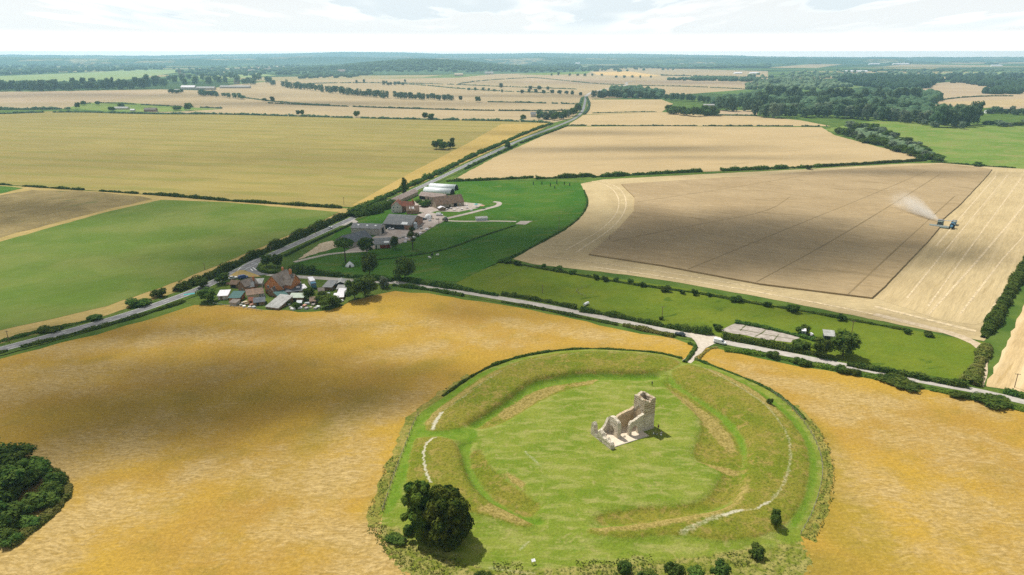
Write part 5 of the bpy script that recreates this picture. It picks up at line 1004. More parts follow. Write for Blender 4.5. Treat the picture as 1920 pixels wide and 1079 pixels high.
ruin_wall('end_wall', M['flint'], [(-.8, 1.5), (.4, 1.9), (1.6, 2.4), (2.6, 1.9), (3.4, 2.1), (3.9, 2.9), (4.9, 3.3), (5.5, 2.5), (5.9, 1.6), (7.0, 1.4), (7.5, 1.7), (7.8, 3.9), (8.5, 4.4), (8.9, 3.8), (9.2, 1.6)], [arch(3.9, .5, .35, .3, 4)], 0, -14.9, -13.6, label='low jagged end wall with a stone finger', rough=.22)
M['church_gravel'] = roadmat('church_gravel', (.60, .50, .38), (.70, .60, .47), .8)
mb = MB(); mb.prism([(-13.5, .1), (-.35, .1), (-.35, 8.0), (-13.5, 8.0)], 2, -.25, .14); mb.build('floor', M['church_gravel'], church, 'pale gravel floor')
mb = MB(); mb.box(-13.6, -.3, -.25, .1, -.25, .2); mb.build('kerb', M['ashlar'], church)
mb = MB()
for x, y, s in ((-12.0, 6.4, .8), (-11.2, 6.9, .6), (-13.0, 3.6, .6), (-7.2, 2.9, .5)):
    iv, it = ico(1); mb.add(iv * np.array([s, s * .8, s * .6]) * (1 + .3 * (rng.random((len(iv), 1)) - .5)) + np.array([x, y, .3]), it)
mb.build('rubble', M['flint'], church)

# ------------------------------------------------------------------ buildings
PM = {}
for nm, c, kw in (('brick', (.44, .175, .07), dict(c2=(.50, .22, .09))), ('old_brick', (.27, .15, .10), dict(c2=(.33, .21, .14))), ('tile_brown', (.205, .175, .15), dict(c2=(.15, .125, .105))), ('tile_red', (.24, .085, .05), dict(c2=(.17, .075, .05))), ('slate', (.10, .115, .13), dict(c2=(.14, .15, .16))), ('sheet_grey', (.19, .20, .20), dict(c2=(.25, .25, .245))),
    ('sheet_pale', (.36, .36, .34), dict(c2=(.28, .28, .26))), ('sheet_white', (.72, .70, .72), {}), ('sheet_green', (.06, .13, .12), {}), ('mint', (.40, .46, .38), {}), ('stone_wall', (.40, .34, .25), dict(c2=(.30, .25, .18))), ('pink_tile', (.30, .24, .21), dict(c2=(.22, .17, .15))), ('rust_tile', (.21, .14, .095), dict(c2=(.14, .10, .075))),
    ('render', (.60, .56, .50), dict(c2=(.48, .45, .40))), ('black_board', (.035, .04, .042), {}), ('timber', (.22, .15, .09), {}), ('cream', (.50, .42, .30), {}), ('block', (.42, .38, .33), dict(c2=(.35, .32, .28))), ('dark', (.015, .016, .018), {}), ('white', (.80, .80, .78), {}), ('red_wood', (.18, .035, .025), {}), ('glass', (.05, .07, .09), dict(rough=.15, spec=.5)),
    ('tunnel', (.62, .66, .66), dict(rough=.35)), ('metal', (.42, .46, .48), dict(rough=.4)), ('blue', (.07, .19, .29), dict(rough=.35)), ('car_white', (.80, .80, .79), dict(rough=.3, spec=.5)), ('car_dark', (.035, .045, .05), dict(rough=.3, spec=.5)), ('car_blue', (.03, .07, .22), dict(rough=.3, spec=.5)), ('tyre', (.02, .02, .02), {}), ('teal', (.05, .30, .30), {}), ('pinkish', (.55, .30, .22), {}), ('orange', (.50, .20, .05), {}), ('wool', (.72, .69, .62), {}), ('black_wool', (.03, .028, .025), {}), ('skin', (.50, .30, .22), {}), ('combine', (.22, .28, .22), {}), ('post', (.30, .24, .17), {}), ('wire', (.20, .19, .17), {})):
    kw = dict(kw); PM[nm] = plain(nm, c, kw.pop('rough', .8), kw.pop('var', .22), 1.2, kw.pop('spec', .2), 0, .12, kw.pop('c2', None))
def frame2(a, b):
    A, B = G(*a), G(*b); d = B - A; L = float(np.hypot(*d)); return A, L, math.atan2(d[1], d[0])
def roof_gable(mb, x0, x1, y0, y1, hw, hr, ridge, t=.16, ov=.35, hip=False):
    if ridge == 'x':
        ym = (y0 + y1) / 2; s = hr / (ym - y0); e = hw - s * ov
        pr = [(y0 - ov, e + .02), (ym, hw + hr + .02), (y1 + ov, e + .02), (y1 + ov, e + .02 + t), (ym, hw + hr + .02 + t), (y0 - ov, e + .02 + t)]
        mb.prism(pr, 0, x0 - ov, x1 + ov)
    else:
        xm = (x0 + x1) / 2; s = hr / (xm - x0); e = hw - s * ov
        pr = [(x0 - ov, e + .02), (xm, hw + hr + .02), (x1 + ov, e + .02), (x1 + ov, e + .02 + t), (xm, hw + hr + .02 + t), (x0 - ov, e + .02 + t)]
        mb.prism(pr, 1, y0 - ov, y1 + ov)
def wall_body(mb, x0, x1, y0, y1, hw, hr, ridge, z0=-.3):
    if ridge == 'x': ym = (y0 + y1) / 2; mb.prism([(y0, z0), (y1, z0), (y1, hw), (ym, hw + hr), (y0, hw)], 0, x0, x1)
    elif ridge == 'y': xm = (x0 + x1) / 2; mb.prism([(x0, z0), (x1, z0), (x1, hw), (xm, hw + hr), (x0, hw)], 1, y0, y1)
    else: mb.prism([(y0, z0), (y1, z0), (y1, hw + hr), (y0, hw)], 0, x0, x1)
def opening(parent, kind, wall, s0, s1, z0, z1, L, D, m=None, fm='white'):
    """a door or window panel set on the front, left or right wall, with frame and pane"""
    o = .05
    def bx(mb, a0, a1, b0, b1, d):
        if wall == 'front': mb.box(a0, a1, -d, .02, b0, b1)
        elif wall == 'right': mb.box(L - .02, L + d, a0, a1, b0, b1)
        else: mb.box(-d, .02, a0, a1, b0, b1)
    f = MB(); bx(f, s0, s1, z0, z1, o)
    if kind == 'window':
        w = f.build('window', PM[fm], parent); p = MB(); mdl = (s0 + s1) / 2; g_ = .09
        bx(p, s0 + g_, mdl - g_ / 2, z0 + g_, z1 - g_, o + .02); bx(p, mdl + g_ / 2, s1 - g_, z0 + g_, z1 - g_, o + .02); p.build('pane', PM['glass'], w)
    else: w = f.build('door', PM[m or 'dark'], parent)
    return w
def bld(name, label, a, b, D, hw, hr, wall, roof, ridge='x', ops=(), cat='building', ov=.35, lights=(), curved=False, extra=None, sheet=True):
    A, L, rz = frame2(a, b); o = empty(name, (A[0], A[1], .05), rz, label, cat)
    mb = MB()
    if curved:
        n = 12; pr = [(D / 2 - D / 2 * math.cos(math.pi * i / n), hw + (hr) * math.sin(math.pi * i / n)) for i in range(n + 1)]
        MB().prism([(.12, -.3), (D - .12, -.3)] + [(y * .96 + D * .02, z * .97) for y, z in pr[::-1]], 0, .1, L - .1).build('end_walls', PM[wall], o)
        V, Fq = [], []
        for x in (0, L):
            V += [(x, y, z) for y, z in pr]
        m_ = n + 1; Fq = [(i, i + 1, i + 1 + m_, i + m_) for i in range(n)]; MB().add(V, Fq).build('roof', PM[roof], o, smooth=True)
        sol = o.children[-1].modifiers.new('thick', 'SOLIDIFY'); sol.thickness = .12
    else:
        wall_body(mb, 0, L, 0, D, hw, hr, ridge); w = mb.build('wall', PM[wall], o); r = MB()
        if ridge == 'mono':
            s = hr / D; r.prism([(-ov, hw - s * ov + .02), (D + ov, hw + hr + s * ov + .02), (D + ov, hw + hr + s * ov + .16), (-ov, hw - s * ov + .16)], 0, -ov, L + ov)
        else: roof_gable(r, 0, L, 0, D, hw, hr, ridge, ov=ov)
        rf = r.build('roof', PM[roof], o)
        for x, y, sx_, sy_ in lights:      # rooflights lie on the viewer-facing slope of an x ridge
            s = hr / (D / 2) if ridge == 'x' else hr / D; z = hw + s * y + .2
            MB().add([(x, y, z), (x + sx_, y, z), (x + sx_, y + sy_, z + s * sy_), (x, y + sy_, z + s * sy_), (x, y, z + .05), (x + sx_, y, z + .05), (x + sx_, y + sy_, z + s * sy_ + .05), (x, y + sy_, z + s * sy_ + .05)], [(0, 1, 2, 3), (4, 5, 6, 7), (0, 1, 5, 4), (1, 2, 6, 5), (2, 3, 7, 6), (3, 0, 4, 7)]).build('skylight', PM['white'], rf)
    for q in ops: opening(o, q[0], q[1], q[2], q[3], q[4], q[5], L, D, *(q[6:]))
    if extra: extra(o, L, D)
    return o
def chimney(parent, x, y, z0, z1, w=.8, pots=2):
    c = MB().box(x - w / 2, x + w / 2, y - .3, y + .3, z0, z1).box(x - w / 2 - .06, x + w / 2 + .06, y - .36, y + .36, z1, z1 + .15).build('chimney', PM['brick'], parent)
    for i in range(pots):
        px_ = x + (i - (pots - 1) / 2) * .4; MB().tube((px_, y, z1 + .15), (px_, y, z1 + .6), .13, .11, 7).build('chimney_pot', PM['pinkish'], c)
def house_wing(o, L, D):
    mb = MB(); wall_body(mb, L + .002, L + 3.2, 3.2, 10.4, 4.7, 4.2, 'x'); mb.build('wing_wall', PM['brick'], o)
    mb = MB(); roof_gable(mb, L * .55, L + 3.2, 3.2, 10.4, 4.7, 4.2, 'x'); r = mb.build('wing_roof', PM['tile_brown'], o)
    chimney(r, L + .8, 6.8, 7.8, 10.8, 1.3, 3); chimney(r, L * .4, 9.6, 7.6, 10.4, .9, 2)
    mb = MB(); wall_body(mb, L * .35, L * .35 + 3.6, -2.2, -.01, 2.3, 1.5, 'y'); mb.build('porch_wall', PM['old_brick'], o); mb = MB(); roof_gable(mb, L * .35, L * .35 + 3.6, -2.2, -.4, 2.3, 1.5, 'y', ov=.25); mb.build('porch_roof', PM['tile_brown'], o)
bld('brick_house', 'tall orange brick house with steep brown roof and two chimneys', (498, 551), (529, 555), 11, 4.7, 4.6, 'brick', 'tile_brown', 'y', [('window', 'front', 1.4, 2.5, 3.0, 4.4), ('window', 'front', 4.9, 6.0, 3.0, 4.4), ('window', 'front', 1.2, 2.3, .8, 2.1), ('window', 'right', 1.0, 2.0, 3.0, 4.3)], 'house', extra=house_wing)
bld('brick_outbuilding', 'red brick outbuilding with grey gable roof left of the brick house', (447, 545), (461, 549), 7, 3.0, 2.4, 'old_brick', 'tile_brown', 'y', [('window', 'front', 2.9, 3.8, .3, 1.8)], extra=lambda o, L, D: chimney(o.children[1], L * .75, D - 1, 4, 6, .8, 1))
bld('summerhouse', 'small brown roofed open summerhouse left of the brick outbuilding', (432, 540), (447, 541), 3.6, 1.9, 1.5, 'timber', 'rust_tile', 'x', [('door', 'front', .5, 3.0, 0, 1.7)], 'shed')
bld('shed', 'white flat roofed shed at the left end of the gardens', (409, 563), (427, 562), 6.5, 1.9, .5, 'render', 'sheet_white', 'mono', [('door', 'front', 1, 2, 0, 1.7, 'timber')], 'shed')
bld('shed', 'orange brick shed with dark green roof', (430, 567), (450, 567), 6.5, 2.0, .9, 'brick', 'sheet_green', 'mono', [('door', 'right', 1, 2.4, 0, 1.8)], 'shed')
bld('lean_to', 'cream boarded lean to with white framed conservatory windows', (464, 562), (495, 558), 5.5, 2.0, .9, 'cream', 'rust_tile', 'mono', [('window', 'front', 5.2, 6.1, .5, 1.8), ('window', 'front', 6.3, 7.2, .5, 1.8), ('window', 'front', 7.3, 7.9, .5, 1.8)], 'shed')
bld('shed', 'brown timber shed with dark blue grey roof', (477, 574), (497, 572), 5.5, 1.6, 1.2, 'timber', 'slate', 'x', [('door', 'front', 1, 2, 0, 1.5)], 'shed')
bld('barn', 'low barn with one big pale grey sloping roof beside the barley', (499, 579), (522, 582), 11, .9, 2.0, 'timber', 'sheet_pale', 'mono', (), 'barn')
bld('shed', 'teal roofed shed tucked against the brick house', (524, 564), (540, 560), 5, 1.8, .8, 'timber', 'sheet_green', 'mono', (), 'shed')
bld('workshop', 'dark grey roofed workshop right of the brick house', (536, 556), (566, 553), 9, 2.0, 1.4, 'block', 'slate', 'mono', [('door', 'front', 4, 6, 0, 1.8)], 'workshop', lights=[(5.0, 3.0, 1.6, 1.4)])
bld('shed', 'narrow pale roofed shed in front of the lorry', (566, 551), (577, 549), 5.5, 1.8, .7, 'block', 'sheet_white', 'mono', (), 'shed')
bld('shed', 'long pale mint roofed shed in the garden', (543, 566), (569, 566), 4.5, 1.9, .5, 'timber', 'mint', 'mono', [('door', 'front', 2, 3, 0, 1.7)], 'shed')
bld('shed', 'grey roofed shed, leftmost of the right shed cluster', (606, 545), (622, 546), 7, 1.8, 1.0, 'timber', 'sheet_grey', 'mono', (), 'shed')
bld('shed', 'dark gabled shed with pale roof, back of the right shed cluster', (628, 541), (650, 540), 6, 1.8, 1.4, 'black_board', 'sheet_pale', 'y', (), 'shed')
bld('shed', 'long pale roofed shed in the middle of the right cluster', (632, 549), (653, 549), 4, 1.7, .6, 'timber', 'sheet_pale', 'mono', (), 'shed')
bld('shed', 'white roofed open shed at the front of the right cluster', (634, 556), (653, 556), 4, 1.7, .6, 'black_board', 'sheet_white', 'mono', (), 'shed')
bld('shed', 'small low white roofed shed nearest the barley in the right cluster', (627, 563), (644, 562), 4, 1.2, .5, 'timber', 'sheet_white', 'mono', (), 'shed')
bld('shed', 'tiny brown roofed shed by the stone wall of the gardens', (431, 573), (443, 574), 3, 1.4, .4, 'block', 'tile_brown', 'mono', (), 'shed')
bld('shed', 'small orange brick shed with grey roof behind the conservatory', (463, 548), (477, 546), 4.5, 2.3, 1.6, 'brick', 'sheet_grey', 'x', [('door', 'front', 1, 1.9, 0, 1.8)], 'shed')
bld('shed', 'pale grey flat roofed garage between outbuilding and house', (470, 541), (491, 540), 6, 2.2, .5, 'block', 'sheet_pale', 'mono', [('door', 'front', .8, 3.2, 0, 1.9)], 'garage')
bld('shed', 'little orange brick shed among the junk by the barley', (467, 571), (475, 571), 3, 1.8, 1.0, 'brick', 'tile_red', 'x', [('door', 'front', .6, 1.3, 0, 1.6)], 'shed')
bld('shed', 'rusty roofed shed in the lower garden', (582, 572), (594, 571), 3.5, 1.6, .7, 'timber', 'rust_tile', 'mono', [('door', 'front', .8, 1.6, 0, 1.5)], 'shed')
bld('shed', 'small brown tiled shed between the lorry and the right cluster', (598, 553), (608, 552), 3.5, 1.7, 1.0, 'old_brick', 'tile_brown', 'x', (), 'shed')
bld('greenhouse', 'small glass greenhouse in the lower garden', (556, 574), (566, 574), 2.6, 1.3, .8, 'glass', 'tunnel', 'x', (), 'greenhouse', ov=.05)
# farm
bld('barn', 'pale block barn with three white rooflights and open right end', (659, 440), (713, 442), 10.5, 4.3, 1.8, 'block', 'sheet_grey', 'x', [('door', 'right', 3.2, 7.4, 0, 3.9)], 'barn', lights=[(3.2, 2.6, 1.3, 1.0), (9.0, 2.6, 1.3, 1.0), (14.6, 2.4, 1.3, 1.2)])
bld('barn', 'dark slate roofed barn in front of the rooflight barn', (656, 466), (698, 455), 13, 3.0, 3.4, 'block', 'slate', 'x', (), 'barn')
bld('barn', 'low grey roofed barn with a dark red open front', (703, 467), (734, 465), 11, 2.6, 2.2, 'render', 'sheet_grey', 'x', [('door', 'front', 3.0, 9.0, 0, 2.0, 'red_wood'), ('door', 'front', .4, 1.2, 0, 2.0)], 'barn', lights=[(5.5, .6, 3.0, 1.5)])
bld('barn', 'largest barn of the farm with broad grey roof and black front', (719, 429), (771, 432), 22, 3.2, 4.0, 'old_brick', 'sheet_grey', 'x', [('door', 'front', .3, 14.5, .1, 2.9, 'black_board'), ('door', 'right', 7, 11, 0, 3.6)], 'barn', lights=[(12.2, .2, 4.2, 2.6)])
def red_wing(o, L, D):
    mb = MB(); wall_body(mb, L + .002, L + 8, 2.5, 8.5, 4.2, 2.8, 'x'); mb.build('wing_wall', PM['old_brick'], o); mb = MB(); roof_gable(mb, L * .6, L + 8, 2.5, 8.5, 4.2, 2.8, 'x'); r = mb.build('wing_roof', PM['tile_red'], o); chimney(r, L + 7.2, 5.5, 6.6, 8.3)
bld('farmhouse', 'pale rendered farmhouse with red tiled roof', (734, 399), (754, 399), 9.5, 4.6, 3.4, 'render', 'tile_red', 'y', [('window', 'front', 1.2, 2.2, 3.2, 4.4), ('window', 'front', 4.0, 5.0, 3.2, 4.4), ('window', 'front', 1.2, 2.2, .8, 2.0)], 'house', extra=red_wing)
bld('annexe', 'brick annexe with three white rooflights beside the farmhouse', (763, 402), (786, 401), 6.5, 2.5, 2.7, 'old_brick', 'rust_tile', 'x', (), 'house', lights=[(2.0, .9, .6, 1.5), (3.7, .9, .6, 1.5), (4.7, .9, .6, 1.5)])
bld('stable_range', 'long pinkish roofed stone range along the farm road', (741, 386), (784, 366), 6.5, 2.8, 2.1, 'stone_wall', 'pink_tile', 'x', [('door', 'right', 2, 3, 0, 2)], 'stables')
bld('stable_range', 'stone courtyard range with pinkish roof and dark doorways', (786, 374), (832, 379), 7.5, 3.0, 2.3, 'stone_wall', 'pink_tile', 'x', [('door', 'front', .3, 5.6, 0, 2.5), ('door', 'front', 8.0, 9.0, 0, 2.2), ('window', 'front', 10.5, 11.6, .9, 2.1), ('door', 'front', 13, 14, 0, 2.2), ('window', 'front', 15.4, 16.4, .9, 2.1)], 'stables')
bld('stone_barn', 'long stone barn with old brown tiled roof and arched doorway', (818, 392), (870, 386), 10, 3.0, 4.8, 'stone_wall', 'rust_tile', 'x', [('door', 'front', 14.2, 17.0, 0, 2.9), ('door', 'front', 10.6, 11.5, 0, 2.0), ('window', 'front', 18.8, 19.8, .8, 2.0)], 'barn')
bld('polytunnel', 'white curved roof tunnel shed, nearer of the two by the farm', (793, 362), (844, 366), 8.5, .6, 3.6, 'dark', 'tunnel', cat='tunnel shed', curved=True)
bld('polytunnel', 'white curved roof tunnel shed, farther of the two by the farm', (803, 355), (852, 358), 9, .6, 3.6, 'dark', 'tunnel', cat='tunnel shed', curved=True)
bld('kiosk', 'little white roofed kiosk at the stone barn patio', (824, 396), (835, 395), 3.5, 1.9, .9, 'timber', 'sheet_white', 'y', (), 'kiosk')
bld('cattle_shelter', 'low grey metal shelter on the pasture track', (893, 415), (914, 414), 3.0, 1.7, .5, 'metal', 'sheet_pale', 'mono', (), 'shelter')
bld('shed', 'pale roofed open shed half hidden behind the lane tree', (1545, 638), (1564, 640), 4.5, 1.9, .6, 'black_board', 'sheet_pale', 'mono', (), 'shed')
bld('container', 'small pale blue cabin on the concrete pad', (1502, 631), (1510, 632), 2.4, 2.3, .15, 'metal', 'sheet_white', 'mono', [('door', 'front', .4, 1.1, 0, 1.9)], 'cabin', ov=.08)
# far buildings
def far_b(name, label, px, py, wp, D, hp, wall, roof, cat='house', ridge='x', rel=.45):
    s = ppm(px, py); h = hp / s; return bld(name, label, (px - wp / 2, py), (px + wp / 2, py), D, h * (1 - rel), h * rel, wall, roof, ridge, (), cat, ov=.3)
far_b('cottage', 'far cottage with red brown roof in the small meadow', 281, 210, 22, 9, 7, 'old_brick', 'tile_brown')
far_b('shed', 'far pale roofed shed left of the meadow cottage', 226, 206, 26, 10, 5, 'render', 'sheet_pale', 'shed'); far_b('shed', 'tiny far white shed beside the meadow cottage', 248, 209, 8, 5, 4, 'render', 'sheet_white', 'shed')
far_b('barn', 'far white barn group at the distant farm, left one', 352, 168, 26, 18, 7, 'render', 'sheet_white', 'barn'); far_b('barn', 'far grey barn at the distant farm, right one', 385, 169, 34, 16, 6, 'block', 'sheet_pale', 'barn'); far_b('barn', 'far pale barn behind the distant farm', 330, 172, 14, 12, 4, 'render', 'sheet_pale', 'barn')
far_b('house', 'far cream house between village trees', 390, 157, 8, 12, 8, 'cream', 'sheet_pale'); far_b('house', 'far pale house right of the village trees', 443, 158, 9, 12, 8, 'cream', 'tile_brown')
far_b('barn', 'long grey far barn beside the shelter belt', 440, 166, 56, 16, 5, 'block', 'sheet_pale', 'barn')
far_b('cottage', 'white far farmhouse in the roadside trees', 1000, 220, 10, 9, 9, 'render', 'sheet_grey'); far_b('cottage', 'white cottage at the far right by the meadow', 1857, 213, 14, 9, 7, 'white', 'sheet_grey')
far_b('barn', 'white roofed barn in the far right tan field', 1743, 177, 18, 22, 5, 'render', 'sheet_white', 'barn'); far_b('barn', 'pale far barns at the right edge', 1903, 174, 18, 22, 6, 'cream', 'sheet_pale', 'barn')
far_b('barn', 'grey farm roof among the river trees', 1330, 200, 20, 12, 4, 'block', 'sheet_pale', 'barn'); far_b('house', 'tan far house at the foot of the wooded hill', 860, 143, 16, 20, 5, 'cream', 'cream'); far_b('house', 'pale far house at the foot of the wooded hill', 917, 140, 16, 20, 5, 'render', 'sheet_pale'); far_b('house', 'pinkish far building left of the wooded hill', 640, 138, 14, 24, 7, 'cream', 'pink_tile')
far_b('factory', 'white far factory roofs on the left horizon', 278, 121, 46, 60, 4, 'white', 'sheet_white', 'factory'); far_b('factory', 'white far sheds above the wooded hill', 840, 113, 26, 80, 3.2, 'white', 'sheet_white', 'factory'); far_b('factory', 'long white far glasshouse at right', 1605, 136, 46, 40, 3.2, 'white', 'sheet_white', 'factory')
for i, (x, y, w) in enumerate(((963, 116, 9), (1083, 121, 8), (1108, 119, 6), (1128, 119, 8), (1240, 114, 18), (1385, 139, 14), (1415, 139, 16), (1690, 122, 30), (1640, 122, 20), (1870, 125, 20), (470, 135, 12), (490, 134, 10), (520, 134, 9), (500, 133, 12))):
    far_b('building', f'tiny white building on the hazy far plain, {ordinal(i)} of those scattered along the horizon', x, y, w, 30, 3 if i < 10 else 4, 'white', 'sheet_white' if i < 10 else 'pink_tile', 'building')
g_ = G(338, 144); s_ = ppm(338, 144)
ct = empty('church_tower', (g_[0], g_[1], 0), .2, 'tall square church tower rising from the far village trees', 'church tower')
MB().box(-5.5, 5.5, -5.5, 5.5, -1, 33).build('tower', PM['stone_wall'], ct); mb = MB()
for a, b in ((-1, -1), (1, -1), (-1, 1), (1, 1)): mb.box(a * 5 - .9, a * 5 + .9, b * 5 - .9, b * 5 + .9, 33, 37)
mb.build('pinnacles', PM['stone_wall'], ct); MB().box(5.6, 24, -4.5, 4.5, -1, 15).build('nave', PM['stone_wall'], ct)
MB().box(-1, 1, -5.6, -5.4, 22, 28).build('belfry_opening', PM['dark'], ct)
# ------------------------------------------------------------------ vehicles
CARM = {}
def car_meshes(kind):
    if kind in CARM: return CARM[kind]
    L, Wd = (4.3, 1.75) if kind == 'car' else (5.0, 1.95)
    def loft(secs):
        """secs: (z, x0, x1, half width)"""
        V, Fq = [], []
        for z, x0, x1, w in secs:
            c = .35; V += [(x0 + c, -w, z), (x1 - c, -w, z), (x1, -w + c, z), (x1, w - c, z), (x1 - c, w, z), (x0 + c, w, z), (x0, w - c, z), (x0, -w + c, z)]
        for i in range(len(secs) - 1):
            for j in range(8): Fq.append((i * 8 + j, i * 8 + (j + 1) % 8, (i + 1) * 8 + (j + 1) % 8, (i + 1) * 8 + j))
        Fq += [tuple(range(8))[::-1], tuple(range((len(secs) - 1) * 8, len(secs) * 8))]
        return V, Fq
    h = L / 2; w = Wd / 2
    body = loft([(.28, -h + .1, h - .1, w - .08), (.5, -h, h, w), (.78, -h, h, w), (.92, -h + .08, h - .12, w - .05)])
    cab = loft([(.90, -h + .35, h - 1.15, w - .12), (1.40, -h + .75, h - 2.0, w - .28), (1.47, -h + 1.0, h - 2.2, w - .36)]) if kind == 'car' else loft([(.90, -h + .08, h - .9, w - .06), (1.75, -h + .15, h - 1.6, w - .16), (1.85, -h + .4, h - 1.9, w - .24)])
    CARM[kind] = (body, cab, h, w); return CARM[kind]
def car(px, py, heading, paint, label, kind='car', z=.2, name='car', cat='car'):
    body, cab, h, w = car_meshes(kind); c = G(px, py); o = empty(name, (c[0], c[1], z), heading, label, cat, None)
    MB().add(*body).build('body', PM[paint], o); cb_ = MB().add(*cab).build('cabin', PM['glass'] if kind == 'car' else PM[paint], o)
    zt = 1.475 if kind == 'car' else 1.855
    MB().box(*((-h + .9, h - 2.1) if kind == 'car' else (-h + .3, h - 1.8)), -w + .36, w - .36, zt - .03, zt + .03).build('roof', PM[paint], o)
    if kind != 'car': MB().box(h - 1.62, h - 1.0, -w + .2, w - .2, 1.0, 1.55).build('windscreen', PM['glass'], o)
    for sx in (-1, 1):
        for sy in (-1, 1):
            wh = MB().tube((sx * h * .62, sy * (w - .2), .32), (sx * h * .62, sy * (w + .02), .32), .32, None, 14).build('wheel', PM['tyre'], o)
            MB().tube((sx * h * .62, sy * (w + .02), .32), (sx * h * .62, sy * (w + .035), .32), .19, None, 10).build('rim', PM['metal'], wh)
    for sy in (-1, 1): MB().box(h - .06, h + .02, sy * .6 - .18, sy * .6 + .18, .6, .76).build('headlight', PM['white'], o)
    return o
ld = lambda a, b: pang(a, b)
car(1275, 630, ld((1300, 631), (1250, 621)), 'car_dark', 'dark grey car parked on the lane verge left of the gravel path', z=.22)
car(1349, 645, ld((1340, 638), (1375, 646)), 'car_white', 'long white car parked at the lane mouth right of the gravel path', 'van', z=.24)
car(437, 524, ld((437, 524), (455, 521)), 'car_white', 'white car parked beside the blue van by the road junction')
car(456, 523, ld((437, 524), (455, 521)), 'car_blue', 'dark blue van parked by the road junction', 'van', name='van', cat='van')
car(733, 431.5, .3, 'car_white', 'white car parked in front of the largest grey barn'); car(824, 405, -.1, 'car_white', 'white van parked in the farmyard by the hedge', 'van', name='van', cat='van')
car(795, 413, .6, 'car_dark', 'dark car parked in the farmyard near the white dome'); car(782, 421, 1.2, 'car_blue', 'dark blue car beside the metal tank')
car(619, 430, ld((580, 447), (640, 420)), 'car_white', 'small white car travelling along the main road', z=.34)
def lorry():
    c = G(586, 538); o = empty('lorry', (c[0], c[1], .1), ld((578, 526), (590, 545)), 'lorry with pale box body and blue cab beside the workshop', 'lorry')
    MB().box(-4.6, 2.2, -1.25, 1.25, 1.0, 3.7).build('box_body', PM['sheet_white'], o); MB().box(-4.5, 4.4, -.9, .9, .7, .98).build('chassis', PM['tyre'], o)
    cb_ = MB(); cb_.prism([(2.35, .6), (4.5, .6), (4.5, 1.9), (4.2, 3.0), (2.35, 3.1)], 1, -1.2, 1.2); cab = cb_.build('cab', PM['blue'], o)
    MB().add([(4.52, -1.05, 1.95), (4.52, 1.05, 1.95), (4.25, 1.0, 2.9), (4.25, -1.0, 2.9), (4.56, -1.05, 1.95), (4.56, 1.05, 1.95), (4.29, 1.0, 2.9), (4.29, -1.0, 2.9)], [(0, 1, 2, 3), (4, 5, 6, 7), (0, 1, 5, 4), (1, 2, 6, 5), (2, 3, 7, 6), (3, 0, 4, 7)]).build('windscreen', PM['glass'], cab)
    for x in (-3.4, -2.3, 3.4):
        for y in (-1, 1): MB().tube((x, y * .95, .5), (x, y * 1.22, .5), .5, None, 12).build('wheel', PM['tyre'], o)
lorry()
# the harvester and the tractor that collects its grain
def harvester():
    c = G(1762, 425); a = ld((1768, 421), (1655, 543)); o = empty('combine_harvester', (c[0], c[1], .1), a, 'grey green combine harvester with a wide cutting header at the crop edge', 'harvester')
    h = MB(); h.prism([(3.4, .3), (5.2, .3), (5.2, .45), (4.0, 1.5), (3.4, 1.5)], 1, -5.6, 5.6); hd = h.build('header', PM['combine'], o, 'wide low header')
    r = MB(); r.tube((4.9, -5.4, 1.35), (4.9, 5.4, 1.35), .08, None, 6)
    for i in range(6):
        b_ = i * math.pi / 3; r.tube((4.9 + .5 * math.cos(b_), -5.4, 1.35 + .5 * math.sin(b_)), (4.9 + .5 * math.cos(b_), 5.4, 1.35 + .5 * math.sin(b_)), .05, None, 5)
    r.build('reel', PM['metal'], hd)
    b = MB(); b.prism([(-3.6, 1.0), (2.0, 1.0), (2.0, 3.2), (1.2, 3.6), (-2.6, 3.6), (-3.6, 2.6)], 1, -1.5, 1.5); b.prism([(2.0, 1.0), (3.4, .5), (3.4, 1.1), (2.0, 1.9)], 1, -.7, .7); b.build('body', PM['combine'], o)
    t_ = MB(); t_.prism([(-1.4, -1.9), (1.4, -1.9), (1.0, 0), (-1.0, 0)], 0, -2.4, .9)
    MB().box(-2.4, .9, -1.7, 1.7, 3.62, 4.3).build('grain_tank', PM['sheet_grey'], o)
    cb_ = MB().box(1.2, 2.9, -1.1, 1.1, 2.2, 3.58).build('cab', PM['glass'], o); MB().box(1.1, 3.0, -1.2, 1.2, 3.6, 3.75).build('cab_roof', PM['combine'], cb_)
    MB().tube((-.6, 1.6, 4.0), (-.3, 8.2, 4.7), .22, .2, 8).tube((-.3, 8.2, 4.7), (-.3, 8.6, 4.1), .2, .2, 8).build('unloading_auger', PM['metal'], o)
    for x, rr, w_ in ((1.5, .95, 1.75), (-2.6, .65, 1.55)):
        for y in (-1, 1):
            wh = MB().tube((x, y * (w_ - .55), rr), (x, y * w_, rr), rr, None, 16).build('wheel', PM['tyre'], o); MB().tube((x, y * w_, rr), (x, y * (w_ + .03), rr), rr * .5, None, 10).build('rim', PM['cream'], wh)
harvester()
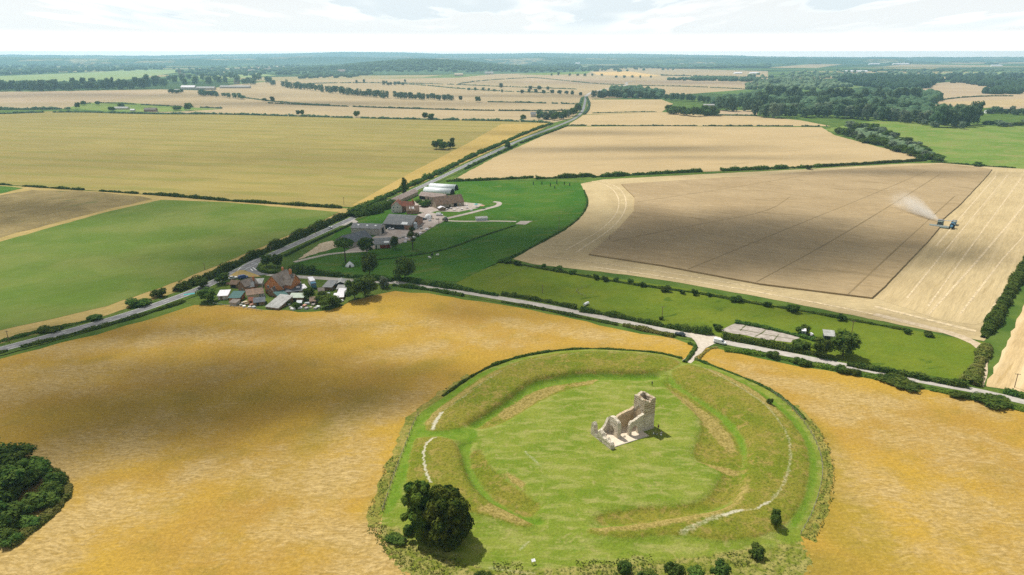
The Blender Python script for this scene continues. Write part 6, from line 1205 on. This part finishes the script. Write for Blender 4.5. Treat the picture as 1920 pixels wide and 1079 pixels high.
def tractor(px, py, a, paint, label):
    c = G(px, py); o = empty('tractor', (c[0], c[1], .1), a, label, 'tractor')
    b = MB(); b.prism([(.2, .9), (2.6, .9), (2.7, 1.5), (2.4, 1.8), (.2, 1.9)], 1, -.5, .5); b.box(-1.4, .3, -.55, .55, .7, 1.3); b.build('bonnet', PM[paint], o)
    cb_ = MB(); cb_.prism([(-1.3, 1.3), (.2, 1.3), (.05, 2.75), (-1.1, 2.75)], 1, -.75, .75); cab = cb_.build('cab', PM['glass'], o); MB().box(-1.35, .3, -.85, .85, 2.76, 2.92).build('cab_roof', PM[paint], cab)
    for x, rr, w_ in ((-.9, .95, 1.15), (2.0, .6, 1.0)):
        for y in (-1, 1):
            wh = MB().tube((x, y * (w_ - .5), rr), (x, y * w_, rr), rr, None, 16).build('wheel', PM['tyre'], o); MB().tube((x, y * w_, rr), (x, y * (w_ + .03), rr), rr * .5, None, 10).build('rim', PM['cream'], wh)
    for y in (-1, 1): MB().box(-1.8, -.1, y * .95 - .3, y * .95 + .3, 1.95, 2.03).build('mudguard', PM[paint], o)
    return o
tr_ = tractor(1784, 429, ld((1768, 421), (1655, 543)), 'blue', 'blue tractor driving beside the combine harvester'); tr_.scale = (1.25, 1.25, 1.25)
c = G(1788, 422); o = empty('grain_trailer', (c[0], c[1], .1), ld((1768, 421), (1655, 543)), 'blue sided grain trailer behind the blue tractor', 'trailer')
b = MB(); b.box(-3, 3, -1.3, -1.2, 1.0, 2.7); b.box(-3, 3, 1.2, 1.3, 1.0, 2.7); b.box(-3, -2.9, -1.2, 1.2, 1.0, 2.7); b.box(2.9, 3, -1.2, 1.2, 1.0, 2.7); b.box(-2.9, 2.9, -1.2, 1.2, .9, 1.1); b.build('tub', PM['blue'], o); MB().box(-2.88, 2.88, -1.18, 1.18, 1.12, 2.3).build('grain', PM['cream'], o)
for x in (-1.2, .2):
    for y in (-1, 1): MB().tube((x, y * .9, .5), (x, y * 1.25, .5), .5, None, 14).build('wheel', PM['tyre'], o)
tractor(835, 415, 2.2, 'combine', 'old green tractor parked at the farmyard gate')
# chaff plume blown from the harvester
m = bpy.data.materials.new('chaff_dust'); m.use_nodes = True; n = m.node_tree; n.nodes.clear(); v = n.nodes.new('ShaderNodeVolumePrincipled'); v.inputs['Color'].default_value = (1.0, .95, .86, 1)
tc = n.nodes.new('ShaderNodeTexCoord'); no = n.nodes.new('ShaderNodeTexNoise'); no.inputs['Scale'].default_value = .16; no.inputs['Detail'].default_value = 4; n.links.new(tc.outputs['Object'], no.inputs['Vector'])
sp_ = n.nodes.new('ShaderNodeSeparateXYZ'); n.links.new(tc.outputs['Object'], sp_.inputs[0]); mr = n.nodes.new('ShaderNodeMapRange'); n.links.new(sp_.outputs[0], mr.inputs[0]); mr.inputs[1].default_value = 0; mr.inputs[2].default_value = 52; mr.inputs[3].default_value = .5; mr.inputs[4].default_value = .15
mn = n.nodes.new('ShaderNodeMapRange'); n.links.new(no.outputs['Fac'], mn.inputs[0]); mn.inputs[1].default_value = .28; mn.inputs[2].default_value = .66; mu = n.nodes.new('ShaderNodeMath'); mu.operation = 'MULTIPLY'
def dm(op, a, b=None):
    x = n.nodes.new('ShaderNodeMath'); x.operation = op
    for q, w_ in enumerate((a, b)):
        if w_ is None: continue
        if isinstance(w_, (int, float)): x.inputs[q].default_value = w_
        else: n.links.new(w_, x.inputs[q])
    return x.outputs[0]
uu = dm('DIVIDE', sp_.outputs[0], 45.0); axz = dm('ADD', 2.4, dm('MULTIPLY', uu, 4.5)); RR = dm('ADD', 1.0, dm('MULTIPLY', dm('POWER', dm('MAXIMUM', uu, 0.001), .8), 10.5))
r2 = dm('SQRT', dm('ADD', dm('POWER', dm('ABSOLUTE', sp_.outputs[1]), 2.0), dm('POWER', dm('ABSOLUTE', dm('MULTIPLY', dm('SUBTRACT', sp_.outputs[2], axz), 1.6)), 2.0)))
fall = dm('POWER', dm('MAXIMUM', dm('SUBTRACT', 1.0, dm('DIVIDE', r2, RR)), 0.0), .8); tail = dm('MAXIMUM', dm('SUBTRACT', 1.0, dm('POWER', dm('MULTIPLY', uu, .83), 3.0)), 0.0)
n.links.new(dm('MULTIPLY', dm('MULTIPLY', mr.outputs[0], fall), tail), mu.inputs[0]); n.links.new(mn.outputs[0], mu.inputs[1])
n.links.new(mu.outputs[0], v.inputs['Density']); ou = n.nodes.new('ShaderNodeOutputMaterial'); n.links.new(v.outputs[0], ou.inputs['Volume'])
c = G(1757, 420); d_ = G(1655, 378) - c; Ld = float(np.hypot(*d_)); V, Fq = [], []
for i in range(13):
    u = i / 12 * 1.15; rr = 1.2 + 10.9 * u ** .8
    for j in range(12):
        an = 2 * math.pi * j / 12; V.append((45 * u, rr * math.cos(an), 2.4 + 4.5 * u + rr / 1.6 * math.sin(an)))
for i in range(12):
    for j in range(12): Fq.append((i * 12 + j, i * 12 + (j + 1) % 12, (i + 1) * 12 + (j + 1) % 12, (i + 1) * 12 + j))
Fq += [tuple(range(12)), tuple(range(144, 156))]
o = MB().add(V, Fq).build('dust', m, None, 'pale dust plume blowing away behind the combine harvester', 'dust', None, 'stuff'); o.location = (c[0], c[1], .2); o.rotation_euler = (0, 0, math.atan2(d_[1], d_[0]))

# ------------------------------------------------------------------ people
def skin_body(name, verts, edges, radii, m, parent=None, sub=1):
    me = bpy.data.meshes.new(name); me.from_pydata(verts, edges, []); me.materials.append(m); o = obj(name, me, parent)
    md = o.modifiers.new('skin', 'SKIN'); sv = me.skin_vertices[0].data
    for i, r in enumerate(radii): sv[i].radius = (r, r) if not isinstance(r, tuple) else r; sv[i].use_root = (i == 0)
    s = o.modifiers.new('sub', 'SUBSURF'); s.levels = sub; s.render_levels = sub
    dg = bpy.context.evaluated_depsgraph_get(); em = bpy.data.meshes.new_from_object(o.evaluated_get(dg)); o.modifiers.clear(); o.data = em
    return o
def person(px, py, pose, rz, top, legs, hair, label, z=None, xy=None):
    c = G(px, py) if xy is None else xy; o = empty('person', (c[0], c[1], HZ(*c) if z is None else z), rz, label, 'person', None)
    if pose == 'stand':
        V = [(0, 0, .95), (0, 0, 1.15), (0, 0, 1.38), (.01, 0, 1.50), (.03, 0, 1.66), (0, .17, 1.40), (.02, .22, 1.12), (.12, .20, .90), (.17, .19, .80), (0, -.17, 1.40), (.02, -.22, 1.12), (.10, -.20, .90), (.15, -.19, .80), (.02, .10, .90), (.06, .11, .50), (.02, .11, .08), (.16, .12, .04), (-.02, -.10, .90), (-.02, -.11, .50), (-.10, -.11, .08), (.04, -.12, .04)]
    else:
        V = [(0, 0, .12), (-.03, 0, .34), (-.02, 0, .56), (.01, 0, .68), (.04, 0, .84), (-.02, .17, .58), (.08, .24, .34), (.28, .20, .26), (.36, .16, .25), (-.02, -.17, .58), (-.10, -.24, .32), (-.22, -.24, .12), (-.26, -.24, .05), (.05, .10, .14), (.44, .14, .42), (.66, .10, .10), (.78, .10, .06), (.05, -.10, .14), (.46, -.16, .20), (.40, -.02, .08), (.42, .10, .06)]
    E = [(0, 1), (1, 2), (2, 3), (3, 4), (2, 5), (5, 6), (6, 7), (7, 8), (2, 9), (9, 10), (10, 11), (11, 12), (0, 13), (13, 14), (14, 15), (15, 16), (0, 17), (17, 18), (18, 19), (19, 20)]
    Rr = [.15, .14, .16, .06, .105, .07, .055, .042, .035, .07, .055, .042, .035, .095, .065, .045, .04, .095, .065, .045, .04]
    b = skin_body('body', V, E, Rr, PM[top], o)
    b.data.materials.append(PM[legs]); b.data.materials.append(PM['skin'])
    nz = V[3][2]; hz_ = V[0][2]
    for p in b.data.polygons:
        cc = p.center
        if cc.z > nz - .01: p.material_index = 2
        elif pose == 'stand' and cc.z < hz_ - .02 and abs(cc.y) < .16: p.material_index = 1
        elif pose != 'stand' and cc.x > .12 and cc.z < .5 and not (cc.y > .15 and cc.z > .2 and cc.x < .4): p.material_index = 1
        elif (pose == 'stand' and cc.z < .92 and abs(cc.y) > .16): p.material_index = 2
    iv, it = ico(2); hd = np.array(V[4]); hm = iv * np.array([.118, .108, .105]) + hd + np.array([-.022, 0, .035]); MB().add(hm, it).build('hair', PM[hair], o, smooth=True)
    f = MB(); f.tube(hd + np.array([.095, 0, -.005]), hd + np.array([.125, 0, -.02]), .018, .02, 5); f.build('nose', PM['skin'], o)
    return o
person(1222.5, 724, 'stand', -2.2, 'car_dark', 'dark', 'dark', 'person in dark clothes standing alone on the grass behind the tower')
cx_ = G(1232, 808)
person(1234, 806, 'stand', -1.6, 'red_wood', 'dark', 'dark', 'person in dark red standing beside the tower in its shadow')
person(1225, 815, 'sit', .4, 'white', 'sheet_grey', 'timber', 'person in white sitting on the grass nearest the tower corner'); person(1232, 817, 'sit', 2.4, 'sheet_pale', 'slate', 'dark', 'person in pale grey sitting in the middle of the seated group')
person(1240, 814, 'sit', 3.0, 'white', 'cream', 'timber', 'person in white sitting at the right of the group in the shade'); person(1239, 818, 'sit', 1.4, 'white', 'sheet_pale', 'dark', 'person in white sitting nearest the edge of the tower shadow')
# ------------------------------------------------------------------ animals
def sheep(px, py, rz, wool, label, s=1.0):
    c = G(px, py); o = empty('sheep', (c[0], c[1], .05), rz, label, 'sheep', None)
    V = [(0, 0, .58), (.30, 0, .60), (.48, 0, .68), (.58, 0, .84), (.72, 0, .82), (-.32, 0, .60), (-.46, 0, .58), (.30, .13, .42), (.32, .13, .22), (.31, .13, .03), (.30, -.13, .42), (.28, -.13, .22), (.29, -.13, .03), (-.34, .13, .42), (-.42, .13, .24), (-.40, .13, .03), (-.34, -.13, .42), (-.40, -.13, .24), (-.38, -.13, .03)]
    E = [(0, 1), (1, 2), (2, 3), (3, 4), (0, 5), (5, 6), (1, 7), (7, 8), (8, 9), (1, 10), (10, 11), (11, 12), (5, 13), (13, 14), (14, 15), (5, 16), (16, 17), (17, 18)]
    Rr = [.27, .25, .16, .11, .07, .26, .12, .09, .045, .04, .09, .045, .04, .10, .05, .04, .10, .05, .04]
    skin_body('body', V, E, Rr, PM[wool], o); o.scale = (s, s, s); return o
sheep(806, 486, 2.8, 'wool', 'white sheep grazing in the pasture, lower one of the pair', 1.7); sheep(820, 481, .2, 'wool', 'white sheep grazing in the pasture, upper right one', 1.7); sheep(810, 480.5, 1.0, 'black_wool', 'dark sheep standing between the two white sheep', 1.6)
# ------------------------------------------------------------------ poles, fences, small things
def pole(px, py, hp, label, arm=True):
    s = ppm(px, py); h = hp / s / hfac(px, py); c = G(px, py); o = empty('utility_pole', (c[0], c[1], 0), ld((700, 400), (1000, 250)) + 1.5, label, 'utility pole')
    MB().tube((0, 0, -.2), (0, 0, h), .15, .11, 8).build('pole', PM['timber'], o)
    if arm:
        a = MB().box(-.85, .85, -.06, .06, h - .35, h - .22).build('crossarm', PM['timber'], o); b = MB()
        for x in (-.75, 0, .75): b.tube((x, 0, h - .22), (x, 0, h - .02), .05, .04, 6)
        b.build('insulators', PM['metal'], a)
for px, py, hp, lb in ((17, 641, 21, 'utility pole standing in the dry headland at the left edge'), (384, 506, 12, 'utility pole beside the tall hedge above the brick house'), (508, 474, 12, 'utility pole by the main road near the junction'), (592, 440, 11, 'utility pole on the main road verge left of the farm'), (645, 385, 15, 'utility pole at the corner of the olive wheat field'), (791, 343, 13, 'utility pole on the verge beyond the ivy stump'),
        (823, 426, 15, 'utility pole in the farmyard beside the white van'), (1048, 431, 24, 'tall utility pole with crossarm in the lush pasture'), (1017, 550, 16, 'thin pole in the pasture above the lane hedge'), (1241, 598, 23, 'utility pole above the hedge left of the cars'), (1596, 630, 28, 'pale pole at the paddock edge behind the largest lane tree'), (1902, 727, 27, 'leaning pole beside the gateway at the right edge'), (1143, 452, 12, 'far thin pole standing at the edge of the standing crop')): pole(px, py, hp, lb, 'thin' not in lb)
def fence(px, label, gap=5.0, h=1.15, wires=3, m='post', z=HZ):
    P = rs(smooth_line(GP(px), 2), gap)[:100]; o = empty('fence', (P[0][0], P[0][1], 0), 0, label, 'fence'); q0 = P[0]
    pm = None
    for p in P:
        zz = z(*p) if z else 0
        if pm is None: pm = MB().box(-.07, .07, -.07, .07, -.2, h).build('post', PM[m], o); x = pm
        else: x = pm.copy(); C.objects.link(x); x.parent = o
        x.location = (p[0] - q0[0], p[1] - q0[1], zz)
    w = MB()
    for a, b in zip(P[:-1], P[1:]):
        for k_ in range(wires):
            zz = h * (.95 - .32 * k_); w.tube((a[0] - q0[0], a[1] - q0[1], (z(*a) if z else 0) + zz), (b[0] - q0[0], b[1] - q0[1], (z(*b) if z else 0) + zz), .018 if wires == 3 else .05, None, 4, False)
    w.build('wire' if wires == 3 else 'rail', PM['wire' if wires == 3 else m], o); return o
fence([(784, 779), (774, 800), (760, 837), (743, 883), (727, 930), (713, 971)], 'post and wire fence along the left edge of the earthwork', 3.0)
fence([(1446, 736), (1480, 762), (1503, 788), (1522, 816), (1536, 846), (1542, 873), (1542, 900), (1526, 960), (1500, 1006)], 'post and wire fence along the right edge of the earthwork', 3.0)
fence([(552, 495), (585, 487), (612, 481), (645, 477)], 'pale post and rail fence along the curving farm drive', 2.6, 1.2, 2, 'sheet_pale', None)
fence([(930, 526), (960, 513), (990, 502), (1008, 496)], 'thin fence running up the pasture to the stubble corner', 3, 1.1, 3, 'post', None)
fence([(1098, 558), (1075, 546), (1095, 540), (1110, 536)], 'short fence across the pasture strip by the white tank', 3, 1.1, 3, 'post', None)
fence([(830, 421), (870, 419), (920, 418), (965, 419)], 'fence beside the pale pasture track', 3, 1.1, 3, 'sheet_pale', None)
fence([(842, 411), (815, 425), (790, 441), (771, 451), (740, 463)], 'fence along the outer edge of the farmyard', 3, 1.1, 3, 'sheet_pale', None)
c = G(1000, 1058); o = empty('information_board', (c[0], c[1], HZ(*c)), .35, 'small white information board on the grass at the bottom edge', 'sign board')
MB().add([(-.45, -.28, .78), (.45, -.28, .78), (.45, .28, 1.12), (-.45, .28, 1.12), (-.45, -.28, .83), (.45, -.28, .83), (.45, .28, 1.17), (-.45, .28, 1.17)], [(0, 1, 2, 3), (4, 5, 6, 7), (0, 1, 5, 4), (1, 2, 6, 5), (2, 3, 7, 6), (3, 0, 4, 7)]).build('board', PM['white'], o)
for x in (-.35, .35): MB().box(x - .05, x + .05, -.05, .05, -.2, .93).build('leg', PM['post'], o)
c = G(656, 500); o = empty('bell_tent', (c[0], c[1], .05), -1.3, 'white bell tent pitched on the dark pasture', 'tent')
V, Fq = [], []; nn_ = 12
for r_, z_ in ((2.3, 0), (2.25, .7), (1.3, 1.8), (.25, 2.7)): V += [(r_ * math.cos(2 * math.pi * i / nn_), r_ * math.sin(2 * math.pi * i / nn_), z_) for i in range(nn_)]
for k_ in range(3): Fq += [(k_ * nn_ + i, k_ * nn_ + (i + 1) % nn_, (k_ + 1) * nn_ + (i + 1) % nn_, (k_ + 1) * nn_ + i) for i in range(nn_)]
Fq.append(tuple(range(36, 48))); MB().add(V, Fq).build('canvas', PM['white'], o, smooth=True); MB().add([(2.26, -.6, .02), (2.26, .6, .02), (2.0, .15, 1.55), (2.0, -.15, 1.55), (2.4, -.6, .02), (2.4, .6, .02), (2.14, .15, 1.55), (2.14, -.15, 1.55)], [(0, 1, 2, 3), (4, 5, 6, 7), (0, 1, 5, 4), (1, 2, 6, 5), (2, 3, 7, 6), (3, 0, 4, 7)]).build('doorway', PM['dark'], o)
c = G(803, 410); o = empty('dome_tent', (c[0], c[1], .1), .3, 'white domed shelter in the farmyard', 'shelter'); V, Fq = [], []
for j in range(5):
    a_ = j * math.pi / 9; V += [(2.6 * math.cos(a_) * math.cos(2 * math.pi * i / 14), 2.6 * math.cos(a_) * math.sin(2 * math.pi * i / 14), 3.2 * math.sin(a_)) for i in range(14)]
V.append((0, 0, 3.25))
for j in range(4): Fq += [(j * 14 + i, j * 14 + (i + 1) % 14, (j + 1) * 14 + (i + 1) % 14, (j + 1) * 14 + i) for i in range(14)]
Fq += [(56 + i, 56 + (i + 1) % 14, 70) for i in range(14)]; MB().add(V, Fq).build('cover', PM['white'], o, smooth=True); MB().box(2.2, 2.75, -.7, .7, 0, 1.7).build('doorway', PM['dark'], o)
c = G(778, 429); o = empty('storage_tank', (c[0], c[1], .1), 0, 'pale metal storage tank at the corner of the largest barn', 'tank'); MB().tube((0, 0, 0), (0, 0, 3.6), 1.6, None, 18).tube((0, 0, 3.6), (0, 0, 4.3), 1.62, .5, 18).build('tank', PM['metal'], o); MB().tube((1.65, 0, 0), (1.65, 0, 3.6), .05, None, 6).build('ladder', PM['dark'], o)
c = G(1099, 573); o = empty('water_tank', (c[0], c[1], .1), ld((1092, 576), (1106, 569)), 'white cylindrical tank lying on the pasture near the lane', 'tank'); MB().tube((-1.7, 0, .75), (1.7, 0, .75), .62, None, 14).build('tank', PM['white'], o)
for x in (-1.0, 1.0): MB().box(x - .15, x + .15, -.5, .5, 0, .3).build('foot', PM['post'], o)
c = G(1516, 634); o = empty('trailer', (c[0], c[1], .1), .2, 'dark open trailer on the concrete pad beside the pale cabin', 'trailer'); MB().box(-1.5, 1.5, -.9, .9, .5, .7).box(-1.5, 1.5, -.9, -.84, .7, 1.3).box(-1.5, 1.5, .84, .9, .7, 1.3).box(-1.5, -1.44, -.84, .84, .7, 1.3).build('body', PM['dark'], o); MB().box(1.0, 1.44, -.8, .8, .72, 1.9).build('load', PM['sheet_white'], o)
for y in (-1, 1): MB().tube((0, y * .9, .35), (0, y * 1.1, .35), .35, None, 12).build('wheel', PM['tyre'], o)
c = G(355, 553); o = empty('swimming_pool', (c[0], c[1], .1), .5, 'small pale blue garden pool beside the main road', 'pool'); MB().box(-2.6, 2.6, -1.2, 1.2, 0, .25).build('rim', PM['sheet_pale'], o); MB().box(-2.4, 2.4, -1.0, 1.0, .25, .27).build('water', PM['teal'], o)
def parasol(px, py, cl, label):
    c = G(px, py); o = empty('parasol', (c[0], c[1], .15), 0, label, 'parasol'); MB().tube((0, 0, 0), (0, 0, 2.4), .05, None, 6).build('pole', PM['metal'], o); MB().tube((0, 0, 2.1), (0, 0, 2.75), 1.7, .05, 8).build('canopy', PM[cl], o)
parasol(893, 389, 'teal', 'teal parasol on the stone barn patio'); parasol(905, 391.5, 'pinkish', 'pink parasol on the stone barn patio')
def table(px, py, label):
    c = G(px, py); o = empty('picnic_table', (c[0], c[1], .15), rng.random() * 3, label, 'picnic table', 'picnic tables'); MB().box(-1, 1, -.4, .4, .70, .76).build('table_top', PM['sheet_white'], o)
    for y in (-.75, .75): MB().box(-1, 1, y - .13, y + .13, .42, .47).build('bench', PM['sheet_white'], o)
    for x in (-.7, .7): MB().box(x - .05, x + .05, -.85, .85, 0, .41).box(x - .05, x + .05, -.06, .06, .41, .7).build('leg', PM['post'], o)
for i, (px, py) in enumerate(((838, 394), (846, 392), (852, 395), (858, 391), (866, 394), (876, 391), (884, 396), (874, 386.5))): table(px, py, f'pale picnic table on the stone barn patio, {ordinal(i)} from the left')
def stack(px, py, label, m='sheet_pale', s=1.0, nm='pallet_stack', cat='pallets'):
    c = G(px, py); o = empty(nm, (c[0], c[1], .1), rng.random() * 3, label, cat, 'odds and ends in the yards')
    for k_ in range(3): MB().box(-.9 * s + .1 * k_, .9 * s - .08 * k_, -.6 * s, .6 * s, .22 * k_ * s + .01, (.22 * k_ + .16) * s).build('layer', PM[m], o)
MS = ['sheet_pale', 'sheet_white', 'cream', 'white', 'pinkish', 'block', 'timber', 'metal']
for i, (px, py) in enumerate(((756, 446), (762, 449), (768, 452), (776, 447), (782, 443), (788, 439), (794, 435), (800, 431), (748, 448), (760, 455), (806, 427), (742, 452), (790, 430), (770, 441))): stack(px, py, f'pile of pale pallets along the farmyard edge, {ordinal(i)} of the row', MS[i % 4], 1.3)
for i, (px, py) in enumerate(((452, 574), (458, 576), (463, 572), (468, 577), (472, 573), (476, 578), (460, 569), (455, 570), (545, 578), (552, 574), (558, 571), (563, 579), (571, 575), (576, 571), (583, 578), (588, 573), (592, 580), (597, 577), (600, 571), (541, 572), (610, 556), (616, 552), (613, 560), (622, 566), (575, 580), (549, 581), (606, 551), (640, 566), (427, 533), (806, 415), (812, 411), (820, 412), (788, 425), (1532, 640), (1527, 637))): stack(px, py, f'small heap of junk among the gardens and yards, {ordinal(i)} of the scattered heaps', MS[(i * 3) % 8], .8 + .5 * rng.random(), 'junk_heap', 'junk heap')
c = G(470, 581); 
fence([(400, 571), (440, 577), (475, 582), (498, 584)], 'low fence between the gardens and the barley', 2.4, .9, 2, 'sheet_pale', None)
for i, (px, py, hp) in enumerate(((1000, 347, 6), (1016, 347, 7), (1032, 350, 7), (1044, 346, 9), (1058, 347, 6), (1068, 349, 6), (1040, 354, 6))): tree(px, py, hp, 3.2, 'tall1', f'young sapling planted at the top of the lush pasture, {ordinal(i)} from the left', 'sapling', 'sapling', 'saplings in the pasture')
def sign(px, py, label):
    c = G(px, py); o = empty('road_sign', (c[0], c[1], .1), .6, label, 'road sign'); MB().tube((0, 0, 0), (0, 0, 2.0), .05, None, 6).build('post', PM['metal'], o); MB().box(-.5, .5, -.09, -.05, 1.2, 1.9).build('plate', PM['white'], o)
sign(447, 513, 'white road sign at the corner of the junction by the dry grass'); sign(484, 497, 'white road sign at the far side of the junction')
# ------------------------------------------------------------------ clouds overhead (their shadows lie on the fields) and the hazy air
def volmat(name, c, dens):
    m = bpy.data.materials.new(name); m.use_nodes = True; n = m.node_tree; n.nodes.clear()
    v = n.nodes.new('ShaderNodeVolumePrincipled'); v.inputs['Color'].default_value = (*c, 1); v.inputs['Density'].default_value = dens; v.inputs['Anisotropy'].default_value = .35
    o = n.nodes.new('ShaderNodeOutputMaterial'); n.links.new(v.outputs[0], o.inputs['Volume']); return m
CH = 900.0
def cloud(px, py, rx, ry, tau, i, rot=0.0):
    c = G(px, py); top = np.array([c[0], c[1], 0]) + np.array(SUN) * (CH / SUN.z)
    rz_ = min(70, .55 * min(rx, ry)); iv, it = ico(4); V = iv.copy()
    f = np.array([1 + .55 * mnoise.noise((v[0] * 1.3 + i * 7, v[1] * 1.3, v[2] * 1.3)) + .40 * mnoise.noise((v[0] * 3.1, v[1] * 3.1 + i * 5, v[2] * 3.1)) + .2 * mnoise.noise((v[0] * 7, v[1] * 7 + i * 3, v[2] * 7)) for v in iv])
    V = V * f[:, None] * np.array([rx, ry, rz_])
    cr_, sr = math.cos(rot), math.sin(rot); V[:, :2] = V[:, :2] @ np.array([[cr_, sr], [-sr, cr_]])
    o = obj('cloud', mesh('cloud', V, [it], volmat('cloud_vapour', (.97, .97, .97), tau / (2 * rz_ / SUN.z)), smooth=True), None, 'soft white cloud floating above the fields and shading them', 'cloud', 'clouds above the fields', 'stuff'); o.location = top
CL = [(290, 775, 75, 34, 1.2, .25), (420, 730, 95, 28, .9, .2), (640, 755, 50, 16, .7, .3), (240, 620, 85, 24, .8, .1), (90, 690, 60, 18, .6, .1),
      (690, 465, 130, 80, 1.15, .2), (570, 525, 50, 24, .3, .1), (870, 470, 100, 60, .9, .0), (980, 545, 60, 26, .5, 0), (900, 590, 40, 10, .35, -.2),
      (1300, 440, 130, 62, 1.7, .05), (1450, 470, 95, 50, 1.4, .3), (1120, 455, 60, 34, .8, .3), (1800, 480, 30, 20, .6, .4), (1540, 590, 60, 14, .4, -.3), (1130, 590, 40, 10, .4, -.3),
      (100, 395, 140, 50, .5, .1), (330, 300, 420, 110, .16, .05), (1160, 280, 200, 34, .6, .05), (1340, 296, 170, 22, .35, .05), (1100, 250, 170, 40, .5, 0), (1600, 325, 160, 24, .6, 0),
      (620, 195, 600, 110, .45, .05), (150, 180, 600, 160, .5, 0), (1250, 155, 900, 260, .4, 0), (1000, 180, 500, 110, .4, 0), (1700, 132, 1500, 700, .25, 0), (250, 125, 1500, 700, .5, 0)]
for i, (px, py, rx, ry, tau, rot) in enumerate(CL):
    
    for s_, t_ in ((.5, .27), (.8, .24), (1.1, .2), (1.4, .14)): cloud(px, py, rx * s_, ry * s_, tau * 1.7 * t_, i, rot)   # nested shells shaped to soften the unseen cloud's shadow edges
mb = MB(); mb.box(-18500, 18500, -1600, 18500, -3.5, 170)
hz_o = mb.build('haze', volmat('haze_air', (.45, .76, 1.0), 9.0e-5), None, 'thin pale blue summer haze over the land', 'haze', None, 'stuff')
